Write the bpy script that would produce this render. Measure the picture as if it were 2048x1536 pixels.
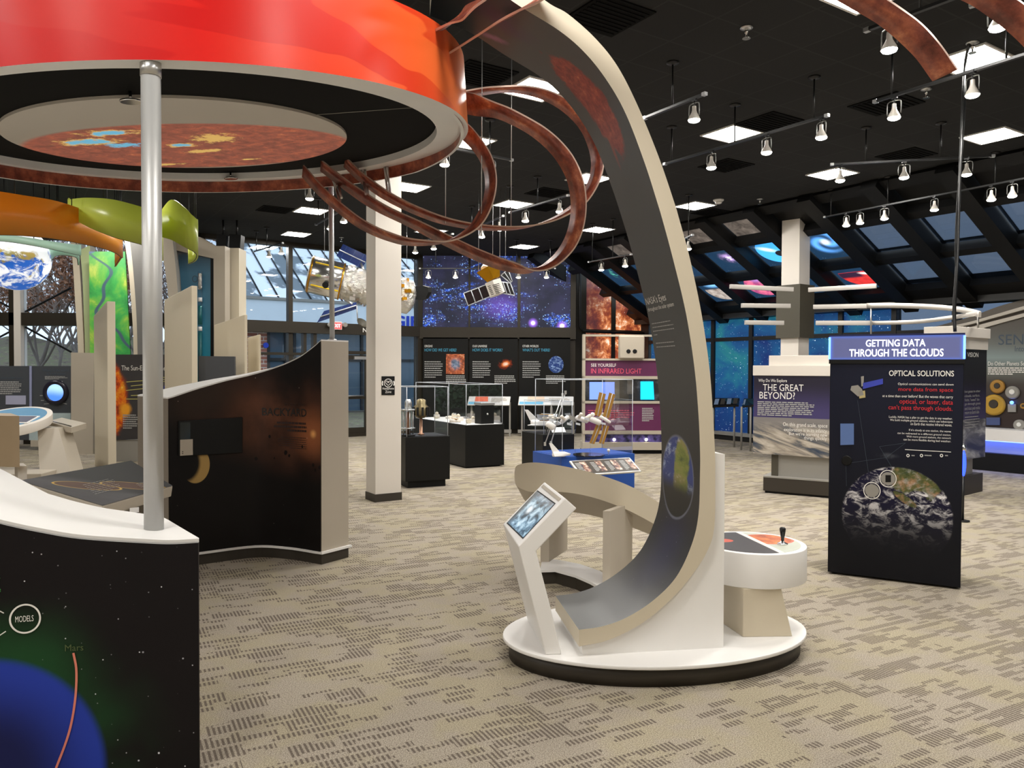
import bpy, bmesh, math, random
from mathutils import Vector, Matrix

for _o in list(bpy.data.objects):
    bpy.data.objects.remove(_o)
SC = bpy.context.scene
COL = SC.collection
R3 = random.Random(7)

# ------------------------------------------------------------------ camera
F = 1540.0            # focal length in pixels of a 2048 x 1536 frame
HC = 1.70             # eye height
PITCH = 32 / 1540.0
ROLL = 0.004
_f = Vector((0, math.cos(PITCH), -math.sin(PITCH)))
_u = Vector((0, math.sin(PITCH), math.cos(PITCH)))
_x = Vector((1, 0, 0))
CX = _x * math.cos(ROLL) + _u * math.sin(ROLL)
CU = _u * math.cos(ROLL) - _x * math.sin(ROLL)
CF = _f
CAM = Vector((0, 0, HC))
cd = bpy.data.cameras.new('camera')
cd.sensor_width = 36
cd.lens = F / 2048 * 36
cd.clip_start = 0.05
cd.clip_end = 400
cam = bpy.data.objects.new('camera', cd)
COL.objects.link(cam)
cam.matrix_world = Matrix(((CX.x, CU.x, -CF.x, CAM.x), (CX.y, CU.y, -CF.y, CAM.y), (CX.z, CU.z, -CF.z, CAM.z), (0, 0, 0, 1)))
SC.camera = cam

# ------------------------------------------------------------------ world, exposure
SC.view_settings.view_transform = 'Standard'
SC.view_settings.look = 'None'
SC.view_settings.exposure = 0.95
SC.view_settings.gamma = 1.0
SC.view_settings.use_curve_mapping = False
W = bpy.data.worlds.new('overcast_sky')
SC.world = W
W.use_nodes = True
_bg = W.node_tree.nodes['Background']
_bg.inputs[0].default_value = (0.72, 0.86, 1.0, 1)
_bg.inputs[1].default_value = 0.80
SC.cycles.max_bounces = 7
SC.cycles.diffuse_bounces = 4
SC.cycles.glossy_bounces = 3
SC.cycles.transmission_bounces = 4
SC.cycles.transparent_max_bounces = 24
SC.cycles.sample_clamp_indirect = 4.0
SC.cycles.use_denoising = True
PANEL_LIGHT = 40.0    # radiance of the ceiling panels
SPOT_WATT = 32.0      # each track lamp
CEIL = 4.60

# ------------------------------------------------------------------ pixels -> points
def ray(u, v):
    return CX * ((u - 1024) / F) + CU * ((768 - v) / F) + CF
def G(u, v, z=0.0):
    r = ray(u, v)
    return CAM + r * ((z - HC) / r.z)
def D(u, v, Y):
    r = ray(u, v)
    return CAM + r * (Y / r.y)
def V(*a):
    return Vector(a)
Z = V(0, 0, 1)
LOC = {}

class Fr:
    """upright plane: origin, horizontal right direction r, normal towards the viewer"""
    def __init__(s, o, r):
        s.o = Vector(o)
        s.r = V(r[0], r[1], 0).normalized()
        s.n = s.r.cross(Z)
    def px(s, u, v):
        d = ray(u, v)
        p = CAM + d * ((s.o - CAM).dot(s.n) / d.dot(s.n)) - s.o
        return (p.dot(s.r), p.z)
    def pt(s, x, y, d=0.0):
        return s.o + s.r * x + Z * y + s.n * d
    def P(s, u, v, d=0.0):
        return s.pt(*s.px(u, v), d)
    map = pt
    def uv(s, p):
        q = p - s.o
        return (q.dot(s.r), q.z)
    def rect(s, u0, v0, u1, v1):
        a = s.px(u0, (v0 + v1) / 2); b = s.px(u1, (v0 + v1) / 2); c = s.px((u0 + u1) / 2, v0); d = s.px((u0 + u1) / 2, v1)
        return a[0], b[0], d[1], c[1]

class Ruled:
    """polyline pts swept along direction w: a curved wall or a bent strip"""
    def __init__(s, pts, w):
        s.p = [Vector(p) for p in pts]
        s.w = Vector(w).normalized()
        s.s = [0.0]
        for a, b in zip(s.p, s.p[1:]):
            s.s.append(s.s[-1] + (b - a).length)
    def seg(s, t):
        for i in range(len(s.p) - 1):
            if t <= s.s[i + 1] or i == len(s.p) - 2:
                return i, (t - s.s[i]) / max(1e-9, s.s[i + 1] - s.s[i])
    def nrm(s, i):
        n = s.w.cross(s.p[i + 1] - s.p[i]).normalized()
        return -n if n.dot(CAM - s.p[i]) < 0 and not getattr(s, 'keep', False) else n
    def map(s, t, w, d=0.0):
        i, k = s.seg(t)
        return s.p[i].lerp(s.p[i + 1], k) + s.w * w + s.nrm(i) * d
    def px(s, u, v):
        best = None
        r = ray(u, v)
        for i in range(len(s.p) - 1):
            e = s.p[i + 1] - s.p[i]
            M = Matrix((r, -e, -s.w)).transposed()
            try:
                x = M.inverted() @ (s.p[i] - CAM)
            except Exception:
                continue
            k = x[1]
            err = max(0, -k, k - 1)
            if best is None or err < best[0]:
                best = (err, s.s[i] + k * e.length, x[2])
        return best[1], best[2]
    def rect(s, u0, v0, u1, v1):
        a = s.px(u0, (v0 + v1) / 2); b = s.px(u1, (v0 + v1) / 2); c = s.px((u0 + u1) / 2, v0); d = s.px((u0 + u1) / 2, v1)
        return a[0], b[0], d[1], c[1]

def catmull(pts, n=8):
    P = [Vector(p) for p in pts]
    P = [P[0] * 2 - P[1]] + P + [P[-1] * 2 - P[-2]]
    out = []
    for i in range(1, len(P) - 2):
        a, b, c, d = P[i - 1], P[i], P[i + 1], P[i + 2]
        for k in range(n):
            t = k / n
            out.append(0.5 * ((2 * b) + (c - a) * t + (2 * a - 5 * b + 4 * c - d) * t * t + (3 * b - a - 3 * c + d) * t ** 3))
    out.append(P[-2])
    return out

# ------------------------------------------------------------------ mesh builder
class MB:
    def __init__(s):
        s.v = []; s.f = []; s.m = []; s.sm = []
    def add(s, vs, fs, mi=0, sm=False):
        b = len(s.v)
        s.v += [Vector(v) for v in vs]
        for f in fs:
            s.f.append([b + i for i in f]); s.m.append(mi); s.sm.append(sm)
        return s
    def box(s, c, size, rot=None, mi=0):
        x, y, z = size[0] / 2, size[1] / 2, size[2] / 2
        vs = [V(a * x, b * y, e * z) for a in (-1, 1) for b in (-1, 1) for e in (-1, 1)]
        if rot is not None:
            Mx = rot if isinstance(rot, Matrix) else Matrix.Rotation(rot, 3, 'Z')
            vs = [Mx @ v for v in vs]
        vs = [Vector(c) + v for v in vs]
        return s.add(vs, [(0, 1, 3, 2), (4, 6, 7, 5), (0, 4, 5, 1), (2, 3, 7, 6), (0, 2, 6, 4), (1, 5, 7, 3)], mi)
    def prism(s, pts, vec, mi=0, mside=None, sm=False):
        n = len(pts); vec = Vector(vec)
        A = [Vector(p) for p in pts]
        s.add(A + [p + vec for p in A], [list(range(n)), list(range(2 * n - 1, n - 1, -1))], mi)
        b = len(s.v) - 2 * n
        for i in range(n):
            j = (i + 1) % n
            s.f.append([b + i, b + j, b + n + j, b + n + i]); s.m.append(mi if mside is None else mside); s.sm.append(sm)
        return s
    def hexa(s, a, b, mi=0):
        """two matching quads joined"""
        return s.add(list(a) + list(b), [(0, 1, 2, 3), (7, 6, 5, 4), (0, 4, 5, 1), (1, 5, 6, 2), (2, 6, 7, 3), (3, 7, 4, 0)], mi)
    def lathe(s, c, axis, prof, n=24, mi=0, sm=True, cap=True):
        ax = Vector(axis).normalized()
        t = V(1, 0, 0) if abs(ax.x) < .9 else V(0, 1, 0)
        e1 = ax.cross(t).normalized(); e2 = ax.cross(e1)
        vs = []
        for r, h in prof:
            for k in range(n):
                a = 2 * math.pi * k / n
                vs.append(Vector(c) + ax * h + (e1 * math.cos(a) + e2 * math.sin(a)) * r)
        fs = [(i * n + k, i * n + (k + 1) % n, (i + 1) * n + (k + 1) % n, (i + 1) * n + k) for i in range(len(prof) - 1) for k in range(n)]
        s.add(vs, fs, mi, sm)
        if cap:
            b = len(s.v) - len(vs)
            for q in (0, len(prof) - 1):
                s.f.append([b + q * n + k for k in range(n)]); s.m.append(mi); s.sm.append(False)
        return s
    def tube(s, pts, r, n=8, mi=0):
        P = [Vector(p) for p in pts]
        prev = None; vs = []
        for i, p in enumerate(P):
            t = (P[min(i + 1, len(P) - 1)] - P[max(i - 1, 0)]).normalized()
            if prev is None:
                q = V(0, 0, 1) if abs(t.z) < .9 else V(1, 0, 0)
                e1 = t.cross(q).normalized()
            else:
                e1 = (prev - t * prev.dot(t)).normalized()
            prev = e1
            e2 = t.cross(e1)
            rr = r[i] if isinstance(r, (list, tuple)) else r
            vs += [p + (e1 * math.cos(2 * math.pi * k / n) + e2 * math.sin(2 * math.pi * k / n)) * rr for k in range(n)]
        m = len(P)
        fs = [(i * n + k, i * n + (k + 1) % n, (i + 1) * n + (k + 1) % n, (i + 1) * n + k) for i in range(m - 1) for k in range(n)]
        s.add(vs, fs, mi, True)
        b = len(s.v) - len(vs)
        for q in (0, m - 1):
            s.f.append([b + q * n + k for k in range(n)]); s.m.append(mi); s.sm.append(False)
        return s
    def ribbon(s, pts, w, width, th, medge=1):
        """strip along pts; w = width direction, th = thickness across"""
        P = [Vector(p) for p in pts]; w = Vector(w).normalized()
        vs = []
        for i, p in enumerate(P):
            t = (P[min(i + 1, len(P) - 1)] - P[max(i - 1, 0)]).normalized()
            ww = (w - t * w.dot(t)).normalized()
            nn = t.cross(ww)
            for a, b in ((-.5, -.5), (.5, -.5), (.5, .5), (-.5, .5)):
                vs.append(p + ww * (a * width) + nn * (b * th))
        b0 = len(s.v); s.v += vs
        m = len(P)
        for i in range(m - 1):
            for k in range(4):
                j = (k + 1) % 4
                s.f.append([b0 + i * 4 + k, b0 + i * 4 + j, b0 + i * 4 + 4 + j, b0 + i * 4 + 4 + k])
                s.m.append(0 if k in (0, 2) else medge); s.sm.append(k in (0, 2))
        for q in (0, m - 1):
            s.f.append([b0 + q * 4 + k for k in range(4)]); s.m.append(medge); s.sm.append(False)
        return s
    def sphere(s, c, r, n=20, mi=0, sq=(1, 1, 1)):
        prof = [(max(1e-4, r * math.sin(math.pi * k / (n // 2))), -r * math.cos(math.pi * k / (n // 2))) for k in range(n // 2 + 1)]
        b = len(s.v)
        s.lathe((0, 0, 0), Z, prof, n, mi, True, False)
        for i in range(b, len(s.v)):
            q = s.v[i]
            s.v[i] = Vector(c) + V(q.x * sq[0], q.y * sq[1], q.z * sq[2])
        return s
    def build(s, name, mat, parent=None, uv=None, bev=0, label=None, loc=None, fix=True):
        me = bpy.data.meshes.new(name)
        o = bpy.data.objects.new(name, me)
        base = Vector(loc) if loc is not None else (LOC[parent.name] if parent is not None else V(0, 0, 0))
        me.from_pydata([v - base for v in s.v], [], s.f)
        for x in (mat if isinstance(mat, (list, tuple)) else [mat]):
            me.materials.append(x)
        me.polygons.foreach_set('material_index', s.m)
        me.polygons.foreach_set('use_smooth', s.sm)
        if fix:
            bm = bmesh.new(); bm.from_mesh(me)
            bmesh.ops.recalc_face_normals(bm, faces=bm.faces[:])
            bm.to_mesh(me); bm.free()
        if uv:
            L = me.uv_layers.new(name='UVMap')
            for lp in me.loops:
                L.data[lp.index].uv = uv(s.v[lp.vertex_index])
        me.update()
        COL.objects.link(o)
        LOC[o.name] = base
        if parent is not None:
            o.parent = parent
        else:
            o.location = base
        if bev:
            b = o.modifiers.new('bevel', 'BEVEL'); b.width = bev; b.segments = 2; b.limit_method = 'ANGLE'; b.angle_limit = math.radians(50)
        if label:
            o['label'] = label
        return o

def thing(name, label, cat, loc, group=None):
    o = bpy.data.objects.new(name, None)
    COL.objects.link(o)
    o.empty_display_size = .1
    o.location = Vector(loc)
    LOC[o.name] = Vector(loc)
    return tag(o, label, cat, group)
def tag(o, label, cat, group=None):
    o['label'] = label; o['category'] = cat
    if group:
        o['group'] = group
    return o
def struct(o):
    o['kind'] = 'structure'
    return o
def copy_tree(o, parent=None):
    c = o.copy(); COL.objects.link(c)
    LOC[c.name] = Vector(c.location)
    if parent is not None:
        c.parent = parent
    for ch in o.children:
        copy_tree(ch, c)
    return c
def slab(fr, pts, th, d=0.0):
    """front outline in frame metres, pushed back by th"""
    return MB().prism([fr.pt(x, y, d) for x, y in pts], fr.n * -th)
def slabpx(fr, pts, th, d=0.0):
    return slab(fr, [fr.px(u, v) for u, v in pts], th, d)
def rectpx(u0, v0, u1, v1):
    return [(u0, v1), (u1, v1), (u1, v0), (u0, v0)]
def box_fr(fr, x0, x1, y0, y1, d0, d1):
    return MB().prism([fr.pt(x0, y0, d1), fr.pt(x1, y0, d1), fr.pt(x1, y1, d1), fr.pt(x0, y1, d1)], fr.n * (d0 - d1))

# ------------------------------------------------------------------ text
_TX = {}
def glyphs(txt, bold=0):
    key = (txt, bold)
    if key not in _TX:
        c = bpy.data.curves.new('t', 'FONT'); c.body = txt; c.resolution_u = 3; c.offset = bold
        c.space_line = .95
        o = bpy.data.objects.new('t', c)
        COL.objects.link(o)
        me = o.to_mesh()
        vs = [v.co.copy() for v in me.vertices]; fs = [list(p.vertices) for p in me.polygons]
        o.to_mesh_clear()
        bpy.data.objects.remove(o); bpy.data.curves.remove(c)
        _TX[key] = (vs, fs)
    return _TX[key]
def text(sf, txt, r, mat, name, parent, d=.003, bold=0, fn=None):
    """flat lettering filling the rectangle r = (x0, x1, y0, y1) of surface sf"""
    vs, fs = glyphs(txt, bold)
    xs = [v.x for v in vs]; ys = [v.y for v in vs]
    a, b, c, e = min(xs), max(xs), min(ys), max(ys)
    x0, x1, y0, y1 = r
    f = fn or sf.map
    mb = MB()
    mb.add([f(x0 + (v.x - a) / (b - a) * (x1 - x0), y0 + (v.y - c) / (e - c) * (y1 - y0), d) for v in vs], fs)
    return mb.build(name, mat, parent, fix=False)
def textpx(sf, txt, u0, v0, u1, v1, mat, name, parent, d=.003, bold=0):
    return text(sf, txt, sf.rect(u0, v0, u1, v1), mat, name, parent, d, bold)
def lines(sf, r, n, mat, name, parent, d=.003, fill=.55, last=.6, right=False, fn=None, seed=1):
    """a paragraph too small to read: rows of word-long strokes"""
    q = random.Random(seed)
    x0, x1, y0, y1 = r
    f = fn or sf.map
    mb = MB(); hh = (y1 - y0) / n; Wd = x1 - x0
    for i in range(n):
        y = y1 - (i + .8) * hh
        L = Wd * (last if i == n - 1 else q.uniform(.88, 1))
        x = x0 + (Wd - L if right else 0); e = x + L
        while x < e - .02 * Wd:
            w = min(Wd * q.uniform(.04, .13), e - x)
            mb.add([f(x, y, d), f(x + w, y, d), f(x + w, y + hh * fill, d), f(x, y + hh * fill, d)], [(0, 1, 2, 3)])
            x += w + Wd * .015
    return mb.build(name, mat, parent, fix=False)
def linespx(sf, u0, v0, u1, v1, n, mat, name, parent, **k):
    return lines(sf, sf.rect(u0, v0, u1, v1), n, mat, name, parent, **k)

# ------------------------------------------------------------------ materials
def srgb(r, g, b):
    return tuple(((c / 255 + .055) / 1.055) ** 2.4 if c > 10 else c / 255 / 12.92 for c in (r, g, b))
class Sk:
    def __init__(s, n, k): s.n = n; s.k = k
    def _b(s, op, o, rev=False):
        return s.n.math(op, o, s) if rev else s.n.math(op, s, o)
    def __add__(s, o): return s._b('ADD', o)
    def __radd__(s, o): return s._b('ADD', o)
    def __sub__(s, o): return s._b('SUBTRACT', o)
    def __rsub__(s, o): return s._b('SUBTRACT', o, True)
    def __mul__(s, o): return s._b('MULTIPLY', o)
    def __rmul__(s, o): return s._b('MULTIPLY', o)
    def __truediv__(s, o): return s._b('DIVIDE', o)
class NM:
    def __init__(s, name, rough=.5, metal=0.0, spec=.5):
        s.mat = bpy.data.materials.new(name); s.mat.use_nodes = True
        s.t = s.mat.node_tree
        s.b = s.t.nodes['Principled BSDF']
        s.b.inputs['Roughness'].default_value = rough
        s.b.inputs['Metallic'].default_value = metal
        s.b.inputs['Specular IOR Level'].default_value = spec
    def node(s, t): return s.t.nodes.new(t)
    def put(s, sock, val):
        if isinstance(val, Sk): s.t.links.new(val.k, sock)
        elif isinstance(val, (tuple, list)) and len(val) == 3 and sock.type == 'RGBA': sock.default_value = (*val, 1)
        else: sock.default_value = val
    def math(s, op, a, b=None, c=None):
        n = s.node('ShaderNodeMath'); n.operation = op
        for i, x in enumerate((a, b, c)):
            if x is not None: s.put(n.inputs[i], x)
        return Sk(s, n.outputs[0])
    def xy(s, kind='UV'):
        n = s.node('ShaderNodeTexCoord'); q = s.node('ShaderNodeSeparateXYZ')
        s.t.links.new(n.outputs[kind], q.inputs[0])
        return [Sk(s, q.outputs[i]) for i in range(3)]
    def vec(s, x, y, z=0.0):
        n = s.node('ShaderNodeCombineXYZ')
        for i, k in enumerate((x, y, z)): s.put(n.inputs[i], k)
        return Sk(s, n.outputs[0])
    def noise(s, v, sc=5.0, det=4.0, ro=.5, dist=0.0):
        n = s.node('ShaderNodeTexNoise')
        s.put(n.inputs['Vector'], v)
        for k, x in (('Scale', sc), ('Detail', det), ('Roughness', ro), ('Distortion', dist)): s.put(n.inputs[k], x)
        return Sk(s, n.outputs['Fac'])
    def white(s, v):
        n = s.node('ShaderNodeTexWhiteNoise'); n.noise_dimensions = '3D'
        s.put(n.inputs['Vector'], v)
        return Sk(s, n.outputs['Value'])
    def stars(s, v, sc, size=.12, keep=.6):
        n = s.node('ShaderNodeTexVoronoi'); s.put(n.inputs['Vector'], v); n.inputs['Scale'].default_value = sc
        q = s.node('ShaderNodeSeparateColor'); s.t.links.new(n.outputs['Color'], q.inputs[0])
        b = s.sm(keep, 1.0, Sk(s, q.outputs[0]))
        return s.sm(size, size * .35, Sk(s, n.outputs['Distance'])) * b
    def sm(s, lo, hi, x):
        n = s.node('ShaderNodeMapRange'); n.interpolation_type = 'SMOOTHSTEP'
        if lo > hi:
            s.put(n.inputs[0], x); n.inputs[1].default_value = hi; n.inputs[2].default_value = lo; n.inputs[3].default_value = 1; n.inputs[4].default_value = 0
        else:
            s.put(n.inputs[0], x); n.inputs[1].default_value = lo; n.inputs[2].default_value = hi
        return Sk(s, n.outputs[0])
    def ramp(s, x, stops):
        n = s.node('ShaderNodeValToRGB'); s.put(n.inputs[0], x)
        e = n.color_ramp.elements
        while len(e) < len(stops): e.new(.5)
        for i, (p, c) in enumerate(stops):
            e[i].position = p; e[i].color = (*c, 1)
        return Sk(s, n.outputs[0])
    def mix(s, f, a, b, mode='MIX'):
        n = s.node('ShaderNodeMix'); n.data_type = 'RGBA'; n.blend_type = mode
        s.put(n.inputs[0], f); s.put(n.inputs[6], a); s.put(n.inputs[7], b)
        return Sk(s, n.outputs[2])
    def dist(s, x, y, cx, cy, rx=1.0, ry=None, rot=0.0):
        ry = rx if ry is None else ry
        a = x - cx; b = y - cy
        if rot:
            c, q = math.cos(rot), math.sin(rot)
            a, b = a * c + b * q, b * c - a * q
        a = a * (1 / rx); b = b * (1 / ry)
        return s.math('SQRT', a * a + b * b)
    def col(s, c, emit=0.0):
        s.put(s.b.inputs['Base Color'], c)
        if emit:
            s.put(s.b.inputs['Emission Color'], c); s.b.inputs['Emission Strength'].default_value = emit
        return s.mat
    def bump(s, h, st=.2, d=.01):
        n = s.node('ShaderNodeBump'); n.inputs['Strength'].default_value = st; n.inputs['Distance'].default_value = d
        s.put(n.inputs['Height'], h); s.t.links.new(n.outputs[0], s.b.inputs['Normal'])
        return s
def plain(name, rgb, rough=.5, metal=0.0, emit=0.0, spec=.5, vary=.06):
    n = NM(name, rough, metal, spec)
    if vary and not emit:
        x, y, z = n.xy('Object')
        k = n.noise(n.vec(x, y, z), 3.0, 3)
        c = n.mix(k, tuple(v * (1 - vary) for v in rgb), tuple(min(1, v * (1 + vary)) for v in rgb))
        return n.col(c)
    return n.col(rgb, emit)

M = {}
M['rail'] = plain('silver_grey_rail', srgb(192, 187, 180), .4, .2, vary=.02)
M['white'] = plain('white_laminate', srgb(236, 234, 231), .45, vary=.02)
M['warmwhite'] = plain('warm_white_paint', srgb(222, 215, 205), .6, vary=.02)
M['beige'] = plain('beige_laminate', srgb(205, 194, 172), .5, vary=.02)
M['greybeige'] = plain('grey_beige_laminate', srgb(178, 168, 152), .5, vary=.03)
M['taupe'] = plain('taupe_laminate', srgb(128, 118, 106), .5, vary=.03)  # darker taupe of the curved wall's body and the desk legs
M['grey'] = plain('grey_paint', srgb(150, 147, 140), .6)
M['olive'] = plain('dark_olive_paint', srgb(72, 68, 56), .6)
M['black'] = plain('black_paint', (.005, .005, .005), .5, spec=.25)
M['blackgloss'] = plain('black_gloss', (.008, .008, .009), .12)
M['case'] = plain('black_laminate', (.0055, .0055, .005), .45, spec=.25)
M['kick'] = plain('dark_toe_kick', srgb(52, 46, 38), .5)
M['bronze'] = plain('dark_bronze_metal', srgb(46, 40, 30), .45, .3)
M['steel'] = plain('brushed_steel', (.62, .62, .61), .32, .9)
M['pole'] = plain('satin_aluminium', (.52, .52, .51), .42, .45)
M['chrome'] = plain('chrome', (.8, .8, .8), .12, 1.0)
M['darkmetal'] = plain('dark_metal', (.03, .03, .03), .35, .6)
M['blue'] = plain('royal_blue_laminate', (.012, .075, .36), .4)
M['txt'] = plain('white_lettering', srgb(240, 238, 232), .6, vary=0)
M['txtgrey'] = plain('grey_lettering', srgb(170, 170, 168), .6, vary=0)
M['txtblack'] = plain('black_lettering', (.006, .005, .004), .5, vary=0)
M['txtteal'] = plain('teal_lettering', srgb(70, 165, 200), .6, vary=0)
M['txtred'] = plain('red_lettering', srgb(214, 44, 52), .6, vary=0)
M['txtpink'] = plain('pink_lettering', srgb(236, 92, 120), .6, vary=0)
M['txtgreen'] = plain('green_lettering', srgb(66, 158, 72), .6, vary=0)
M['txtblue'] = plain('blue_lettering', srgb(28, 62, 190), .6, vary=0)
M['txtnavy'] = plain('slate_lettering', srgb(70, 84, 98), .6, vary=0)
M['foil'] = NM('crinkled_silver_foil', .18, 1.0)
_n = M['foil']; _x, _y, _z = _n.xy('Object')
_k = _n.noise(_n.vec(_x, _y, _z), 14, 5, .7, 1.0)
_n.bump(_k, .7, .06)
M['foil'] = _n.col(_n.ramp(_n.noise(_n.vec(_x, _y, _z), 7, 4, .6), [(.35, (.75, .74, .7)), (.60, (.8, .78, .72)), (.72, (.75, .58, .28)), (.8, (.7, .68, .65))]))
M['gold'] = plain('gold_panel', srgb(176, 132, 62), .4, .35)
M['goldfoil'] = plain('gold_foil', srgb(196, 140, 24), .25, .8)
M['lens'] = plain('lit_lamp_lens', (1, .96, .88), emit=22.0)
M['lensoff'] = plain('frosted_lamp_lens', (1, .9, .72), emit=5.0)
M['panel'] = plain('lit_light_panel', (1, .965, .91), emit=PANEL_LIGHT)
def glass(name, tint=(1, 1, 1), gloss=.10, rough=0.0):
    n = NM(name); t = n.t
    t.nodes.remove(n.b)
    tr = n.node('ShaderNodeBsdfTransparent'); tr.inputs[0].default_value = (*tint, 1)
    gl = n.node('ShaderNodeBsdfGlossy'); gl.inputs['Roughness'].default_value = rough
    fr = n.node('ShaderNodeFresnel'); fr.inputs[0].default_value = 1.45
    mx = n.node('ShaderNodeMixShader')
    q = n.math('MULTIPLY', Sk(n, fr.outputs[0]), gloss * 10)
    t.links.new(q.k, mx.inputs[0]); t.links.new(tr.outputs[0], mx.inputs[1]); t.links.new(gl.outputs[0], mx.inputs[2])
    t.links.new(mx.outputs[0], t.nodes['Material Output'].inputs[0])
    return n.mat
M['glass'] = glass('window_glass', (.93, .96, 1.0), .08)
M['acrylic'] = glass('clear_acrylic', (.97, .98, .99), .03)
M['edge'] = plain('acrylic_edge', srgb(200, 205, 212), .25)
M['tint'] = glass('tinted_skylight_glass', (.33, .365, .42), .04)
def translucent(name, rgb, tr=.5):
    n = NM(name, .3)
    n.col(rgb)
    q = n.node('ShaderNodeBsdfTranslucent'); q.inputs[0].default_value = (*rgb, 1)
    mx = n.node('ShaderNodeMixShader'); mx.inputs[0].default_value = tr
    n.t.links.new(n.b.outputs[0], mx.inputs[1]); n.t.links.new(q.outputs[0], mx.inputs[2])
    n.t.links.new(mx.outputs[0], n.t.nodes['Material Output'].inputs[0])
    return n.mat
M['orange_film'] = translucent('orange_translucent_panel', srgb(222, 158, 58))
M['green_film'] = translucent('lime_translucent_panel', srgb(206, 214, 112))
M['teal_film'] = translucent('teal_translucent_panel', srgb(210, 238, 224))
# ================================================================== room shell
A33 = math.radians(33)
EA = V(math.cos(A33), math.sin(A33), 0)          # ceiling grid axes
EB = V(math.sin(A33), -math.cos(A33), 0)
NW = V(.839, .545, 0)                            # outward normal of the skylight wall
TW = V(.545, -.839, 0)                           # along the skylight wall
def WL(t, d=14.39, z=0.0):
    return NW * d + TW * t + Z * z
PA = V(-5.98, 17.4, 0); D1 = V(.81, .586, 0).normalized()
PB = V(-2.39, 20.0, 0)
PC = V(1.64, 20.0, 0)
PD = V(3.54, 20.95, 0)
PL = PA - D1 * 1.02
W1 = Fr(PA, D1)
W2 = Fr(PB, V(1, 0, 0))
W3 = Fr(PC, PD - PC)
W4 = Fr(WL(-15.65), TW)
W0 = Fr(V(-16, PL.y, 0), V(1, 0, 0))

# ---- carpet
n = NM('patterned_carpet', .95, spec=.1)
x, y, _z = n.xy('Object')
ca, sa = math.cos(math.radians(28)), math.sin(math.radians(28))
p = x * ca + y * sa
q = y * ca - x * sa
def carpet_layer(rh, bw, thr, seed, fill=1.0):
    row = n.math('FLOOR', q * (1 / rh))
    off = n.white(n.vec(row, seed, 0.0))
    blk = n.math('FLOOR', p * (1 / bw) + off * 7.0)
    m_ = n.sm(thr, thr + .02, n.white(n.vec(blk, row, seed + 3.0)))
    return m_ if fill >= 1 else m_ * n.math('LESS_THAN', n.math('FRACT', q * (1 / rh)), fill)
l1 = carpet_layer(.066, .17, .54, 1.0, .70)
l2 = carpet_layer(.125, .20, .76, 5.0, .84)
hole = carpet_layer(.022, .08, .82, 9.0)
blocks = n.math('MAXIMUM', l1, l2) * (1.0 - hole)
tick = n.sm(.3, .7, n.math('PINGPONG', p * (1 / .0115) + 0.0, 1.0))
fine = n.noise(n.vec(x, y, 0.0), 170, 3, .8)
broad = n.noise(n.vec(x, y, 0.0), 1.3, 3)
base = n.mix(n.sm(.35, .65, fine), srgb(118, 109, 97), srgb(186, 176, 160))
base = n.mix(n.sm(.4, .62, n.noise(n.vec(x, y, 1.0), 3.5, 3)), base, n.mix(n.sm(.35, .65, fine), srgb(122, 113, 95), srgb(186, 176, 152)))
dark = n.mix(n.sm(.3, .7, fine), srgb(78, 69, 61), srgb(114, 104, 94))
c = n.mix(blocks * (tick * .85 + .08), base, dark)
M['carpet'] = n.bump(fine, .25, .004).col(c)
FL = [(-16, -5), (7.2, -5)]
fl = MB()
edge = [V(-16, -5, 0), WL(4.5) , WL(-15.65), PC, PB, PA, PL, V(-16, PL.y, 0)]
fl.add(edge, [list(range(len(edge)))])
struct(fl.build('floor', M['carpet']))

# ---- ceiling
n = NM('dark_acoustic_tile', .85, spec=.2)
x, y, _z = n.xy('Object')
T = .55
a = x * EA.x + y * EA.y; b = x * EB.x + y * EB.y
ga = n.math('PINGPONG', a * (1 / T) + .07, .5); gb = n.math('PINGPONG', b * (1 / T) + .13, .5)
ln = n.math('MAXIMUM', n.sm(.022, .012, ga), n.sm(.022, .012, gb))
tl = n.white(n.vec(n.math('FLOOR', a * (1 / T) + .07), n.math('FLOOR', b * (1 / T) + .13), 0.0))
k = n.noise(n.vec(x, y, 0.0), 60, 2)
c = n.mix(tl, (.0185, .0190, .0195), (.0225, .0228, .0232))
c = n.mix(k * .3, c, (.028, .028, .028))
M['ceil'] = n.col(n.mix(ln * .7, c, (.036, .036, .036)))
ce = MB()
edge = [V(-16, -5, CEIL), WL(4.5, 11.29, CEIL), WL(-15.65, 11.29, CEIL) , PC + Z * CEIL, PB + Z * CEIL, PA + Z * CEIL, PL + Z * CEIL, V(-16, PL.y, CEIL)]
tri = V(PC.x, PC.y, CEIL)
k_ = (PC.dot(NW) - 11.29)
edge[2] = WL(PC.dot(TW), 11.29, CEIL) 
ce.prism(edge, V(0, 0, .15))
struct(ce.build('ceiling', M['ceil']))
M['wallpaint'] = plain('dark_wall_paint', srgb(58, 55, 50), .7)
M['lightwall'] = plain('pale_wall_paint', srgb(170, 164, 152), .7)
wb = MB().prism([V(-16, -5, 0), WL(4.5) , WL(4.5) + Z * CEIL, V(-16, -5, CEIL)], V(0, -.15, 0))
struct(wb.build('wall_back', M['lightwall']))
wl = MB().prism([V(-16, -5, 0), V(-16, PL.y, 0), V(-16, PL.y, CEIL), V(-16, -5, CEIL)], V(-.15, 0, 0))
struct(wl.build('wall_left', M['lightwall']))

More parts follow.
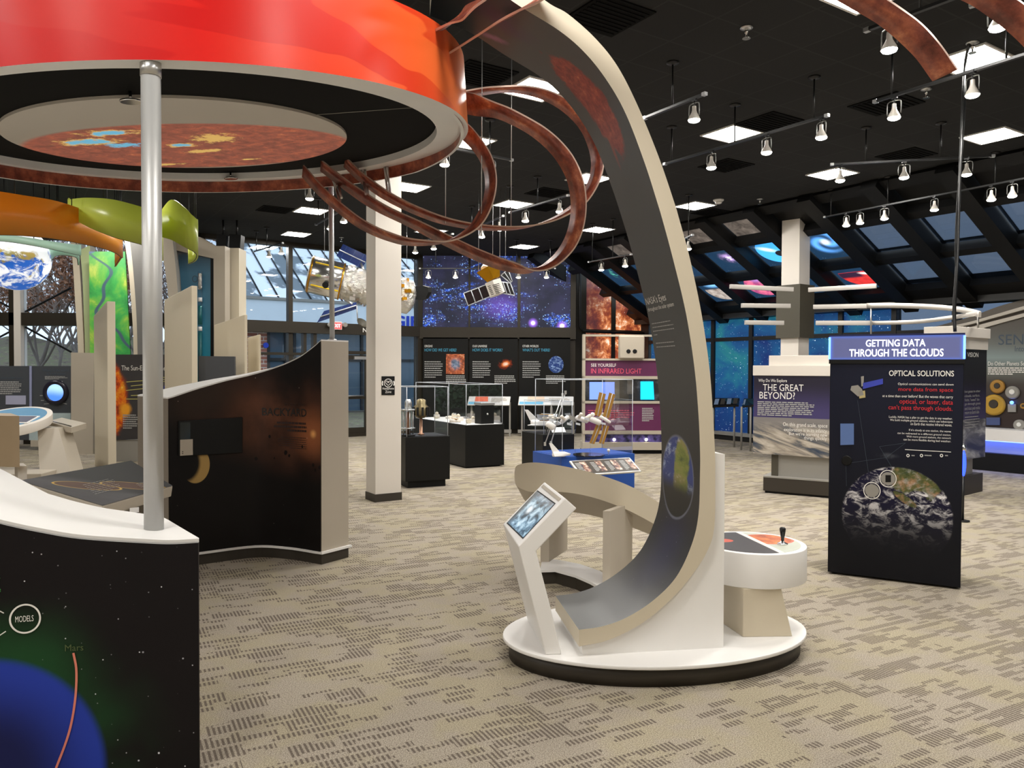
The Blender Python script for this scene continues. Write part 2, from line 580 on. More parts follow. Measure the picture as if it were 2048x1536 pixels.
# ---- glazed walls: opaque bands as one wall each, glass panes as windows
def bar(fr, x0, x1, y0, y1, d0=-.12, d1=.06):
    return (x0, x1, y0, y1, d0, d1)
def wall(name, fr, bars, mat):
    mb = MB()
    for x0, x1, y0, y1, d0, d1 in bars:
        mb.prism([fr.pt(x0, y0, d1), fr.pt(x1, y0, d1), fr.pt(x1, y1, d1), fr.pt(x0, y1, d1)], fr.n * (d0 - d1))
    return struct(mb.build(name, mat))
_wn = [0]
def window(fr, x0, x1, y0, y1, mat, uv=None, th=.012):
    _wn[0] += 1
    o = box_fr(fr, x0, x1, y0, y1, -th, 0).build('window_%d' % _wn[0], mat, uv=uv)
    return struct(o)

# W1: the door wall with the telescope in front
zt0, zt1 = 2.50, 2.76
x_l = -1.02; x_r = (PB - PA).length
xm = W1.px(580, 560)[0]; xd0 = W1.px(700, 780)[0]; xd1 = W1.px(738, 780)[0]
x545 = W1.px(584, 700)[0]; x600 = W1.px(599, 700)[0]
wall('wall_north', W1, [bar(W1, x_l, x_r, zt0, zt1, -.15, .12), bar(W1, x_l, x_r, 4.5, 4.6), bar(W1, x_l, x_r, 0, .08),
     bar(W1, xm - .05, xm + .05, 0, 4.6, -.12, .05), bar(W1, x_r - .12, x_r + .02, 0, 4.6, -.12, .10), bar(W1, x_l, x_l + .1, 0, 4.6),
     bar(W1, x600 + .08, x600 + .15, 0, zt0), bar(W1, xd1 - .02, xd1 + .10, 0, zt0, -.12, .08), bar(W1, xd0 - .95, xd0 - .87, 0, zt0),
     bar(W1, xd0 - .9, xd1 + .05, 2.02, 2.10), bar(W1, x_l, xd0 - .9, 1.98, 2.04)], M['bronze'])
for a_, b_ in ((x_l + .1, xm - .05), (xm + .05, x_r - .12)):
    window(W1, a_, b_, zt1, 4.5, M['glass'])
for a_, b_, c_, d_ in ((x_l + .1, xd0 - .95, .08, zt0), (xd0 - .87, xd1 - .02, 2.10, zt0), (xd1 + .1, x_r - .12, .08, zt0)):
    window(W1, a_, b_, c_, d_, M['glass'])
dr = MB()
dx0, dx1 = xd0 - .85, xd1 - .03
for x0, x1, y0, y1 in ((dx0, dx0 + .09, .02, 2.0), (dx1 - .09, dx1, .02, 2.0), (dx0, dx1, .02, .22), (dx0, dx1, 1.90, 2.0), (dx0, dx1, .92, .98)):
    dr.prism([W1.pt(x0, y0, .02), W1.pt(x1, y0, .02), W1.pt(x1, y1, .02), W1.pt(x0, y1, .02)], W1.n * -.06)
do = struct(dr.build('door_1', M['bronze']))
LOC[do.name] = V(0, 0, 0)
box_fr(W1, dx0 + .09, dx1 - .09, .22, 1.9, -.02, -.01).build('door_glass', M['glass'], do)
box_fr(W1, *W1.rect(706, 713, 730, 719), .02, .09).build('door_closer', M['steel'], do)
MB().tube([W1.pt(dx0 + .2, 1.0, .07), W1.pt(dx1 - .15, 1.0, .07)], .018).build('push_bar', M['steel'], do)

# W2: star window wall and dark panels below
xc = (PC - PB).length
s0, s1 = W2.px(840, 600)[0], W2.px(1148, 600)[0]
ys0, ys1 = W2.px(990, 655)[1], W2.px(990, 512)[1]
st = [W2.px(u, 600)[0] for u in (846, 937, 941, 1035, 1041, 1141)]
wall('wall_far', W2, [bar(W2, 0, xc, 0, ys0 - .01, -.2, 0), bar(W2, 0, xc, ys0 - .30, ys0, -.1, .14), bar(W2, 0, xc, ys1, 4.62, -.2, .02),
     bar(W2, 0, st[0], ys0, ys1), bar(W2, st[1], st[2], ys0, ys1), bar(W2, st[3], st[4], ys0, ys1), bar(W2, st[5], xc, ys0, ys1)], M['bronze'])
n = NM('backlit_star_field', .4, spec=.15)
x, y, _z = n.xy()
v = n.vec(x, y, 0.0)
band = n.noise(n.vec(x * .55, y * 1.5, 2.0), 1.5, 5, .6, .8)
lit = n.sm(.50, .74, band)
c = n.mix(n.sm(.35, .7, n.noise(v, 2.0, 3)), (.011, .012, .022), (.019, .019, .044))
c = n.mix(lit * n.sm(.42, .66, n.noise(v, 12, 5, .7)), c, (.03, .13, .80))
c = n.mix(n.sm(.9, .1, n.dist(x, y, 2.1, 3.3, .8, .55)) * .55, c, (.09, .05, .30))
c = n.mix(n.stars(v, 9, .15, .45), c, (.5, .62, 1.0))
c = n.mix(n.stars(v, 20, .34, .15) * n.sm(.44, .60, band), c, (.30, .55, 1.0))
c = n.mix(n.stars(v, 34, .3, .3) * n.sm(.50, .64, band), c, (.75, .88, 1.0))
for u_, v_, r_ in ((1066, 646, .07), (1124, 652, .08)):
    bx, by = W2.px(u_, v_)
    c = n.mix(n.sm(1.0, .0, n.dist(x, y, bx, by, r_ * 2.2)) * .8, c, (.35, .16, .9))
    c = n.mix(n.sm(1.0, .2, n.dist(x, y, bx, by, r_)), c, (1, .9, 1))
n.put(n.b.inputs['Base Color'], c); n.put(n.b.inputs['Emission Color'], c); n.b.inputs['Emission Strength'].default_value = .75
M['starfield'] = n.mat
for i in (0, 2, 4):
    window(W2, st[i], st[i + 1], ys0, ys1, M['starfield'], W2.uv)

# W3: nebula windows with a raking top edge
n = NM('backlit_orange_nebula', .3)
x, y, _z = n.xy()
v = n.vec(x, y, 0.0)
k = n.noise(v, 2.6, 9, .72, .15)
k2 = n.sm(-.1, 1.25, x + n.noise(v, 2.2, 5) * .7 - .35)
neb = n.ramp(k, [(.30, (.05, .016, .014)), (.46, (.26, .05, .018)), (.54, (.60, .19, .06)), (.59, (.85, .50, .30)), (.65, (1, .95, .9))])
c = n.mix(k2, (.018, .016, .028), neb)
c = n.mix(n.sm(2.5, 4.2, y) * .75, c, (.085, .02, .02))
c = n.mix(n.stars(v, 7, .08, .6), c, (.9, .85, .8))
n.put(n.b.inputs['Base Color'], c); n.put(n.b.inputs['Emission Color'], c); n.b.inputs['Emission Strength'].default_value = .55
M['nebula'] = n.mat
x3 = (PD - PC).length
za = W3.px(1230, 660)[1]
g = [W3.px(1173, 600)[0], W3.px(1223, 600)[0], W3.px(1231, 600)[0], W3.px(1290, 600)[0]]
wall('wall_corner', W3, [bar(W3, 0, x3, 0, za, -.2, 0), bar(W3, 0, g[0], za, 4.6, -.2, 0), bar(W3, g[1], g[2], za, 4.2, -.2, .02), bar(W3, g[3], x3, za, 3.1, -.2, 0)], M['bronze'])
def slant(fr, x0, x1, y0, ya, yb, mat, th=.012):
    _wn[0] += 1
    return struct(slab(fr, [(x0, y0), (x1, y0), (x1, yb), (x0, ya)], th, -.02).build('window_%d' % _wn[0], mat, uv=fr.uv))
slant(W3, g[0], g[1], za, 4.35, 3.9, M['nebula'])
slant(W3, g[2], g[3], za, 3.85, 3.1, M['nebula'])
# same picture again lower down, seen above the infrared exhibit
window(W3, W3.px(1172, 690)[0], W3.px(1222, 690)[0], W3.px(1200, 722)[1], za - .06, M['nebula'], W3.uv).location.y -= .02
window(W3, W3.px(1231, 690)[0], g[3], W3.px(1200, 722)[1], za - .06, M['nebula'], W3.uv).location.y -= .02
mb = MB()
fp = [W3.P(1156, 505, .10), W3.P(1156, 655, .10), W3.P(1162, 663, .10), W3.P(1300, 668, .10)]
mb.tube(fp, .035, 8)
struct(mb.build('trim_1', M['black']))

# W4: blue star windows, skylight above
tm = [-15.65 + 15.65 + k for k in range(1)]
X4 = lambda t: t + 15.65
mull = [X4(-13.1 - 1.15 + 1.15 * k) for k in range(12)]
b4 = [bar(W4, 0, 20, 0, .14, -.15, .10), bar(W4, 0, 20, 2.88, 3.12, -.2, .30), bar(W4, 0, 20, 2.36, 2.45, -.12, .05), bar(W4, 0, .3, 0, 3)]
b4 += [bar(W4, m_ - .05, m_ + .05, .1, 2.9) for m_ in mull]
wall('wall_right', W4, b4, M['darkmetal'])
box_fr(W4, 0, 20, .12, .20, .06, .14).build('trim_2', M['steel'])['kind'] = 'structure'
n = NM('blue_green_star_film', .4, spec=.15)
x, y, _z = n.xy()
v = n.vec(x, y, 0.0)
k = n.noise(v, .75, 6, .6, .6)
c = n.ramp(k, [(.34, (.007, .022, .10)), (.48, (.008, .055, .15)), (.58, (.012, .10, .15)), (.68, (.02, .16, .14))])
c = n.mix(n.sm(1.5, .2, y) * .8, c, (.005, .015, .085))
c = n.mix(n.sm(.52, .72, n.noise(n.vec(x, y, 5.0), .9, 5)) * n.sm(8.5, 10.5, x) * .55, c, (.30, .07, .15))
c = n.mix(n.stars(v, 8, .12, .3), c, (.75, .9, 1))
c = n.mix(n.stars(v, 24, .22, .4) * .7, c, (.6, .8, 1))
n.put(n.b.inputs['Base Color'], c); n.put(n.b.inputs['Emission Color'], c); n.b.inputs['Emission Strength'].default_value = .55
M['bluefilm'] = n.mat
xs = [.3] + mull
for i in range(len(xs) - 1):
    if xs[i + 1] - xs[i] < .2:
        continue
    far = i < 6
    window(W4, xs[i] + .05, xs[i + 1] - .05, .2, 2.36, M['bluefilm'] if far else M['tint'], W4.uv)
    window(W4, xs[i] + .05, xs[i + 1] - .05, 2.45, 2.88, M['bluefilm'] if far else M['tint'], W4.uv)
window(W4, mull[-1] + .05, 20, .2, 2.36, M['tint']); window(W4, mull[-1] + .05, 20, 2.45, 2.88, M['tint'])

SL = math.hypot(3.10, 1.60)
SD = NW * (3.10 / SL) - Z * (1.60 / SL)
SN = TW.cross(SD)
if SN.z > 0: SN = -SN                    # towards the room
def SK(t, s, d=0.0):
    return NW * 11.29 + Z * CEIL + TW * t + SD * s + SN * d
mb = MB()
rc = [-8.12 - 1.145 * k for k in range(-10, 8)]
for t in rc:
    w = .13
    mb.hexa([SK(t - w, -.2, .24), SK(t + w, -.2, .24), SK(t + w, SL, .24), SK(t - w, SL, .24)], [SK(t - w, -.2, -.1), SK(t + w, -.2, -.1), SK(t + w, SL, -.1), SK(t - w, SL, -.1)])
for s, w in ((-.05, .12), (.775, .09), (1.92, .08), (3.2, .30)):
    t0, t1 = -15.65, 3.5
    mb.hexa([SK(t0, s - w, .14), SK(t1, s - w, .14), SK(t1, s + w, .14), SK(t0, s + w, .14)], [SK(t0, s - w, -.1), SK(t1, s - w, -.1), SK(t1, s + w, -.1), SK(t0, s + w, -.1)])
struct(mb.build('trim_3', M['black']))
def pane(t, s0, s1, mat, uv=False):
    """one skylight bay: t = low rafter side"""
    t0, t1 = t - 1.0, t - .14
    _wn[0] += 1
    f = (lambda p: ((p - SK(0, 0)).dot(TW) - t0, s1 - (p - SK(0, 0)).dot(SD))) if uv else None
    o = MB().hexa([SK(t0, s0), SK(t1, s0), SK(t1, s1), SK(t0, s1)], [SK(t0, s0, -.012), SK(t1, s0, -.012), SK(t1, s1, -.012), SK(t0, s1, -.012)])
    return struct(o.build('window_%d' % _wn[0], mat, uv=f))

def film(name, kind):
    """backlit printed film, one pane about .86 x .95 m"""
    n = NM(name, .3)
    x, y, _z = n.xy()
    v = n.vec(x, y, 0.0)
    c = n.mix(n.noise(v, 3, 3), (.008, .022, .050), (.012, .040, .085))
    c = n.mix(n.stars(v, 22, .12, .6), c, (.7, .8, 1))
    if kind == 'galaxy':
        d = n.dist(x, y, .42, .52, .40, .40)
        a = n.math('ARCTAN2', y - .52, x - .42)
        arm = n.math('SINE', a * 2.0 - d * 9.0) * .5 + .5
        c = n.mix(n.sm(1.0, .6, d) * (arm * .95 + .05), c, (.12, .40, 1.0))
        c = n.mix(n.sm(.35, .0, d), c, (.85, .95, 1))
    elif kind == 'hole':
        d = n.dist(x, y, .45, .48, .40, .40)
        c = n.mix(n.sm(1.02, .98, d), c, n.mix(n.sm(-.4, .35, n.noise(v, 3, 4) - (y - .3)), (.005, .05, .22), (.06, .42, .95)))
        c = n.mix(n.sm(1, 0, n.dist(x, y, .30, .56, .3, .10, -.5)), c, (.75, .95, 1))
        c = n.mix(n.sm(1, .2, n.dist(x, y, .70, .60, .16, .07, .8)), c, (.75, .25, .35))
        c = n.mix(n.sm(1.05, .95, n.dist(x, y, .52, .38, .13, .10)), c, (.012, .012, .014))
    elif kind == 'planet':
        d = n.dist(x, y, .45, .45, .38, .38)
        k = n.noise(v, 6, 6, .6)
        c = n.mix(n.sm(1.02, .98, d), c, n.mix(n.sm(.35, .65, k), (.30, .05, .16), (.75, .16, .25)))
        c = n.mix(n.sm(1, 0, n.dist(x, y, .5, .7, .3, .16)) * n.sm(1, .95, d), c, (.35, .18, .5))
    elif kind == 'redworld':
        d = n.dist(x, y, .46, .52, .40, .42)
        ins = n.sm(1.02, .98, d)
        c = n.mix(ins * n.sm(.60, .58, y), c, n.mix(n.noise(v, 8, 5), (.28, .01, .012), (.80, .05, .04)))
        c = n.mix(ins * n.sm(.36, .44, y) * n.sm(.59, .57, y) * n.sm(.55, .45, x), c, (.03, .012, .03))
        c = n.mix(n.sm(1, .3, n.dist(x, y, .60, .50, .20, .055, -.25)), c, (1, .85, .8))
    elif kind == 'moon':
        d = n.dist(x, y, .45, .45, .40, .40)
        ins = n.sm(1.02, .98, d)
        k = n.noise(v, 7, 6, .65)
        c = n.mix(ins * n.sm(.56, .48, y), c, n.ramp(k, [(.3, (.12, .08, .06)), (.6, (.45, .40, .36))]))
        c = n.mix(ins * n.sm(1, .1, n.dist(x, y, .42, .70, .34, .16)), c, (.22, .55, 1))
    elif kind == 'cluster':
        k = n.noise(v, 8, 6, .7)
        c = n.mix(n.sm(1, .05, n.dist(x, y, .45, .48, .30, .22, -.5)) * n.sm(.35, .65, k), c, (.62, .40, .85))
        c = n.mix(n.sm(.8, 0, n.dist(x, y, .43, .47, .16, .11)) * n.sm(.45, .6, k), c, (.9, .95, 1))
    elif kind == 'green':
        k = n.noise(v, 6, 6, .7)
        c = n.mix(n.sm(1, .1, n.dist(x, y, .5, .55, .42, .3)) * n.sm(.48, .62, k), c, (.15, .75, .55))
    elif kind == 'dusty':
        k = n.noise(v, 4, 7, .7, .6)
        c = n.mix(1.0, c, n.ramp(k, [(.35, (.03, .025, .022)), (.6, (.12, .10, .085)), (.75, (.22, .19, .16))]))
    n.put(n.b.inputs['Base Color'], c); n.put(n.b.inputs['Emission Color'], c); n.b.inputs['Emission Strength'].default_value = .75
    return n.mat
ART = {(1, 1): 'galaxy', (1, 2): 'redworld', (2, 1): 'hole', (2, 2): 'blank', (3, 1): 'cluster', (3, 2): 'planet', (4, 1): 'green', (4, 2): 'moon', (3, 0): 'dusty', (4, 0): 'dusty', (2, 0): 'dusty', (5, 1): 'cluster', (5, 2): 'blank', (6, 1): 'green', (6, 2): 'blank', (5, 0): 'dusty'}
FM = {}
for i in range(-8, 7):
    for j, (s0, s1) in enumerate(((.10, .68), (.86, 1.80), (1.98, 2.90))):
        kd = ART.get((i, j))
        if kd and kd not in FM:
            FM[kd] = film('skylight_film_' + kd, kd)
        t = -8.12 - 1.145 * (i - 1)
        if j == 0 and not kd:
            MB().hexa([SK(t - 1.0, .1), SK(t - .14, .1), SK(t - .14, .68), SK(t - 1.0, .68)], [SK(t - 1.0, .1, -.1), SK(t - .14, .1, -.1), SK(t - .14, .68, -.1), SK(t - 1.0, .68, -.1)]).build('trim_%d' % (20 + i), M['black'])['kind'] = 'structure'
            continue
        pane(t, s0, s1, FM[kd] if kd else M['tint'], bool(kd))

# W0: big windows looking out on the trees
x0m = W0.px(48, 640)[0]; xE = (PL - W0.o).dot(W0.r)
zb0, zb1 = W0.px(100, 651)[1], W0.px(100, 626)[1]
pc = W0.px(34, 600)[0]
wall('wall_left_windows', W0, [bar(W0, 0, xE, 4.45, 4.6), bar(W0, 0, xE, 0, .5), bar(W0, 0, xE, zb0, zb1, -.25, .1), bar(W0, pc - .12, pc, 0, 4.6, -.25, .1),
     bar(W0, xE - .15, xE, 0, 4.6), bar(W0, pc - 3.4, pc - 3.2, 0, 4.6)], M['bronze'])
box_fr(W0, pc, x0m, 0, 4.6, -.1, .12).build('pilaster', M['warmwhite'])['kind'] = 'structure'
mb = MB()
for a_, b_ in (((48, 623), (140, 575)), ((48, 654), (140, 704)), ((34, 623), (-60, 575)), ((34, 654), (-60, 704))):
    mb.tube([W0.P(*a_, -.05), W0.P(*b_, -.05)], .022, 6)
struct(mb.build('trim_4', M['black']))
for a_, b_ in ((0, pc - 3.4), (pc - 3.2, pc - .12), (x0m, xE - .15)):
    window(W0, a_, b_, zb1, 4.45, M['glass']); window(W0, a_, b_, .5, zb0, M['glass'])

# ================================================================== ceiling fittings
def add_light_obj(name, kind, parent, loc, **k):
    L = bpy.data.lights.new(name, kind)
    for a, b in k.items(): setattr(L, a, b)
    o = bpy.data.objects.new(name, L); COL.objects.link(o); o.parent = parent; o.location = loc
    return o
# recessed light panels
root = thing('ceiling_light', 'x', 'light', (0, 0, 0), 'recessed square ceiling lights')
h = .245
MB().add([V(-h, -h, -.004), V(h, -h, -.004), V(h, h, -.004), V(-h, h, -.004)], [(3, 2, 1, 0)]).build('diffuser', M['panel'], root, fix=False)
mb = MB()
for x0, y0, sx, sy in ((0, h + .012, 2 * h + .048, .024), (0, -h - .012, 2 * h + .048, .024), (h + .012, 0, .024, 2 * h), (-h - .012, 0, .024, 2 * h)):
    mb.box((x0, y0, -.006), (sx, sy, .014))
mb.build('frame', M['white'], root)
LIGHTS = [((1463, 267), 'right of the arch shoulder, crossed by a rail rod'), ((1985, 271), 'near the right edge beside the hanging black cord'), ((1940, 118), 'largest one, crossed by the copper strip at top right'),
          ((1665, 347), 'behind the rail of bluish lamps right of the column'), ((1390, 411), 'just right of the grey arch, beside a smoke detector'), ((1195, 459), 'just left of the grey arch above the nebula windows'),
          ((1048, 493), 'farthest one, right above the star windows'), ((1026, 408), 'inside the middle copper loop'), ((1178, 357), 'crossed by the outer copper loop left of the arch'), ((862, 462), 'behind the copper strips right of the white column'),
          ((622, 421), 'left of the thin pole and behind the canopy edge'), ((592, 468), 'above the snowy roof seen through the window'), ((818, 374), 'touching the right side of the white column under the canopy'),
          ((1072, 178), 'partly hidden by the left edge of the arch'), ((937, 283), 'peeking out behind the orange canopy rim'), ((530, 494), 'small one next to the bright tilted lamp at the door wall'), ((1735, -16), 'cut by the top edge of the picture')]
first = True
used = []
for (u, v), where in LIGHTS:
    o = root if first else copy_tree(root)
    first = False
    o.location = G(u, v, CEIL - .002); o.rotation_euler.z = A33
    used.append(o.location.copy())
    o['label'] = 'square ceiling light ' + where
for ka in (1.95, 4.7, 7.45, 10.2, -.8, -3.6, -6.4):  # unseen panels carry on the ceiling grid, kept for their light
    for kb in range(-18, 4):
        P_ = EA * ka + EB * (-3.76 + 2.75 * kb * .5 * 2 / 2 * 1.0)
        if P_.y > 4.2 or P_.y < -4.5 or P_.x > 6.5 or P_.x < -15 or P_.dot(NW) > 10.8: continue
        if min((P_ + Z * CEIL - q_).length for q_ in used) < 1.5: continue
        o = copy_tree(root); o.location = P_ + Z * (CEIL - .002); o.rotation_euler.z = A33; used.append(o.location.copy())
        o['label'] = 'square lit ceiling panel outside the picture above the viewer'
for P_ in (V(-7.5, 14, 0), V(-9.5, 11, 0), V(-11, 14.5, 0), V(-7, 9, 0), V(-11, 8, 0), V(-4.8, 11.2, 0)):  # unseen panels added to light the left hall
    o = copy_tree(root); o.location = P_ + Z * (CEIL - .002); o.rotation_euler.z = A33
    o['label'] = 'square lit ceiling panel added unseen over the left hall'
# dark return grilles
vents = [((1215, 32), 'biggest one, right of the arch top'), ((960, 150), 'left of the arch behind the steel cables'), ((1772, 208), 'crossed by a rail, right of the white column'), ((1538, 244), 'next to the light panel right of the arch'),
         ((1452, 331), 'right of the arch shoulder below a rail'), ((1812, 310), 'behind the rail of bluish lamps'), ((1095, 385), 'inside the outer copper loop'), ((550, 419), 'left of the thin pole under the canopy'), ((1085, 414), 'smaller one below its neighbour in the copper loop'), ((1425, 425), 'beside the smoke detector near the column')]
vr = None
M['ventblack'] = plain('matt_black_grille', (.006, .006, .006), .9, spec=.1)
for (u, v), where in vents:
    if vr is None:
        vr = thing('ceiling_vent', 'x', 'vent', (0, 0, 0), 'black ceiling grilles')
        MB().box((0, 0, -.004), (.56, .56, .012)).build('frame', M['ventblack'], vr)
        mb = MB()
        for i in range(9): mb.box((0, -.22 + i * .055, -.014), (.5, .018, .010))
        mb.build('grille', M['ventblack'], vr)
        o = vr
    else:
        o = copy_tree(vr)
    o.location = G(u, v, CEIL - .002); o.rotation_euler.z = A33
    o['label'] = 'black square ceiling grille ' + where
sp = None
for (u, v), where in (((1493, 55), 'nearest the top of the picture'), ((1853, 178), 'near the largest light panel'), ((1520, 398), 'left of the white column top'), ((1063, 250), 'behind the copper loop'), ((683, 475), 'near the door wall'), ((1945, 85), 'beside the top right light panel')):
    if sp is None:
        sp = thing('fire_sprinkler', 'x', 'sprinkler', (0, 0, 0), 'ceiling sprinklers')
        MB().lathe((0, 0, 0), -Z, [(.052, 0), (.055, .006), (.02, .012)], 16).build('escutcheon', M['steel'], sp)
        MB().lathe((0, 0, 0), -Z, [(.016, 0), (.016, .05), (.008, .055), (.008, .09)], 10).lathe((0, 0, -.09), -Z, [(.035, 0), (.035, .004)], 12).build('deflector', M['chrome'], sp)
        o = sp
    else: o = copy_tree(sp)
    o.location = G(u, v, CEIL); o['label'] = 'small chrome ceiling sprinkler ' + where
P_ = G(1437, 399, CEIL)
t = thing('smoke_detector', 'round white smoke detector on the black ceiling beside a light panel', 'smoke detector', P_)
MB().lathe(P_, -Z, [(.09, 0), (.09, .02), (.075, .035)], 20).build('base', M['white'], t)
MB().lathe(P_ - Z * .035, -Z, [(.06, 0), (.055, .03), (.03, .04)], 20).build('sensor_dome', M['white'], t)

# track lighting
TZ = 4.18
M['yoke'] = plain('dark_chrome_yoke', (.18, .18, .17), .3, .8)
M['reflector'] = plain('frosted_reflector', (.62, .58, .52), .35, .2)
head = thing('track_spotlight', 'x', 'spotlight', (0, 0, 0))
MB().box((0, 0, -.012), (.05, .028, .03)).tube([(0, 0, -.02), (0, 0, -.075)], .008).build('adapter', M['darkmetal'], head)
mb = MB()
for s_ in (-1, 1):
    mb.tube(catmull([(0, 0, -.045), (s_ * .045, 0, -.05), (s_ * .062, 0, -.075), (s_ * .062, 0, -.17)], 4), .005, 6)
mb.build('yoke', M['yoke'], head)
MB().lathe((0, 0, -.075), -Z, [(.018, 0), (.02, .04), (.026, .06), (.05, .105), (.056, .125)], 20, cap=False).build('reflector', M['reflector'], head)
MB().lathe((0, 0, -.198), -Z, [(.054, 0), (.048, .014), (.03, .022), (.001, .025)], 20, cap=False).build('lens', M['lens'], head)
add_light_obj('lamp_light', 'SPOT', head, (0, 0, -.24), energy=SPOT_WATT, spot_size=math.radians(75), spot_blend=.6, shadow_soft_size=.05, color=(1, .95, .885))
_hfirst = [True]
ORD = ['first', 'second', 'third', 'fourth', 'fifth', 'sixth', 'seventh', 'eighth']
def track(desc, e0, e1, heads, rods, z=TZ, tilt=None, lens=None, zb=.2):
    a = G(*e0, z); b = G(*e1, z)
    dr_ = (b - a); L = dr_.length; dr_.normalize()
    ang = math.atan2(dr_.y, dr_.x)
    rt = thing('lighting_track', 'black lighting rail ' + desc, 'lighting rail', a, 'ceiling lighting rails')
    MB().box((a + b) / 2, (L, .035, .022), ang).build('rail', M['darkmetal'], rt)
    MB().box(b, (.04, .038, .03), ang).build('end_cap', M['steel'], rt); MB().box(a, (.04, .038, .03), ang).build('end_cap', M['steel'], rt)
    for u in rods:
        # where the rail passes this image column
        best = min((abs(proj(a + dr_ * (L * k / 60))[0] - u), k) for k in range(61))[1]
        p_ = a + dr_ * (L * best / 60)
        MB().tube([p_, V(p_.x, p_.y, CEIL - .01)], .009, 8).build('rod', M['darkmetal'], rt)
        MB().lathe(V(p_.x, p_.y, CEIL), -Z, [(.06, 0), (.06, .012), (.02, .025)], 16).build('canopy', M['darkmetal'], rt)
    hs = sorted(heads, key=lambda q_: q_[0])
    for i, (u, v) in enumerate(hs):
        if _hfirst[0]: o = head; _hfirst[0] = False
        else: o = copy_tree(head)
        p_ = G(u, v, z - zb); k = min(max((p_ - a).dot(dr_), .06), L - .06)
        o.location = a + dr_ * k
        if tilt:
            o.rotation_euler = (tilt, 0, ang)
        else:
            o.rotation_euler.z = ang + R3.uniform(-.3, .3)
        o['label'] = ('spotlight, %s from left on the rail %s' % (ORD[i], desc)) if len(hs) > 1 else 'the only spotlight on the rail ' + desc
        o['group'] = 'spotlights on the rail ' + desc
def proj(p):
    d = Vector(p) - CAM; k = d.dot(CF)
    return 1024 + F * d.dot(CX) / k, 768 - F * d.dot(CU) / k
track('crossing the top right corner', (1734, 60), (1990, -35), [(1768, 95)], [1840])
track('at the extreme upper right edge', (1945, 10), (2120, -40), [(1982, 22)], [2060], zb=.15)
track('below the largest ceiling panel', (1751, 203), (2075, 101), [(1769, 230), (1930, 185)], [1781, 2013])
track('right of the arch, passing a ceiling light', (1330, 328), (1654, 231), [(1397, 330), (1512, 300), (1627, 265)], [1344, 1468, 1626])
track('beside the arch shoulder', (1290, 236), (1409, 188), [(1367, 235)], [1344])
track('with bluish lamps above the skylight', (1664, 329), (1986, 312), [(1693, 345), (1825, 340), (1960, 330)], [1732, 1883])
track('running in front of the skylight panes', (1650, 434), (2100, 347), [(1653, 445), (1681, 440), (1736, 432), (1843, 415), (1961, 395), (1997, 386), (2035, 378)], [1659, 1774, 1990])
track('behind the canopy rim', (880, 292), (1023, 320), [(896, 325), (999, 340)], [980])
track('inside the outer copper loop', (1020, 425), (1136, 391), [(1037, 440), (1096, 420)], [1003, 1074])
track('above the star windows', (925, 468), (1006, 432), [(940, 472), (982, 458)], [943])
track('right of the white column', (800, 492), (905, 468), [(811, 503), (847, 495), (879, 489)], [845])
track('left of the thin pole', (565, 373), (640, 366), [(583, 385)], [600])
track('between thin pole and white column', (632, 449), (690, 417), [(643, 456), (684, 438)], [636, 680])
track('in front of the snowy roof window', (508, 503), (565, 486), [(524, 512), (549, 495)], [512, 534])
track('across the star windows', (840, 537), (1110, 537), [(850, 549), (904, 547), (1035, 545), (1094, 545)], [870, 1035, 1100], z=3.95)
track('in front of the nebula windows', (1178, 524), (1262, 509), [(1183, 538), (1229, 530)], [1185, 1225], z=3.85)
track('hidden behind the arch at the skylight', (1368, 478), (1385, 470), [(1376, 498)], [1377], z=3.9)
# ================================================================== sun canopy (tilted ring on two poles)
RS = 1.513
RN = V(-.061, -.09, 1).normalized()
RC = CAM + V(-1.271, 3.241, 1 + .061 * -1.271 + .09 * .241) * RS
RR = 1.084 * RS
RX = V(1, 0, .061).normalized()
RY = RN.cross(RX).normalized()
def RP(x, y, h=0.0):
    return RC + RX * x + RY * y + RN * h
def ring_px(u, v, h=0.0):
    r = ray(u, v); p0 = RC + RN * h
    p = CAM + r * ((p0 - CAM).dot(RN) / r.dot(RN))
    q = p - RC
    return q.dot(RX), q.dot(RY)
can = thing('sun_canopy', 'huge red and orange ring canopy with a glowing sun disc underneath, on two poles', 'canopy', RC)
BH = .43
N_ = 128
def circ(r, cx=0.0, cy=0.0, h=0.0, n=N_, a0=0.0, a1=2 * math.pi):
    return [RP(cx + r * math.cos(a0 + (a1 - a0) * k / n), cy + r * math.sin(a0 + (a1 - a0) * k / n), h) for k in range(n)]
n = NM('printed_sun_band', .32)
x, y, _z = n.xy()
wv = n.noise(n.vec(x * .35 + y * 1.3, y * .9 - x * .2, 0.0), 1.6, 2, .5, .8)
stripe = n.sm(.44, .5, n.math('PINGPONG', x * .55 + y * 1.5 + wv * 1.6, .5) * 2.0)
swirl = n.math('PINGPONG', n.dist(x, y, 9.55, .9, 1.0, .8) * 5.0, .5)
c = n.ramp(n.sm(5.6, 9.8, x), [(0, srgb(168, 66, 88)), (.18, srgb(208, 44, 40)), (.42, srgb(228, 32, 26)), (.68, srgb(240, 74, 34)), (.88, srgb(240, 112, 52)), (1, srgb(246, 140, 70))])
c = n.mix(stripe * .62 * n.sm(9.3, 8.5, x), c, srgb(206, 14, 18))
c = n.mix(n.sm(.03, .0, swirl) * n.sm(8.9, 9.3, x) * .45, c, srgb(206, 78, 30))
M['sunband'] = n.col(c)
o_ = circ(RR); ot = circ(RR, h=BH)
bands = MB().add(o_ + ot, [(k, (k + 1) % N_, N_ + (k + 1) % N_, N_ + k) for k in range(N_)], sm=True)
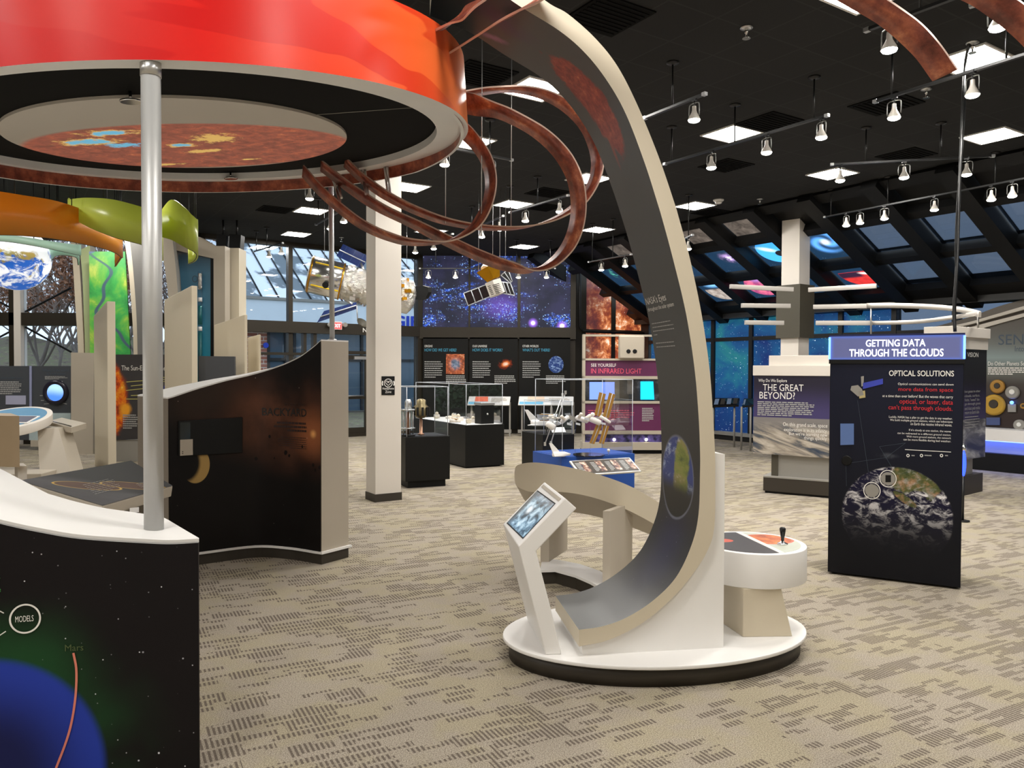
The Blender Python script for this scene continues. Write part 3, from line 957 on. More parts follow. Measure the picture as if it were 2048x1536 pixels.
def band_uv(p):
    q = p - RC
    a = math.atan2(q.dot(RY), q.dot(RX))      # near side is -pi/2
    a = (a + 1.5 * math.pi + .9) % (2 * math.pi)
    return (a * RR + .25, q.dot(RN))
def seam_fix(mb):
    pass
# seam opposite the viewer
bands.build('printed_band', M['sunband'], can, uv=band_uv, fix=False)
RI = RR - .145; IX, IY = -.055, -.035
i_ = circ(RI, IX, IY); it = circ(RI, IX, IY, .05); o2 = circ(RR - .004, 0, 0, .004); ob = circ(RR - .004, 0, 0, .05)
M['flange'] = plain('pale_grey_flange', srgb(240, 240, 238), .5)
fl_ = MB()
fl_.add(o_ + i_, [(k, (k + 1) % N_, N_ + (k + 1) % N_, N_ + k) for k in range(N_)])
fl_.add(i_ + it, [(k, (k + 1) % N_, N_ + (k + 1) % N_, N_ + k) for k in range(N_)], sm=True)
fl_.add(it + ob, [(k, (k + 1) % N_, N_ + (k + 1) % N_, N_ + k) for k in range(N_)])
fl_.build('flange', M['flange'], can)
M['soffit'] = plain('matt_black_soffit', (.0045, .0045, .0042), .85, spec=.15)
so = MB().prism(circ(RI + .01, IX, IY, .05), RN * .02)
so.prism(circ(RR - .01, h=BH - .02), RN * .02)
so.build('soffit', M['soffit'], can)
mb = MB()
for (a_, b_) in (((585, 233), (855, 213)), ((0, 270), (42, 268)), ((130, 372), (470, 356)), ((470, 356), (780, 318))):
    pa = RP(*ring_px(*a_, .048), .048); pb = RP(*ring_px(*b_, .048), .048)
    mb.tube([pa, pb], .0025, 4)
mb.build('seam_line', M['grey'], can)
sx, sy = ring_px(353, 282)
ex = ring_px(15, 294); ey = ring_px(699, 287)
SR = .5 * math.hypot(ex[0] - ey[0], ex[1] - ey[1]) * .985
sx, sy = (ex[0] + ey[0]) / 2, (ex[1] + ey[1]) / 2
n = NM('sun_projection', .6)
x, y, _z = n.xy()
v = n.vec(x, y, 0.0)
k = n.noise(v, 9, 9, .74, .5)
sun = n.ramp(k, [(.30, srgb(112, 64, 52)), (.5, srgb(154, 86, 70)), (.62, srgb(188, 102, 74)), (.76, srgb(232, 168, 108))])
B = [ring_px(*q_) for q_ in ((222, 278), (180, 295), (250, 301), (363, 301), (430, 287), (410, 312), (500, 328), (340, 338), (300, 338))]
_L, _R = ring_px(36, 311), ring_px(694, 288); _T, _B = ring_px(430, 257), ring_px(330, 347)
_an = math.atan2(_R[1] - _L[1], _R[0] - _L[0]); _len = math.hypot(_R[0] - _L[0], _R[1] - _L[1]) / 2
_ht = abs((_B[1] - _T[1]) * math.cos(_an) - (_B[0] - _T[0]) * math.sin(_an)) / 2
ins = n.sm(1.03, .97, n.dist(x, y, (_L[0] + _R[0]) / 2 - sx, (_T[1] + _B[1]) / 2 - sy, _len, _ht, _an))
edge_ = n.noise(v, 11, 6, .75)
def spot(c, i, rx, ry, col, rot=0.0, st=1.0):
    return n.mix(n.sm(1.0, .55, n.dist(x, y, B[i][0] - sx, B[i][1] - sy, rx, ry, rot) + (edge_ - .5) * 3.2) * st, c, col)
glow = srgb(255, 214, 120)
for i, rx, ry in ((0, .20, .09), (1, .24, .11), (3, .12, .07), (4, .16, .14), (5, .15, .06), (7, .14, .04), (6, .08, .03)):
    sun = spot(sun, i, rx, ry, glow, .0, .8)
for i, rx, ry in ((0, .15, .06), (1, .16, .075), (2, .13, .07), (3, .07, .05)):
    sun = spot(sun, i, rx, ry, srgb(120, 205, 245))
c = n.mix(ins, srgb(204, 198, 188), sun)
n.put(n.b.inputs['Base Color'], c)
n.put(n.b.inputs['Emission Color'], n.mix(ins, (0, 0, 0), sun)); n.b.inputs['Emission Strength'].default_value = .22
M['sunproj'] = n.mat
def disc_uv(p):
    q = p - RP(sx, sy); return (q.dot(RX), q.dot(RY))
MB().prism(circ(SR, sx, sy, .034, 96), RN * .02).build('projection_disc', M['sunproj'], can, uv=disc_uv)
# copper strip hanging round the far half
n = NM('printed_copper_strip', .32, .15)
x, y, _z = n.xy('Object')
v = n.vec(x, y, _z)
k = n.noise(v, 7, 8, .68)
M['copper'] = n.col(n.ramp(k, [(.30, srgb(80, 36, 28)), (.46, srgb(134, 70, 56)), (.58, srgb(174, 98, 72)), (.70, srgb(226, 152, 110))]))
M['ribedge'] = plain('pale_strip_edge', srgb(214, 186, 170), .35, .2)
mb = MB()
m = 80
up, dn = [], []
for k in range(m + 1):
    a = math.radians(-12 + 200 * k / m)
    h = .085 * min(1, max(0, (a + .2) / .95))
    up.append(RP((RR - .05) * math.cos(a), (RR - .05) * math.sin(a), 0))
    dn.append(RP((RR - .05) * math.cos(a), (RR - .05) * math.sin(a), -h - .001))
mb.add(up + dn, [(k, k + 1, m + 2 + k, m + 1 + k) for k in range(m)], sm=True)
ul = [RP((RR - .028) * math.cos(math.radians(-12 + 200 * k / m)), (RR - .028) * math.sin(math.radians(-12 + 200 * k / m)), 0) for k in range(m + 1)]
dl = [p + (a_ - b_) for p, a_, b_ in zip(dn, ul, up)]
mb.add(ul + dl, [(k, k + 1, m + 2 + k, m + 1 + k) for k in range(m)], sm=True)
mb.add(dn + dl, [(k, k + 1, m + 2 + k, m + 1 + k) for k in range(m)], mi=1)
mb.build('hanging_strip', [M['copper'], M['flange']], can)
for (u, v), r_ in (((262, 203), .034), ((462, 357), .03)):
    a_ = RP(*ring_px(u, v, 0), 0); p_ = RP(*ring_px(u, v, 0), .05)
    MB().tube([a_, p_], .008).lathe(a_, -RN, [(.05, -.006), (.055, 0), (.05, .005)], 16).build('sprinkler_head', M['chrome'], can)
# the prominence loops
WD = V(.60, -.80, 0)
def loop(pts, width, name='copper_loop', wd=WD):
    P3 = catmull([D(u, v, Y) for u, v, Y in pts], 10)
    return MB().ribbon(P3, wd, width, .012).build(name, [M['copper'], M['ribedge']], can)
loop([(606, 342, 6.1), (650, 390, 6.05), (720, 446, 5.95), (790, 477, 5.85), (850, 485, 5.75), (900, 480, 5.7), (945, 455, 5.65), (972, 415, 5.6), (982, 365, 5.6), (972, 318, 5.6), (942, 275, 5.65), (900, 240, 5.8)], .135)
loop([(642, 331, 6.1), (700, 376, 6.1), (760, 415, 6.05), (830, 449, 6.0), (900, 484, 5.9), (960, 512, 5.8), (1010, 530, 5.7), (1060, 538, 5.6), (1105, 524, 5.5), (1136, 492, 5.45), (1153, 450, 5.4), (1157, 400, 5.35), (1147, 350, 5.3), (1120, 304, 5.3), (1078, 265, 5.3), (1020, 232, 5.3), (970, 214, 5.35), (925, 205, 5.5)], .15)
loop([(690, 324, 6.1), (730, 361, 6.1), (780, 395, 6.05), (840, 424, 6.0), (900, 444, 5.95), (970, 455, 5.9), (1040, 455, 5.85), (1100, 441, 5.8), (1150, 413, 5.75), (1180, 378, 5.7), (1194, 340, 5.7), (1192, 300, 5.7), (1172, 252, 5.7), (1135, 214, 5.7), (1090, 190, 5.7), (1040, 179, 5.7), (985, 180, 5.7), (925, 190, 5.8)], .13)
loop([(848, 78, 4.4), (905, 42, 4.2), (962, 2, 4.0), (1030, -48, 3.85), (1130, -110, 3.7)], .09)
loop([(895, 108, 4.5), (980, 55, 4.3), (1060, 8, 4.1), (1140, -45, 3.9), (1240, -95, 3.75), (1400, -110, 3.6), (1580, -75, 3.5), (1730, 2, 3.45), (1800, 48, 3.45), (1850, 95, 3.45), (1890, 150, 3.5)], .115)
loop([(1700, -130, 3.3), (1830, -80, 3.25), (1930, -30, 3.2), (1992, 6, 3.2), (2050, 50, 3.2), (2100, 100, 3.2)], .115)
for a_, b_, Y0, Y1 in (((667, 362), (680, 402), 6.25, 6.0), ((674, 360), (683, 396), 6.2, 6.1), ((722, 336), (732, 388), 6.3, 6.0), ((729, 334), (736, 390), 6.25, 6.1), ((768, 323), (776, 386), 6.2, 6.05), ((773, 322), (780, 387), 6.15, 6.1)):
    MB().tube([D(*a_, Y0), D(*b_, Y1)], .011, 8).build('tie_rod', M['steel'], can)
for (u, v), Y in (((963, 478), 5.62), ((1022, 455), 5.85), ((891, 447), 5.95)):
    p_ = D(u, v, Y)
    MB().tube([p_, V(p_.x, p_.y, CEIL)], .0035, 5).build('hanger_cable', M['steel'], can)

# ================================================================== counter with the starry front (left foreground)
CZ = HC - (1077 - 734) / F * 3.2
ftop = catmull([D(u, v, Y) for u, v, Y in ((398, 1077, 3.2), (345, 1080, 3.185), (290, 1078, 3.175), (165, 1069.7, 3.15), (80, 1056, 3.12), (0, 1038.7, 3.08), (-90, 1014, 3.02), (-230, 972, 2.97), (-420, 905, 2.9))], 5)
btop = [D(u, v, Y) for u, v, Y in ((398, 1076, 3.22), (362, 1055, 3.42), (327, 1034, 3.62), (289, 1027.6, 3.66), (207, 1016, 3.68), (150, 1003, 3.73), (95, 987, 3.80), (0, 937, 4.12), (-90, 893, 4.3), (-230, 857, 4.3), (-420, 818, 4.1))]
nb = len(ftop)
_bl = [0.0]
for a_, b_ in zip(btop, btop[1:]): _bl.append(_bl[-1] + (b_ - a_).length)
def bat(f):
    t_ = f * _bl[-1]
    for i in range(len(btop) - 1):
        if t_ <= _bl[i + 1] + 1e-9: return btop[i].lerp(btop[i + 1], (t_ - _bl[i]) / (_bl[i + 1] - _bl[i]))
    return btop[-1]
btop = [bat(i / (nb - 1)) for i in range(nb)]
fpts = [V(p.x, p.y, 0) for p in ftop]; bpts = [V(p.x, p.y, 0) for p in btop][::-1]
def strip(mb, a, b, mi=0, sm=False):
    q = len(a)
    mb.add(list(a) + list(b), [(i, i + 1, q + i + 1, q + i) for i in range(q - 1)], mi, sm)
cnt = thing('exhibit_counter', 'curved counter with white top and a starry black, green and blue front, left foreground', 'exhibit counter', (fpts[8] + bpts[8]) / 2)
outline = fpts + bpts
dn_ = Z * -.014
mb = MB(); strip(mb, ftop, btop, 0, True); strip(mb, [p + dn_ for p in ftop], [p + dn_ for p in btop]); strip(mb, ftop, [p + dn_ for p in ftop]); strip(mb, btop, [p + dn_ for p in btop])
mb.add([ftop[-1], btop[-1], btop[-1] + dn_, ftop[-1] + dn_], [(0, 1, 2, 3)])
mb.build('countertop', M['white'], cnt)
cen = sum(outline, V(0, 0, 0)) / len(outline)
mb = MB(); lo_f = [p + Z * .012 for p in fpts]; lo_b = [p + Z * .012 for p in bpts[::-1]]; hi_f = [p - Z * .015 for p in ftop]; hi_b = [p - Z * .015 for p in btop]
strip(mb, lo_f, hi_f); strip(mb, lo_b, hi_b); strip(mb, lo_f, lo_b); strip(mb, hi_f, hi_b)
mb.add([lo_f[-1], lo_b[-1], hi_b[-1], hi_f[-1]], [(0, 1, 2, 3)])
mb.build('body', M['white'], cnt)
MB().prism([p + (cen - p).normalized() * .05 for p in outline], Z * .012).build('toe_kick', M['kick'], cnt)
CF_ = Ruled(fpts, Z)
n = NM('models_graphic', .5, spec=.2)
x, y, _z = n.xy()
v = n.vec(x, y, 0.0)
bc = CF_.px(-50, 1560); bp = CF_.px(208, 1536)
br = math.hypot(bc[0] - bp[0], bc[1] - bp[1]) 
d = n.dist(x, y, bc[0], bc[1], br)
c = n.mix(n.noise(v, 3, 3), (.006, .0045, .0055), (.009, .007, .0085))
gc = CF_.px(30, 1390)
c = n.mix(n.sm(1.0, .1, n.dist(x, y, gc[0], gc[1], .46, .42)) * .9, c, (.012, .070, .020))
c = n.mix(n.sm(1.75, 1.0, d) * n.sm(.3, .7, n.noise(v, 3, 2)) * .5, c, (.012, .075, .022))
c = n.mix(n.stars(v, 34, .13, .55), c, (.8, .8, .85))
c = n.mix(n.stars(v, 12, .07, .4), c, (.9, .9, 1))
blue = n.mix(n.sm(.35, .98, d), (.010, .014, .085), (.022, .050, .40))
c = n.mix(n.sm(1.06, .97, d), c, blue)
M['models'] = n.col(c)
m = len(fpts)
mb = MB()
off = [CF_.nrm(min(i, m - 2)) * .012 for i in range(m)]
A_ = [p + o_ + Z * .012 for p, o_ in zip(fpts, off)]; B_ = [p + o_ - Z * .015 for p, o_ in zip(ftop, off)]
mb.add(A_ + B_, [(i, i + 1, m + i + 1, m + i) for i in range(m - 1)], sm=True)
A2 = [p + Z * .012 for p in fpts]; B2 = [p - Z * .015 for p in ftop]
mb.add([A_[0], B_[0], B2[0], A2[0]], [(0, 1, 2, 3)])
def ruled_uv(rl):
    def f(p):
        best = None
        for i in range(len(rl.p) - 1):
            e = rl.p[i + 1] - rl.p[i]; q = p - rl.p[i]
            ww = q.dot(rl.w); q2 = q - rl.w * ww
            k = q2.dot(e) / e.length_squared
            kk = min(1, max(0, k))
            dd = (q2 - e * kk).length
            if best is None or dd < best[0]: best = (dd, rl.s[i] + kk * e.length, ww)
        return best[1], best[2]
    return f
mb.build('graphic_panel', M['models'], cnt, uv=ruled_uv(CF_), fix=False)
def ringdecal(sf, u, v, ru, rv, w, mat, name, parent, d=.016):
    s0, w0 = sf.px(u, v); s1, _w = sf.px(u + ru, v); _s, w1 = sf.px(u, v + rv)
    rx, ry = abs(s1 - s0), abs(w1 - w0); k = 48
    vs = [sf.map(s0 + (rx + e) * math.cos(2 * math.pi * i / k), w0 + (ry + e) * math.sin(2 * math.pi * i / k), d) for e in (-w / 2, w / 2) for i in range(k)]
    return MB().add(vs, [(i, (i + 1) % k, k + (i + 1) % k, k + i) for i in range(k)]).build(name, mat, parent, fix=False)
def strokedecal(sf, pts, w, mat, name, parent, d=.016):
    q = [V(*sf.px(u, v), 0) for u, v in pts]
    q = catmull(q, 6) if len(q) > 2 else q
    vs = []
    for i, p in enumerate(q):
        t = (q[min(i + 1, len(q) - 1)] - q[max(0, i - 1)]).normalized(); nn = V(-t.y, t.x, 0) * (w / 2)
        vs += [sf.map(p.x + nn.x, p.y + nn.y, d), sf.map(p.x - nn.x, p.y - nn.y, d)]
    return MB().add(vs, [(2 * i, 2 * i + 1, 2 * i + 3, 2 * i + 2) for i in range(len(q) - 1)]).build(name, mat, parent, fix=False)
ringdecal(CF_, 53, 1235, 30, 28, .007, M['txt'], 'model_ring', cnt)
textpx(CF_, 'MODELS', 33, 1229, 70, 1241, M['txt'], 'models_lettering', cnt, .016)
M['txtmars'] = plain('olive_lettering', srgb(78, 92, 52), .6, vary=0)
textpx(CF_, 'Mars', 133, 1286, 170, 1299, M['txtmars'], 'mars_lettering', cnt, .016)
M['arc'] = plain('salmon_line', srgb(226, 132, 112), .5, vary=0)
strokedecal(CF_, [(150, 1303), (156, 1340), (153, 1400), (140, 1465), (112, 1540)], .009, M['arc'], 'orbit_line', cnt)
strokedecal(CF_, [(0, 1219), (10, 1224)], .004, M['txt'], 'arrow', cnt)
strokedecal(CF_, [(0, 1269), (14, 1260)], .004, M['txt'], 'arrow', cnt)
textpx(CF_, 'of', -14, 1154, 3, 1166, M['txtgreen'], 'green_lettering', cnt, .016)
textpx(CF_, 'the', -24, 1172, 4, 1183, M['txtgreen'], 'green_lettering', cnt, .016)

# poles of the canopy
pb = G(308, 1060, ftop[6].lerp(btop[6], .35).z)
pt_ = RP(*ring_px(299, 124, 0), 0)
pl = thing('canopy_pole', 'thick silver pole rising from the white countertop to the red canopy', 'pole', pb, 'canopy poles')
zt = RC.z - (RN.x * (pb.x - RC.x) + RN.y * (pb.y - RC.y)) / RN.z
MB().tube([pb, V(pt_.x * .35 + pb.x * .65, pt_.y * .35 + pb.y * .65, zt - .06)], .0405, 24).build('tube', M['pole'], pl)
MB().tube([V(pt_.x * .35 + pb.x * .65, pt_.y * .35 + pb.y * .65, zt - .06), V(pt_.x * .36 + pb.x * .64, pt_.y * .36 + pb.y * .64, zt + .004)], .043, 24).build('collar', M['steel'], pl)

# ================================================================== "backyard" wall
bk = catmull([V(-2.87, 6.42, 0), G(400, 1104, .11), G(510, 1090.6, .11), G(580, 1094, .11), G(643, 1103.8, .11)], 6)
bk = [V(p.x, p.y, 0) for p in bk]
BF = Ruled(bk, Z)
prof = [(338, 796), (394, 777), (447.5, 761.6), (497.5, 750.6), (532, 741), (572.5, 727), (604, 711.6), (629, 693), (644, 679)]
pz = sorted(BF.px(u, v) for u, v in prof)
def topz(s):
    if s <= pz[0][0]: return pz[0][1]
    for (a, za_), (b, zb_) in zip(pz, pz[1:]):
        if s <= b: return za_ + (zb_ - za_) * (s - a) / (b - a)
    return pz[-1][1]
m = len(bk)
tz = [topz(s) for s in BF.s]
back = []
b0 = D(275, 795, 6.95); b0.z = 0; b1 = G(697, 1090, .11); b1.z = 0
for i, s in enumerate(BF.s):
    k = s / BF.s[-1]
    p = b0.lerp(b1, k) + V(0, .16, 0) * math.sin(math.pi * k)
    back.append(p)
wb_ = thing('exhibit_wall', 'dark brown curved exhibit wall sweeping up to a tall pillar end, with a planet scene', 'exhibit wall', (bk[m // 2] + back[m // 2]) / 2)
mb = MB()
fr_ = bk
def strip(mb, a, b, mi=0, sm=False):
    q = len(a)
    mb.add(list(a) + list(b), [(i, i + 1, q + i + 1, q + i) for i in range(q - 1)], mi, sm)
zb_ = .11
f0 = [p + Z * zb_ for p in fr_]; f1 = [p + Z * (z - .006) for p, z in zip(fr_, tz)]
g0 = [p + Z * zb_ for p in back]; g1 = [p + Z * (z - .006) for p, z in zip(back, tz)]
strip(mb, f0, f1, 0, True); strip(mb, g0, g1, 0, True)
mb.add([f0[0], f1[0], g1[0], g0[0]], [(0, 1, 2, 3)], 0); strip(mb, f0, g0); strip(mb, f1, g1)
mb.add([f0[-1], f1[-1], g1[-1], g0[-1]], [(0, 1, 2, 3)], 1)
mb.build('body', [M['taupe'], M['greybeige']], wb_)
mb = MB(); t1 = [p + Z * .012 for p in f1]; t2 = [p + Z * .012 for p in g1]
strip(mb, t1, t2); strip(mb, f1, t1); strip(mb, g1, t2); mb.add([f1[0], t1[0], t2[0], g1[0]], [(0, 1, 2, 3)]); mb.add([f1[-1], t1[-1], t2[-1], g1[-1]], [(0, 1, 2, 3)])
mb.build('top_cap', M['white'], wb_)
ou = [p + BF.nrm(min(i, m - 2)) * .02 for i, p in enumerate(fr_)]
mid = (b1 - fr_[-1]).normalized()
ou[-1] = ou[-1] + V(.02, -.005, 0); 
o2_ = back[::-1]; o2_ = [b1 + V(.03, .0, 0)] + o2_[1:]
MB().prism([p + Z * .092 for p in ou + o2_], Z * .020).build('trim', M['white'], wb_)
MB().prism([p for p in fr_ + back[::-1]], Z * .092).build('toe_kick', M['kick'], wb_)
n = NM('planets_graphic', .45, spec=.2)
x, y, _z = n.xy()
v = n.vec(x, y, 0.0)
def bp_(u, v_): return BF.px(u, v_)
c = n.mix(n.noise(v, 2.5, 4), (.0035, .003, .003), (.007, .005, .005))
g1_ = bp_(590, 850)
c = n.mix(n.sm(1, .0, n.dist(x, y, g1_[0], g1_[1] + .02, 1.2, .56, -.12)) * n.sm(.2, .8, n.noise(v, 2.2, 5)) , c, (.20, .075, .038))
g2_ = bp_(628, 868)
c = n.mix(n.sm(1, .0, n.dist(x, y, g2_[0], g2_[1], .34, .30)) * .8, c, (.36, .12, .045))
g0_ = bp_(400, 800)
c = n.mix(n.sm(1, .1, n.dist(x, y, g0_[0], g0_[1], .55, .24, .25)) * .8, c, (.030, .018, .012))
c = n.mix(n.sm(1, .0, n.dist(x, y, g2_[0], g2_[1], .05, .05)), c, (.85, .42, .14))
pc_ = bp_(391, 930)
ph = n.sm(1.02, .97, n.dist(x, y, pc_[0], pc_[1], .115, .155))
cr = n.sm(.80, 1.1, n.dist(x, y, pc_[0] - .085, pc_[1] + .02, .125, .165))
c = n.mix(ph * cr, c, (.42, .27, .09))
c = n.mix(n.stars(v, 11, .07, .6) * .6, c, (.5, .42, .36))
for u_, v_, r_ in ((573, 905, .018), (580, 911, .012), (540, 873, .012), (512, 917, .014), (606, 893, .01), (628, 930, .014), (632, 940, .012), (641, 935, .014), (550, 916, .008)):
    q_ = bp_(u_, v_)
    c = n.mix(n.sm(1.1, .9, n.dist(x, y, q_[0], q_[1], r_, r_ * 1.2) + (n.noise(v, 40, 2) - .5) * .8), c, (.006, .003, .003))
M['planets'] = n.col(c)
mb = MB()
a_ = [p + BF.nrm(min(i, m - 2)) * .010 + Z * .112 for i, p in enumerate(fr_)]; b_ = [p + BF.nrm(min(i, m - 2)) * .010 + Z * (z - .008) for i, (p, z) in enumerate(zip(fr_, tz))]
strip(mb, a_, b_, 0, True)
mb.build('graphic_panel', M['planets'], wb_, uv=ruled_uv(BF), fix=False)
textpx(BF, 'BACKYARD', 525, 816, 615, 832, M['txtblack'], 'backyard_lettering', wb_, .013, .012)
M['txtbrown'] = plain('brown_lettering', srgb(40, 20, 14), .5, vary=0)
textpx(BF, 'in our own', 571, 804, 614, 812, M['txtbrown'], 'subtitle', wb_, .013)
linespx(BF, 548, 842, 615, 864, 3, M['txtbrown'], 'caption_lines', wb_, d=.013, right=True)
linespx(BF, 556, 872, 615, 897, 6, M['txtbrown'], 'caption_lines', wb_, d=.013, right=True, fill=.3)
# recessed screen
def ruled_quad(sf, pts, d):
    return [sf.map(*sf.px(u, v), d) for u, v in pts]
MB().hexa(ruled_quad(BF, ((355, 912), (484, 905), (484, 834), (355, 842)), .026), ruled_quad(BF, ((355, 912), (484, 905), (484, 834), (355, 842)), .005)).build('screen_bezel', M['black'], wb_, bev=.004)
M['screen'] = plain('dark_screen_glass', (.012, .018, .018), .08, vary=0)
scr = MB().add(ruled_quad(BF, ((358, 909), (471, 902), (471, 837), (358, 845)), .0275), [(0, 1, 2, 3)]).build('screen', M['screen'], wb_, fix=False)
M['pic'] = plain('reddish_photo', srgb(72, 34, 36), .5, vary=.4)
MB().add(ruled_quad(BF, ((358, 911), (402, 908), (402, 877), (358, 879)), .029), [(0, 1, 2, 3)]).build('caption_card', M['greybeige'], wb_, fix=False)
MB().add(ruled_quad(BF, ((368, 899), (387, 898), (387, 880), (368, 881)), .030), [(0, 1, 2, 3)]).build('card_photo', M['pic'], wb_, fix=False)
linespx(BF, 362, 900, 396, 907, 2, M['txtbrown'], 'caption_lines', wb_, d=.030)
pp = D(669, 681, 6.80)
p2t = RP(*ring_px(668, 361, -.085), -.085)
pl2 = thing('canopy_pole', 'thin silver pole standing on the tall pillar end of the brown wall under the canopy', 'pole', V(pp.x, pp.y, pz[-1][1]), 'canopy poles')
pp = V(pp.x, pp.y, pz[-1][1])
zt2 = RC.z - (RN.x * (pp.x - RC.x) + RN.y * (pp.y - RC.y)) / RN.z
MB().tube([pp + V(-.02, 0, 0), V(pp.x - .03, pp.y, zt2 - .01)], .0225, 16).build('tube', M['pole'], pl2)
MB().lathe(pp + V(-.02, 0, .0), Z, [(.04, 0), (.04, .008), (.026, .014)], 16).build('base_flange', M['steel'], pl2)

class Pl:
    def __init__(s, o, ex, ey):
        s.o = o; s.ex = ex; s.ey = ey; s.n = ex.cross(ey).normalized()
        if s.n.dot(CAM - o) < 0: s.n = -s.n
    def map(s, x, y, d=0.0): return s.o + s.ex * x + s.ey * y + s.n * d
    def px(s, u, v):
        M_ = Matrix((ray(u, v), -s.ex, -s.ey)).transposed()
        q = M_.inverted() @ (s.o - CAM)
        return q[1], q[2]
    def rect(s, u0, v0, u1, v1):
        a = s.px(u0, (v0 + v1) / 2); b = s.px(u1, (v0 + v1) / 2); c = s.px((u0 + u1) / 2, v0); d = s.px((u0 + u1) / 2, v1)
        return a[0], b[0], d[1], c[1]
    def uv(s, p):
        q = p - s.o
        a, b, c = s.ex.length_squared, s.ex.dot(s.ey), s.ey.length_squared
        e, f = q.dot(s.ex), q.dot(s.ey); dt = a * c - b * b
        return (e * c - f * b) / dt, (a * f - b * e) / dt
# ---- reading desk between the two walls
FRp = D(345, 972, 5.3); FLp = G(205, 1012, FRp.z); BRp = D(262, 922, 5.9)
_nn = (FRp - FLp).cross(BRp - FRp).normalized()
_r = ray(38, 962); BLp = CAM + _r * ((FLp - CAM).dot(_nn) / _r.dot(_nn))
dk = thing('reading_desk', 'low slanted desk with a dark graphic of two round maps, beside the brown wall', 'desk', V((FRp.x + BLp.x) / 2, (FRp.y + BLp.y) / 2, 0))
nn = (FRp - FLp).cross(BRp - FRp).normalized()
if nn.z < 0: nn = -nn
MB().prism([FLp, FRp, BRp, BLp], -nn * .075).build('top', M['greybeige'], dk, bev=.006)
n = NM('desk_graphic', .62, spec=.3)
x, y, _z = n.xy()
v = n.vec(x, y, 0.0)
c = n.mix(n.sm(.25, .75, n.noise(n.vec(x, y * .25, 0.0), 3, 3)), srgb(56, 54, 56), srgb(84, 82, 84))
c = n.mix(n.sm(.35, .7, x + (n.noise(v, 2, 3) - .5) * .6), c, (.010, .009, .009))
_P0 = Pl(FLp, FRp - FLp, BRp - FRp)
for (u0_, v0_, ru_, rv_) in ((226, 956, 26, 11.5), (263, 948, 26, 11)):
    cx_, cy_ = _P0.px(u0_, v0_); rx_ = abs(_P0.px(u0_ + ru_, v0_)[0] - cx_); ry_ = abs(_P0.px(u0_, v0_ + rv_)[1] - cy_)
    dd = n.dist(x, y, cx_, cy_, rx_, ry_)
    k = n.noise(v, 14, 4)
    c = n.mix(n.sm(1, .96, dd), c, n.mix(k, (.05, .022, .014), (.12, .055, .03)))
    c = n.mix(n.sm(.93, .97, dd) * n.sm(1.04, 1.0, dd), c, srgb(196, 160, 70))
M['deskart'] = n.col(c)
ex_ = (FRp - FLp); ey_ = (BRp - FRp)
def desk_uv(p):
    q = p - FLp
    return q.dot(ex_) / ex_.length_squared, q.dot(ey_) / ey_.length_squared
up_ = nn * .003
MB().add([FLp + up_, FRp + up_, BRp + up_, BLp + up_], [(0, 1, 2, 3)]).build('graphic', M['deskart'], dk, uv=desk_uv, fix=False)
DP = Pl(FLp, ex_, ey_)
lines(DP, (.06, .45, .28, .62), 7, M['grey'], 'caption_lines', dk, d=.005, fill=.2)
lines(DP, (.62, .92, .16, .30), 4, M['grey'], 'caption_lines', dk, d=.005, fill=.25)
mid_ = (FLp + FRp + BRp + BLp) / 4
lg = MB()
a_ = FRp.lerp(FLp, .12); b_ = BRp.lerp(BLp, .12)
lg.prism([V(a_.x, a_.y, 0), V(b_.x, b_.y, 0), b_ - nn * .09, a_ - nn * .09], (FLp - FRp).normalized() * .05)
lg.build('leg', M['taupe'], dk)
lg = MB(); a_ = FRp.lerp(FLp, .9); b_ = BRp.lerp(BLp, .9)
lg.prism([V(a_.x, a_.y, 0), V(b_.x, b_.y, 0), b_ - nn * .09, a_ - nn * .09], (FLp - FRp).normalized() * .05)
lg.build('leg', M['taupe'], dk)
pf = Fr(V(FRp.x, FRp.y, 0) - ey_.normalized() * .004, FRp - FLp)
px_ = [(257, 1015), (275, 1015), (275, 1025), (257, 1025)]
tg = slabpx(pf, [(257, 1026), (275, 1024), (275, 1014), (257, 1016)], .003, .01)
o_ = tg.build('notice_card', M['white'], dk)
# ================================================================== "eyes" station: platform, arch, screen stand, joystick table
PZ = .125
pcx, pcy, pa, pb_, pr = .876, 4.632, .933, .581, math.radians(10)
def ell(a, b, z, n_=72):
    c, s = math.cos(pr), math.sin(pr)
    return [V(pcx + a * math.cos(t) * c - b * math.sin(t) * s, pcy + a * math.cos(t) * s + b * math.sin(t) * c, z) for t in [2 * math.pi * k / n_ for k in range(n_)]]
plt = thing('exhibit_platform', 'low oval white platform with dark base under the big grey arch', 'platform', (pcx, pcy, 0))
MB().prism(ell(pa, pb_, PZ - .022), Z * .022, sm=True).build('deck', M['white'], plt, bev=.004)
MB().prism(ell(pa - .035, pb_ - .035, 0), Z * (PZ - .022), sm=True).build('base', M['kick'], plt)
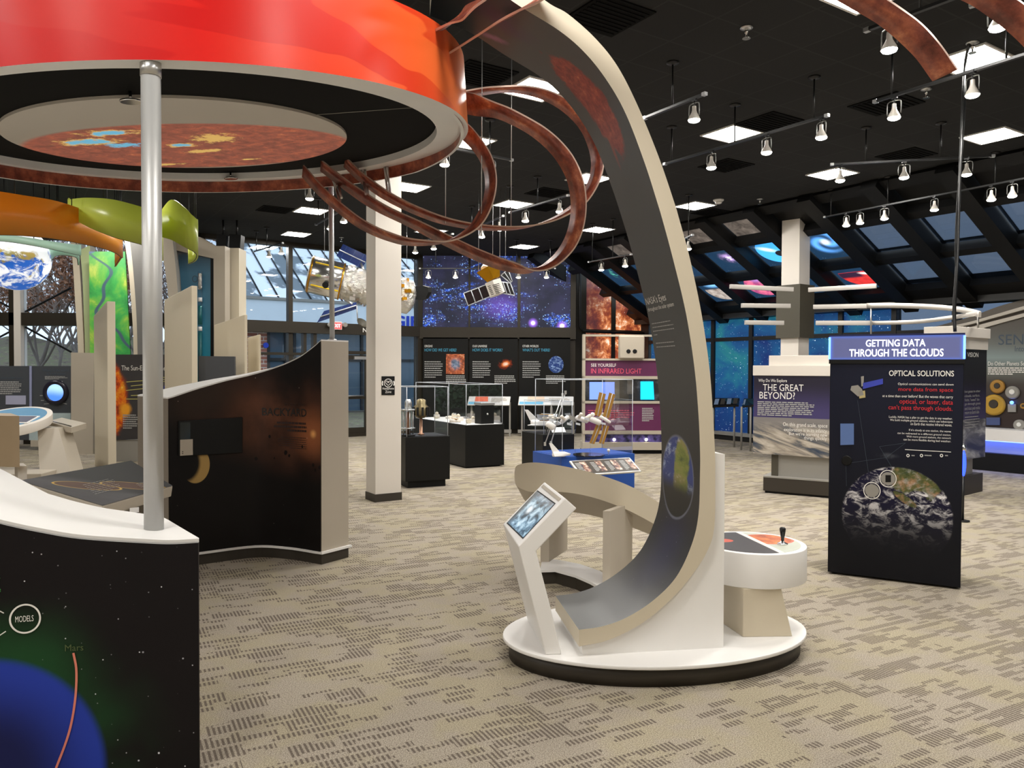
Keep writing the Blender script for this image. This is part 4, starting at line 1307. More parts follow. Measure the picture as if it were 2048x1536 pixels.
# arch profile in an upright plane
f0_ = G(1168, 1315, PZ); f1_ = G(1452, 1300, PZ)
AR = Fr(V(f0_.x, f0_.y, 0), f1_ - f0_)
AW = V(-.12, .62, 0); AW = (AW - AR.r * AW.dot(AR.r)).normalized(); AWID = .63
inner = [(870, -78), (960, -40), (1042, 14), (1120, 62.5), (1173, 109), (1217, 166), (1253, 231), (1289, 325), (1314, 403), (1325, 440), (1346, 518), (1372, 627), (1389, 737), (1397, 830), (1400, 900), (1400, 945), (1397, 1029), (1383, 1090), (1352, 1154.5), (1305, 1202), (1251, 1236), (1203, 1253), (1158, 1259.5)]
outer = [(870, -150), (980, -90), (1089, 0), (1136, 28), (1192, 78), (1236, 134), (1276, 212.5), (1317, 312.5), (1348, 403), (1359, 440), (1380, 518), (1403, 627), (1419, 737), (1426, 830), (1430, 907), (1430.5, 960), (1429, 1050), (1417, 1097), (1386, 1148), (1342, 1198.5), (1285, 1246), (1217, 1280), (1158, 1293)]
def prof_pts(px_, n_=6):
    q = [V(*AR.px(u, v), 0) for u, v in px_]
    return catmull(q, n_)
pi_, po_ = prof_pts(inner), prof_pts(outer)
ar = thing('curved_arch', 'tall dark grey arch curling up to the ceiling with beige edges and an earth picture', 'arch', AR.pt(*AR.px(1300, 1290)) * 1.0)
mb = MB()
fi = [AR.pt(p.x, p.y, 0) for p in pi_]; fo = [AR.pt(p.x, p.y, 0) for p in po_]
bi = [p + AW * AWID for p in fi]; bo = [p + AW * AWID for p in fo]
strip(mb, fi, fo, 0); strip(mb, bi, bo, 0); strip(mb, fi, bi, 1, True); strip(mb, fo, bo, 0, True)
mb.add([fi[-1], fo[-1], bo[-1], bi[-1]], [(0, 1, 2, 3)], 0); mb.add([fi[0], fo[0], bo[0], bi[0]], [(0, 1, 2, 3)], 0)
AS = Ruled(fi[::-1], AW)          # from the foot upwards; w runs from the near edge to the far edge
n = NM('arch_graphic', .38)
x, y, _z = n.xy()
v = n.vec(x, y, 0.0)
c = n.mix(n.noise(v, 2, 3), srgb(66, 67, 67), srgb(75, 76, 75))
e_ = AS.px(1357, 950)
lowf = n.sm(e_[0] + .75, e_[0] + .1, x) * n.sm(e_[0] - 1.0, e_[0] - .35, x)
c = n.mix(lowf * .85, c, srgb(26, 26, 32))
h_ = AS.px(1330, 1100)
c = n.mix(n.sm(1, .0, n.dist(x, y, h_[0], h_[1], .42, .35)) * .8, c, srgb(30, 30, 66))
c = n.mix(n.stars(v, 30, .10, .75) * lowf, c, (.5, .5, .6))
a1 = AS.px(1355, 872); a2 = AS.px(1357, 1040)
w1 = AS.px(1325, 955); w2 = AS.px(1387, 955)
ec = ((a1[0] + a2[0]) / 2, (w1[1] + w2[1]) / 2); er = (abs(a1[0] - a2[0]) / 2, abs(w1[1] - w2[1]) / 2)
d = n.dist(x, y, ec[0], ec[1], er[0], er[1])
va = n.vec(x, y * .45, 0.0)
k = n.noise(va, 7, 7, .6)
land = n.ramp(n.noise(va, 9, 6, .65), [(.3, srgb(50, 72, 30)), (.5, srgb(130, 140, 60)), (.62, srgb(150, 140, 84)), (.75, srgb(228, 226, 220))])
lc = AS.px(1362, 935)
lm = n.sm(1.1, .8, n.dist(x, y, lc[0], lc[1], .19, .13) + (k - .5) * 1.6)
earth = n.mix(lm, n.mix(n.sm(.52, .68, n.noise(va, 11, 6, .7)), srgb(40, 60, 130), srgb(190, 205, 230)), land)
earth = n.mix(n.sm(ec[0] + .02, ec[0] - .10, x), earth, srgb(20, 22, 26))
c = n.mix(n.sm(1.02, .98, d), c, earth)
c = n.mix(n.sm(.95, .995, d) * n.sm(1.06, 1.0, d) * .6, c, srgb(120, 124, 140))
rc_ = AS.px(1186, 203)
k2 = n.noise(v, 8, 8, .72)
blob = n.sm(1.12, .92, n.dist(x, y, rc_[0], rc_[1], .36, .155, .15) + (k2 - .5) * 1.3)
red = n.ramp(n.noise(v, 16, 7, .75), [(.32, srgb(96, 34, 28)), (.5, srgb(146, 56, 44)), (.62, srgb(176, 84, 60)), (.72, srgb(236, 180, 116))])
c = n.mix(blob, c, red)
t_ = AS.px(1223, 290)
c = n.mix(n.sm(1.1, .3, n.dist(x, y, t_[0], t_[1], .16, .028) + (k2 - .5)) * .8, c, srgb(150, 62, 44))
p_ = AS.px(985, 75)
c = n.mix(n.sm(1.0, .1, n.dist(x, y, p_[0], p_[1], .14, .045, .5) + (k2 - .5) * 1.2) * .9, c, srgb(146, 110, 140))
p_ = AS.px(1000, 40)
c = n.mix(n.sm(1.0, .0, n.dist(x, y, p_[0], p_[1], .30, .15) + (k2 - .5) * 1.4) * .6, c, srgb(72, 48, 84))
M['archart'] = n.col(c)
_fv = ruled_uv(AS)
mb.build('body', [M['beige'], M['archart']], ar, uv=_fv)
def arch_map(x, y, d=0.0):      # lettering runs from far edge (left) to near edge (right), upright along the arch
    return AS.map(y, -x, abs(d))
def arect(u0, v0, u1, v1):
    a = AS.px(u0, (v0 + v1) / 2); b = AS.px(u1, (v0 + v1) / 2); c = AS.px((u0 + u1) / 2, v0); d_ = AS.px((u0 + u1) / 2, v1)
    return -a[1], -b[1], d_[0], c[0]
text(AS, "NASA's Eyes", arect(1292, 590, 1334, 610), M['txt'], 'title_lettering', ar, .004, fn=arch_map)
text(AS, 'throughout the solar system', arect(1296, 609, 1350, 620), M['txt'], 'subtitle', ar, .004, fn=arch_map)
lines(AS, arect(1306, 638, 1350, 670), 4, M['txtgrey'], 'caption_lines', ar, .004, fill=.22, last=.2, fn=arch_map)
lines(AS, arect(1313, 679, 1355, 695), 2, M['txtgrey'], 'caption_lines', ar, .004, fill=.22, last=.9, fn=arch_map)
# wedge support behind the curve
fin_px = [(1168, 1315), (1452, 1300), (1455, 910), (1431, 907)]
low = [p for p in fo if p.z <= AR.px(1431, 907)[1]]
mbw = MB()
poly = [AR.pt(*AR.px(1168, 1315)), AR.pt(*AR.px(1452, 1300)), AR.pt(*AR.px(1455, 910)), AR.pt(*AR.px(1431, 907))]
poly[0].z = PZ; poly[1].z = PZ
poly += [p for p in low] + [AR.pt(*AR.px(1166, 1294))]
off_ = AW * .035
mbw.prism([p + off_ for p in poly], AW * (AWID - .07))
mbw.build('support_fin', M['white'], ar)

# screen stand
q0 = G(1091.7, 1310.3, PZ)
SF = Fr(V(q0.x, q0.y, 0), AR.r)
sd = thing('screen_stand', 'slanted white stand with a tilted touch screen, left end of the oval platform', 'screen stand', q0)
sp_ = [SF.P(u, v) for u, v in ((1091.7, 1310.3), (1123, 1307), (1104, 1226), (1072.4, 1103), (1153.6, 1017), (1130, 996), (1036.5, 1092.5))]
sp_[0].z = PZ; sp_[1].z = PZ
SWD = AW * .60
MB().prism(sp_, SWD).build('body', M['white'], sd, bev=.006)
TP = Pl(sp_[6], sp_[5] - sp_[6], SWD)
scq = [TP.px(1000 + a_ / 3.84, 940 + b_ / 3.84) for a_, b_ in ((180, 520), (418, 262), (285, 165), (60, 405))]
xm_ = sum(q_[0] for q_ in scq) / 4; ym_ = sum(q_[1] for q_ in scq) / 4
n = NM('lit_touch_screen', .08)
x, y, _z = n.xy()
v = n.vec(x, y, 0.0)
k = n.noise(v, 6, 6, .6, .6)
c = n.ramp(k, [(.38, srgb(44, 62, 74)), (.5, srgb(120, 150, 168)), (.6, srgb(190, 215, 228)), (.75, srgb(240, 248, 250))])
c = n.mix(n.sm(.62, .95, x), c, srgb(120, 120, 124)); c = n.mix(n.sm(.75, .9, y), c, srgb(60, 72, 78))
c = n.mix(n.sm(.12, .02, n.dist(x, y, .5, .62, 1, 1)), c, srgb(240, 250, 255))
n.put(n.b.inputs['Base Color'], (.01, .01, .012)); n.put(n.b.inputs['Emission Color'], c); n.b.inputs['Emission Strength'].default_value = .55
M['touch'] = n.mat
MB().add([TP.map(a_, b_, .002) for a_, b_ in scq], [(0, 1, 2, 3)]).build('screen', M['touch'], sd, uv=TP.uv, fix=False)
bz = [(xm_ + (a_ - xm_) * 1.06, ym_ + (b_ - ym_) * 1.05) for a_, b_ in scq]
MB().add([TP.map(a_, b_, .001) for a_, b_ in bz], [(0, 1, 2, 3)]).build('bezel', M['black'], sd, fix=False)
MB().prism([TP.map(a_, b_, .0) for a_, b_ in ((.90, .93), (.955, .93), (.955, .07), (.90, .07))], TP.n * .004).build('groove', M['greybeige'], sd)

# joystick table
tc = V(1.50, 4.80, 0); TR = .33; TZt = .615; TH = .205
def oval(r, z, k=56, c=tc): return [c + V(r * math.cos(2 * math.pi * i / k), r * .98 * math.sin(2 * math.pi * i / k), z) for i in range(k)]
jt = thing('joystick_table', 'round white drum table with a planet map and joystick, right end of the oval platform', 'table', V(tc.x, tc.y, PZ))
MB().prism(oval(TR, TZt - TH), Z * TH, sm=True).build('drum', M['white'], jt, bev=.005)
lf = Fr(G(1500, 1274, PZ), V(1, .05, 0))
ly = lf.o.y
l0 = [lf.px(u, v) for u, v in ((1483, 1275), (1585, 1269), (1566, 1165), (1487, 1165))]
LEG = Fr(V(lf.o.x, lf.o.y, 0), lf.r)
lp = [LEG.pt(*LEG.px(u, v)) for u, v in ((1486, 1274), (1585, 1270), (1563, 1160), (1487, 1160))]
for q_ in lp[:2]: q_.z = PZ
for q_ in lp[2:]: q_.z = TZt - TH
MB().prism(lp, V(-.10, .45, 0)).build('leg', M['beige'], jt, bev=.004)
_mc = G(1533, 1079, TZt) - tc
n = NM('planet_map', .35)
x, y, _z = n.xy()
v = n.vec(x, y, 0.0)
k = n.noise(v, 9, 7, .65)
mars = n.ramp(k, [(.3, srgb(96, 32, 20)), (.45, srgb(196, 96, 52)), (.6, srgb(228, 140, 74)), (.75, srgb(236, 176, 110))])
c = n.mix(n.sm(1.02, .98, n.dist(x, y, _mc.x, _mc.y, .155, .13)), srgb(196, 200, 186), mars)
c = n.mix(n.sm(1.02, .98, n.dist(x, y, _mc.x, _mc.y, .168, .142)) * n.sm(.98, 1.02, n.dist(x, y, _mc.x, _mc.y, .155, .13)), c, srgb(214, 110, 90))
_g0 = G(1475, 1064, TZt) - tc; _g1 = G(1560, 1104, TZt) - tc
_k = (_g1 - _g0).normalized(); line_ = (x - _g0.x) * _k.y * -1.0 + (y - _g0.y) * _k.x
c = n.mix(n.sm(.004, -.004, line_ - .018), c, srgb(235, 230, 222))
c = n.mix(n.sm(.004, -.004, line_ + .018), c, srgb(52, 46, 46))
c = n.mix(n.sm(1.02, .98, n.dist(x, y, -.17, .04, .07, .05)) * n.sm(.0, -.01, line_ + .018), c, srgb(210, 80, 52))
M['marsmap'] = n.col(c)
MB().prism(oval(TR - .035, TZt - .001), Z * .003).build('map_inlay', M['marsmap'], jt, uv=lambda p: (p.x - tc.x, p.y - tc.y))
jb = G(1565, 1089, TZt)
MB().lathe(jb + Z * .002, Z, [(.032, 0), (.032, .006), (.016, .012), (.010, .02)], 20).build('joystick_collar', M['chrome'], jt)
MB().lathe(jb + Z * .015, Z, [(.009, 0), (.010, .02), (.017, .065), (.019, .085), (.012, .092)], 16).build('joystick_handle', M['blackgloss'], jt)

# ================================================================== tilted curved counter behind the arch
rim_u = [(1029, 944, 6.55), (1034, 931, 6.35), (1062, 925, 6.15), (1100, 928, 6.0), (1150, 937, 5.9), (1200, 950, 5.85), (1255, 970, 5.85), (1305, 997, 5.95), (1345, 1025, 6.1)]
rim_l = [(1029, 956, 6.55), (1036, 972, 6.35), (1064, 984, 6.15), (1100, 983, 6.0), (1150, 987, 5.9), (1200, 999, 5.85), (1255, 1020, 5.85), (1305, 1046, 5.95), (1345, 1070, 6.1)]
cu = thing('curved_counter', 'tilted beige curved counter on plank legs behind the screen stand', 'counter', G(1180, 1150))
U_ = catmull([D(*q_) for q_ in rim_u], 6); L_ = catmull([D(*q_) for q_ in rim_l], 6)
L_ = [V(a_.x, a_.y, b_.z) for a_, b_ in zip(U_, L_)]
Bv = V(.10, .62, -.27)
cL = V(.45, 6.8, 0)
UB = [p + Bv * (.25 + .75 * math.sin(math.pi * min(1, i / (len(U_) - 1) * 1.0 + .02)) ** .5) for i, p in enumerate(U_)]
LB = [p + (q_ - r_) for p, q_, r_ in zip(L_, UB, U_)]
mb = MB(); strip(mb, U_, L_, 0, True); strip(mb, UB, LB, 0, True); strip(mb, U_, UB, 1); strip(mb, L_, LB, 1)
mb.add([U_[0], L_[0], LB[0], UB[0]], [(0, 1, 2, 3)]); mb.add([U_[-1], L_[-1], LB[-1], UB[-1]], [(0, 1, 2, 3)])
mb.build('top', [M['beige'], M['greybeige']], cu)
def plank(px0, px1, v0, v1, Y, dep, side, mat):
    a_ = D(px0, v1, Y); b_ = D(px1, v1, Y); a_.z = b_.z = .12; zt_ = D(px0, v0, Y).z
    return MB().prism([a_, b_, V(b_.x, b_.y, zt_), V(a_.x, a_.y, zt_)], side)
plank(1081, 1098, 985, 1120, 6.25, .3, V(.18, .42, 0), 0).build('leg', M['greybeige'], cu)
plank(1205, 1219, 1022, 1172, 5.62, .3, V(.22, .35, 0), 0).build('leg', M['greybeige'], cu)
pin = [G(u, v, .12) for u, v in ((1080, 1140), (1110, 1139), (1150, 1150), (1180, 1163), (1210, 1180), (1250, 1210))]
pou = [G(u, v, .12) for u, v in ((1270, 1190), (1230, 1160), (1200, 1142), (1160, 1128), (1120, 1120), (1085, 1116))]
MB().prism(pin + pou, -Z * .02).build('plinth_top', M['white'], cu)
MB().prism([V(p.x, p.y, 0) + V(.01, .03, 0) for p in pin] + [V(p.x, p.y, 0) for p in pou], Z * .10).build('plinth_base', M['kick'], cu)

# ================================================================== optical communications kiosk
KF = Fr(G(1655, 1147), G(1920, 1180) - G(1655, 1147))
x0, y0 = KF.px(1655, 1147); x1, _ = KF.px(1921, 1180)
ztop = KF.px(1663, 727)[1]
zh0 = KF.px(1660, 723)[1]; zh1 = KF.px(1660, 670)[1]
ks = thing('information_kiosk', 'tall navy kiosk with a blue lit sign box and an earth picture, right foreground', 'kiosk', KF.pt((x0 + x1) / 2, 0, -.2))
n = NM('kiosk_graphic', .45, spec=.2)
x, y, _z = n.xy()
v = n.vec(x, y, 0.0)
c = n.mix(n.sm(.1, 1.9, y), (.006, .0065, .010), (.010, .012, .028))
ecx, ecy = KF.px(1797, 1045); e_l = KF.px(1683, 1020)[0]; e_r = KF.px(1908, 1010)[0]; e_t = KF.px(1797, 934)[1]
er_ = (e_r - e_l) / 2; ecx = (e_r + e_l) / 2; ecy = e_t - er_
d = n.dist(x, y, ecx, ecy, er_, er_)
ins = n.sm(1.01, .97, d)
cl = n.noise(n.vec(x, y * 1.5, 0.0), 9, 9, .7, .7)
la = n.noise(v, 5.5, 6, .6)
lcx, lcy = KF.px(1825, 965)
lm = n.sm(1.05, .92, n.dist(x, y, lcx, lcy, .20, .105, -.35) + (la - .5) * 1.1)
_gx, _gy = KF.px(1835, 990); lm = lm * n.sm(.9, 1.1, n.dist(x, y, _gx, _gy, .07, .035) + (la - .5) * .8)
_gx, _gy = KF.px(1812, 1000); lm = n.math('MAXIMUM', lm, n.sm(1.1, .9, n.dist(x, y, _gx, _gy, .10, .028, -.6) + (la - .5) * .8))
land = n.ramp(n.noise(v, 12, 6, .65), [(.32, srgb(44, 64, 34)), (.5, srgb(92, 96, 56)), (.62, srgb(160, 124, 92)), (.76, srgb(196, 172, 140))])
er2 = n.mix(lm, srgb(22, 20, 50), land)
er2 = n.mix(n.sm(.47, .62, cl) * (1.0 - lm * .72), er2, srgb(236, 234, 236))
er2 = n.mix(n.sm(ecy + .24, ecy - .20, y) * .97, er2, (.012, .012, .018))
c = n.mix(ins * n.sm(ecy - .34, ecy + .02, y), c, er2)
hz = n.dist(x, y, *KF.px(1775, 912), .10, .035)
c = n.mix(n.sm(1, .2, hz) * n.sm(.4, .6, n.noise(v, 12, 4)) * .5, c, srgb(92, 96, 104))
M['kioskart'] = n.col(c)
box_fr(KF, x0, x1, .015, ztop, -.46, -.002).build('body', M['black'], ks, bev=.004)
slab(KF, [(x0 + .004, .02), (x1 - .004, .02), (x1 - .004, ztop - .004), (x0 + .004, ztop - .004)], .004, .002).build('graphic_panel', M['kioskart'], ks, uv=KF.uv)
for a_ in (x0 + .05, x1 - .05):
    for dd in (-.05, -.4):
        MB().lathe(KF.pt(a_, 0, dd), Z, [(.025, 0), (.025, .016)], 12).build('foot', M['darkmetal'], ks)
hx0, hx1 = KF.px(1659, 700)[0] - .002, KF.px(1930, 695)[0]
M['bluelit'] = plain('blue_edge_light', (.08, .20, 1.0), emit=2.6)
M['signface'] = NM('edge_lit_sign_face', .25); _n = M['signface']; x, y, _z = _n.xy()
_d = _n.math('MINIMUM', _n.math('MINIMUM', x - hx0, hx1 - x), _n.math('MINIMUM', y - zh0, zh1 - y))
_c = _n.mix(_n.sm(.045, .0, _d), srgb(100, 104, 150), (.10, .24, 1.0))
_n.put(_n.b.inputs['Base Color'], srgb(70, 74, 108)); _n.put(_n.b.inputs['Emission Color'], _c); _n.b.inputs['Emission Strength'].default_value = .34
M['signface'] = _n.mat
box_fr(KF, hx0, hx1, ztop - .002, zh0 + .016, -.44, .012).build('sign_base', M['black'], ks)
box_fr(KF, hx0, hx1, zh0 + .016, zh1 - .014, -.44, .010).build('sign_box', M['signface'], ks, uv=KF.uv)
box_fr(KF, hx0, hx1, zh1 - .014, zh1, -.44, .014).build('sign_lid', plain('navy_sign_lid', (.012, .018, .09), .3), ks)
for a_ in (hx0 - .004, hx1 - .012):
    box_fr(KF, a_, a_ + .016, zh0 + .02, zh1 - .02, -.42, .014).build('light_strip', M['bluelit'], ks)
M['txtlit'] = plain('lit_white_lettering', (.93, .95, 1), emit=1.3)
textpx(KF, 'GETTING DATA', 1732, 679, 1851, 693, M['txtlit'], 'sign_lettering', ks, .013, .010)
textpx(KF, 'THROUGH THE CLOUDS', 1699, 698, 1887, 713, M['txtlit'], 'sign_lettering', ks, .013, .010)
textpx(KF, 'OPTICAL SOLUTIONS', 1778, 741, 1908, 752.5, M['txt'], 'title_lettering', ks, .005, .012)
for s_, a_, b_, c_, e_ in (('Optical communications can send down', 1796, 766, 1907, 772), ('at a time than ever before! But the waves that carry', 1765, 790, 1906, 797), ):
    textpx(KF, s_, a_, b_, c_, e_, M['txt'], 'body_lettering', ks, .005)
for s_, a_, b_, c_, e_ in (('more data from space', 1797, 775, 1906, 785), ('optical, or laser, data', 1799, 799, 1906, 811), ("can't pass through clouds.", 1777, 811, 1905, 823)):
    textpx(KF, s_, a_, b_, c_, e_, M['txtred'], 'red_lettering', ks, .005)
for i, (s_, a_, b_, c_, e_) in enumerate((('Luckily, NASA has a plan to get the data in any weather.', 1778, 833, 1905, 839), ('We build multiple ground stations, which use telescopes', 1780, 839.5, 1905, 845), ('on Earth that receive infrared waves.', 1821, 846, 1904, 851.5),
        ("If it's cloudy at one station, the waves", 1818, 859, 1902, 864.5), ('can be redirected to a different ground station.', 1795, 866, 1902, 871), ('With more ground stations, the network', 1813, 872.5, 1902, 877.5), ('can be more flexible during bad weather.', 1807, 878.5, 1902, 884))):
    textpx(KF, s_, a_, b_, c_, e_, M['txt'], 'body_lettering', ks, .005)
strokedecal(KF, [(1810, 899), (1902, 904)], .005, M['txt'], 'rule_line', ks, .005)
for u_ in (1816, 1843, 1883):
    ringdecal(KF, u_, 911, 2.4, 2.6, .006, M['txt'], 'bullet', ks, .005)
for a_, b_ in ((1823, 1834), (1849, 1873), (1890, 1900)):
    lines(KF, KF.rect(a_, 909, b_, 913), 1, M['txtgrey'], 'caption_lines', ks, .005)
MB().prism([KF.P(u, v, .012) for u, v in ((1681, 890), (1708, 889), (1708, 847), (1681, 847))], KF.n * -.012).build('small_screen', plain('blue_grey_screen', srgb(84, 108, 156), .25, emit=.10), ks)
MB().lathe(KF.P(1693.5, 921, .002), KF.n, [(.040, 0), (.040, .008), (.034, .010)], 28).build('speaker_hole', M['black'], ks)
for u_, v_ in ((1744, 981), (1776, 957)):
    MB().lathe(KF.P(u_, v_, .003), KF.n, [(.052, 0), (.052, .004)], 28).build('round_picture', M['grey'], ks)
    ringdecal(KF, u_, v_, 16.5, 16.5, .007, M['txt'], 'picture_ring', ks, .009)
MB().prism([KF.P(u, v, .009) for u, v in ((1771, 964), (1782, 964), (1782, 950), (1771, 950))], KF.n * -.002).build('picture_detail', M['black'], ks)
for a_, b_ in (((1692, 930), (1693, 972)), ((1759, 893), (1790, 945)), ((1759, 893), (1811, 886)), ((1692, 927), (1772, 915)), ((1772, 915), (1811, 886)), ((1715, 800), (1737, 945))):
    strokedecal(KF, [a_, b_], .0018, M['txtnavy'], 'network_line', ks, .0045)
# the printed satellite on the kiosk
mb = MB()
mb.prism([KF.P(u, v, .007) for u, v in ((1703, 772), (1716, 770), (1724, 778), (1728, 790), (1716, 793), (1701, 780))], KF.n * -.003)
mb.prism([KF.P(u, v, .007) for u, v in ((1722, 753), (1728, 752), (1727, 772), (1723, 773))], KF.n * -.003)
mb.build('satellite_print', M['grey'], ks)
MB().prism([KF.P(u, v, .007) for u, v in ((1717, 783), (1730, 781), (1731, 795), (1719, 797))], KF.n * -.003).build('satellite_print', plain('tan_print', srgb(188, 172, 120), .6), ks)
MB().prism([KF.P(u, v, .007) for u, v in ((1726, 778), (1766, 768), (1766, 757), (1726, 766))], KF.n * -.003).build('solar_panel_print', plain('blue_print', srgb(52, 66, 176), .5), ks)
# cord hanging from the ceiling into the sign
ct = G(1938, 85, CEIL)
cpx = [(1930, 130, 7.0), (1926, 200, 6.75), (1922, 300, 6.6), (1918, 400, 6.45), (1915, 500, 6.35), (1912, 560, 6.3), (1908, 620, 6.28), (1910, 663, 6.25)]
kc = thing('power_cord', 'black cord and sleeve hanging from the ceiling into the lit sign of the navy kiosk', 'cord', D(1910, 663, 6.25))
MB().tube(catmull([ct] + [D(*q_) for q_ in cpx], 6), .013, 8).build('sleeve', M['darkmetal'], kc)
MB().tube(catmull([ct + V(.02, 0, 0)] + [D(u + (5 if i < 6 else 3) * math.sin(i * 1.3), v, Y) for i, (u, v, Y) in enumerate(cpx)], 6), .006, 6).build('cable', M['black'], kc)
# ================================================================== white column with the headphone sign
k0 = G(750.6, 1004.7)
e1 = EA; e2 = V(-EA.y, EA.x, 0)
w_r = .355; w_l = .30
def sqpts(o, a, b, e1_=None, e2_=None, g=0.0):
    x_, y_ = e1_ or e1, e2_ or e2
    return [o - x_ * g - y_ * g, o + x_ * (a + g) - y_ * g, o + x_ * (a + g) + y_ * (b + g), o - x_ * g + y_ * (b + g)]
mb = MB().prism(sqpts(k0, w_r, w_l), Z * CEIL)
struct(mb.build('column', M['warmwhite'], bev=.004))
struct(MB().prism(sqpts(k0, w_r, w_l, g=.008), Z * .10).build('baseboard_column', M['kick']))
HF = Fr(k0, e1)
sg = thing('headphone_sign', 'small black headphone zone sign on the white column', 'sign', HF.P(776, 772))
slabpx(HF, rectpx(763, 752.5, 789, 790), .005, .006).build('plate', M['black'], sg)
ringdecal(HF, 776, 766, 8, 8, .008, M['txt'], 'headphone_icon', sg, .008)
for s_ in (-1, 1):
    strokedecal(HF, [(776 + s_ * 11, 762), (776 + s_ * 12, 767), (776 + s_ * 11, 771)], .016, M['txt'], 'headphone_icon', sg, .008)
    strokedecal(HF, [(776, 771), (776 + s_ * 5, 766), (776 + s_ * 4, 762), (776 + s_ * 1, 763), (776 - s_ * 2, 766)], .007, M['txt'], 'heart_icon', sg, .0085)
textpx(HF, 'Headphone', 764.5, 774.5, 787.5, 780.5, M['txt'], 'sign_lettering', sg, .008)
textpx(HF, 'Zone', 770, 781, 782, 786, M['txt'], 'sign_lettering', sg, .008)

# ================================================================== display cases
def case(name, label, corner, a_dir, b_dir, la, lb, zt, zg, mat, toe=.06, over=.0, deck=None):
    c0 = V(corner.x, corner.y, 0); a_ = a_dir.normalized(); b_ = b_dir.normalized()
    ctr = c0 + a_ * la / 2 + b_ * lb / 2
    t = thing(name, label, 'display case', ctr, 'acrylic topped display cases')
    MB().prism([p + Z * toe for p in sqpts(c0, la, lb, a_, b_)], Z * (zt - toe)).build('pedestal', mat, t, bev=.004)
    MB().prism(sqpts(c0, la, lb, a_, b_, -.05), Z * toe).build('toe_kick', M['black'], t)
    MB().prism([p + Z * zt for p in sqpts(c0, la, lb, a_, b_, -.03)], Z * .006).build('deck', deck or mat, t)
    g = sqpts(c0, la, lb, a_, b_, -.025)
    z0 = zt + .006
    mb = MB()
    for i in range(4):
        mb.add([g[i] + Z * z0, g[(i + 1) % 4] + Z * z0, g[(i + 1) % 4] + Z * zg, g[i] + Z * zg], [(0, 1, 2, 3)])
    mb.add([p + Z * zg for p in g], [(0, 1, 2, 3)])
    hood = mb.build('acrylic_hood', M['acrylic'], t, fix=False)
    mb = MB()
    for i in range(4):
        mb.tube([g[i] + Z * z0, g[i] + Z * zg], .005, 6); mb.tube([g[i] + Z * zg, g[(i + 1) % 4] + Z * zg], .005, 6)
    mb.build('hood_edge', M['edge'], hood)
    return t, c0, a_, b_
# A: first case right of the column
cA = G(811, 978)
tA, oA, aA, bA = case('display_case', 'black display case beside the white column, holding brass instruments', cA, V(.78, .36, 0), V(-.36, .78, 0), .66, .62, HC - (876 - 736) / F * 10.75, HC - (775 - 736) / F * 10.75, M['case'], .10)
zA = HC - (876 - 736) / F * 10.75 + .006
# B: long case
cB = G(930.6, 937)
tB, oB, aB, bB = case('display_case', 'long black display case with a white deck full of cream model parts', cB, V(.84, .45, 0), V(-.50, .86, 0), .74, 2.2, HC - (852 - 736.5) / F * 12.95, HC - (770 - 736.5) / F * 12.95, M['case'], .02, deck=M['white'])
zB = HC - (852 - 736.5) / F * 12.95 + .006
cC = D(1086, 870, 11.4); zC = HC - (870 - 736.5) / F * 11.4
tC, oC, aC, bC = case('display_case', 'black display case holding a space shuttle model, behind the blue case', cC, V(.95, .30, 0), V(-.42, .90, 0), .50, .72, zC, D(1086, 806, 11.4).z + .02, M['case'], .05)
cD = D(1123, 914.8, 10.35); zD = HC - (914.8 - 736.7) / F * 10.35
tD, oD, aD, bD = case('display_case', 'royal blue display case holding a space station model', cD, V(.906, .40, 0), V(-.45, .90, 0), 1.16, .82, zD, HC - (760 - 736.7) / F * 10.35, M['blue'], .02)
zD += .006; zC += .006
def at(o, a, b, x, y, z): return o + a * x + b * y + Z * z
# brass instrument in case A
p = at(oA, aA, bA, .10, .20, zA)
t = thing('brass_instrument', 'tall steel and brass flight instrument on rods inside the case beside the column', 'instrument', p)
MB().lathe(p, Z, [(.10, 0), (.10, .02)], 20).build('base', M['darkmetal'], t)
mb = MB()
for i in range(4):
    a_ = i * math.pi / 2 + .4; q = p + V(.07 * math.cos(a_), .07 * math.sin(a_), .02); mb.tube([q, q + Z * .36], .009, 8)
mb.build('rod', M['steel'], t)
MB().lathe(p, Z, [(.10, .10), (.10, .115)], 20).lathe(p, Z, [(.10, .36), (.10, .38)], 20).lathe(p + Z * .38, Z, [(.05, 0), (.05, .1), (.03, .14)], 16).build('plate', M['steel'], t)
MB().lathe(p, Z, [(.035, .02), (.035, .34)], 14).build('core', plain('copper_core', (.32, .14, .07), .35, .8), t)
p = at(oA, aA, bA, .33, .32, zA + .22)
M['brass'] = plain('dull_brass', (.30, .24, .13), .35, .8)
t = thing('brass_camera', 'round brass and black camera on a stem inside the case beside the column', 'instrument', p)
MB().lathe(p + Z * .02, Z, [(.05, 0), (.11, .05), (.11, .16), (.07, .20), (.07, .26), (.03, .28)], 20).build('body', M['brass'], t)
mb = MB()
for i in range(10):
    a_ = 2 * math.pi * i / 10; mb.box(p + V(.11 * math.cos(a_), .11 * math.sin(a_), .12), (.03, .03, .12), a_)
mb.build('fin_ring', M['darkmetal'], t)
MB().lathe(p - Z * .22, Z, [(.05, 0), (.05, .01), (.025, .02), (.02, .25)], 14).build('stem', plain('copper_stem', (.5, .28, .18), .35, .7), t)
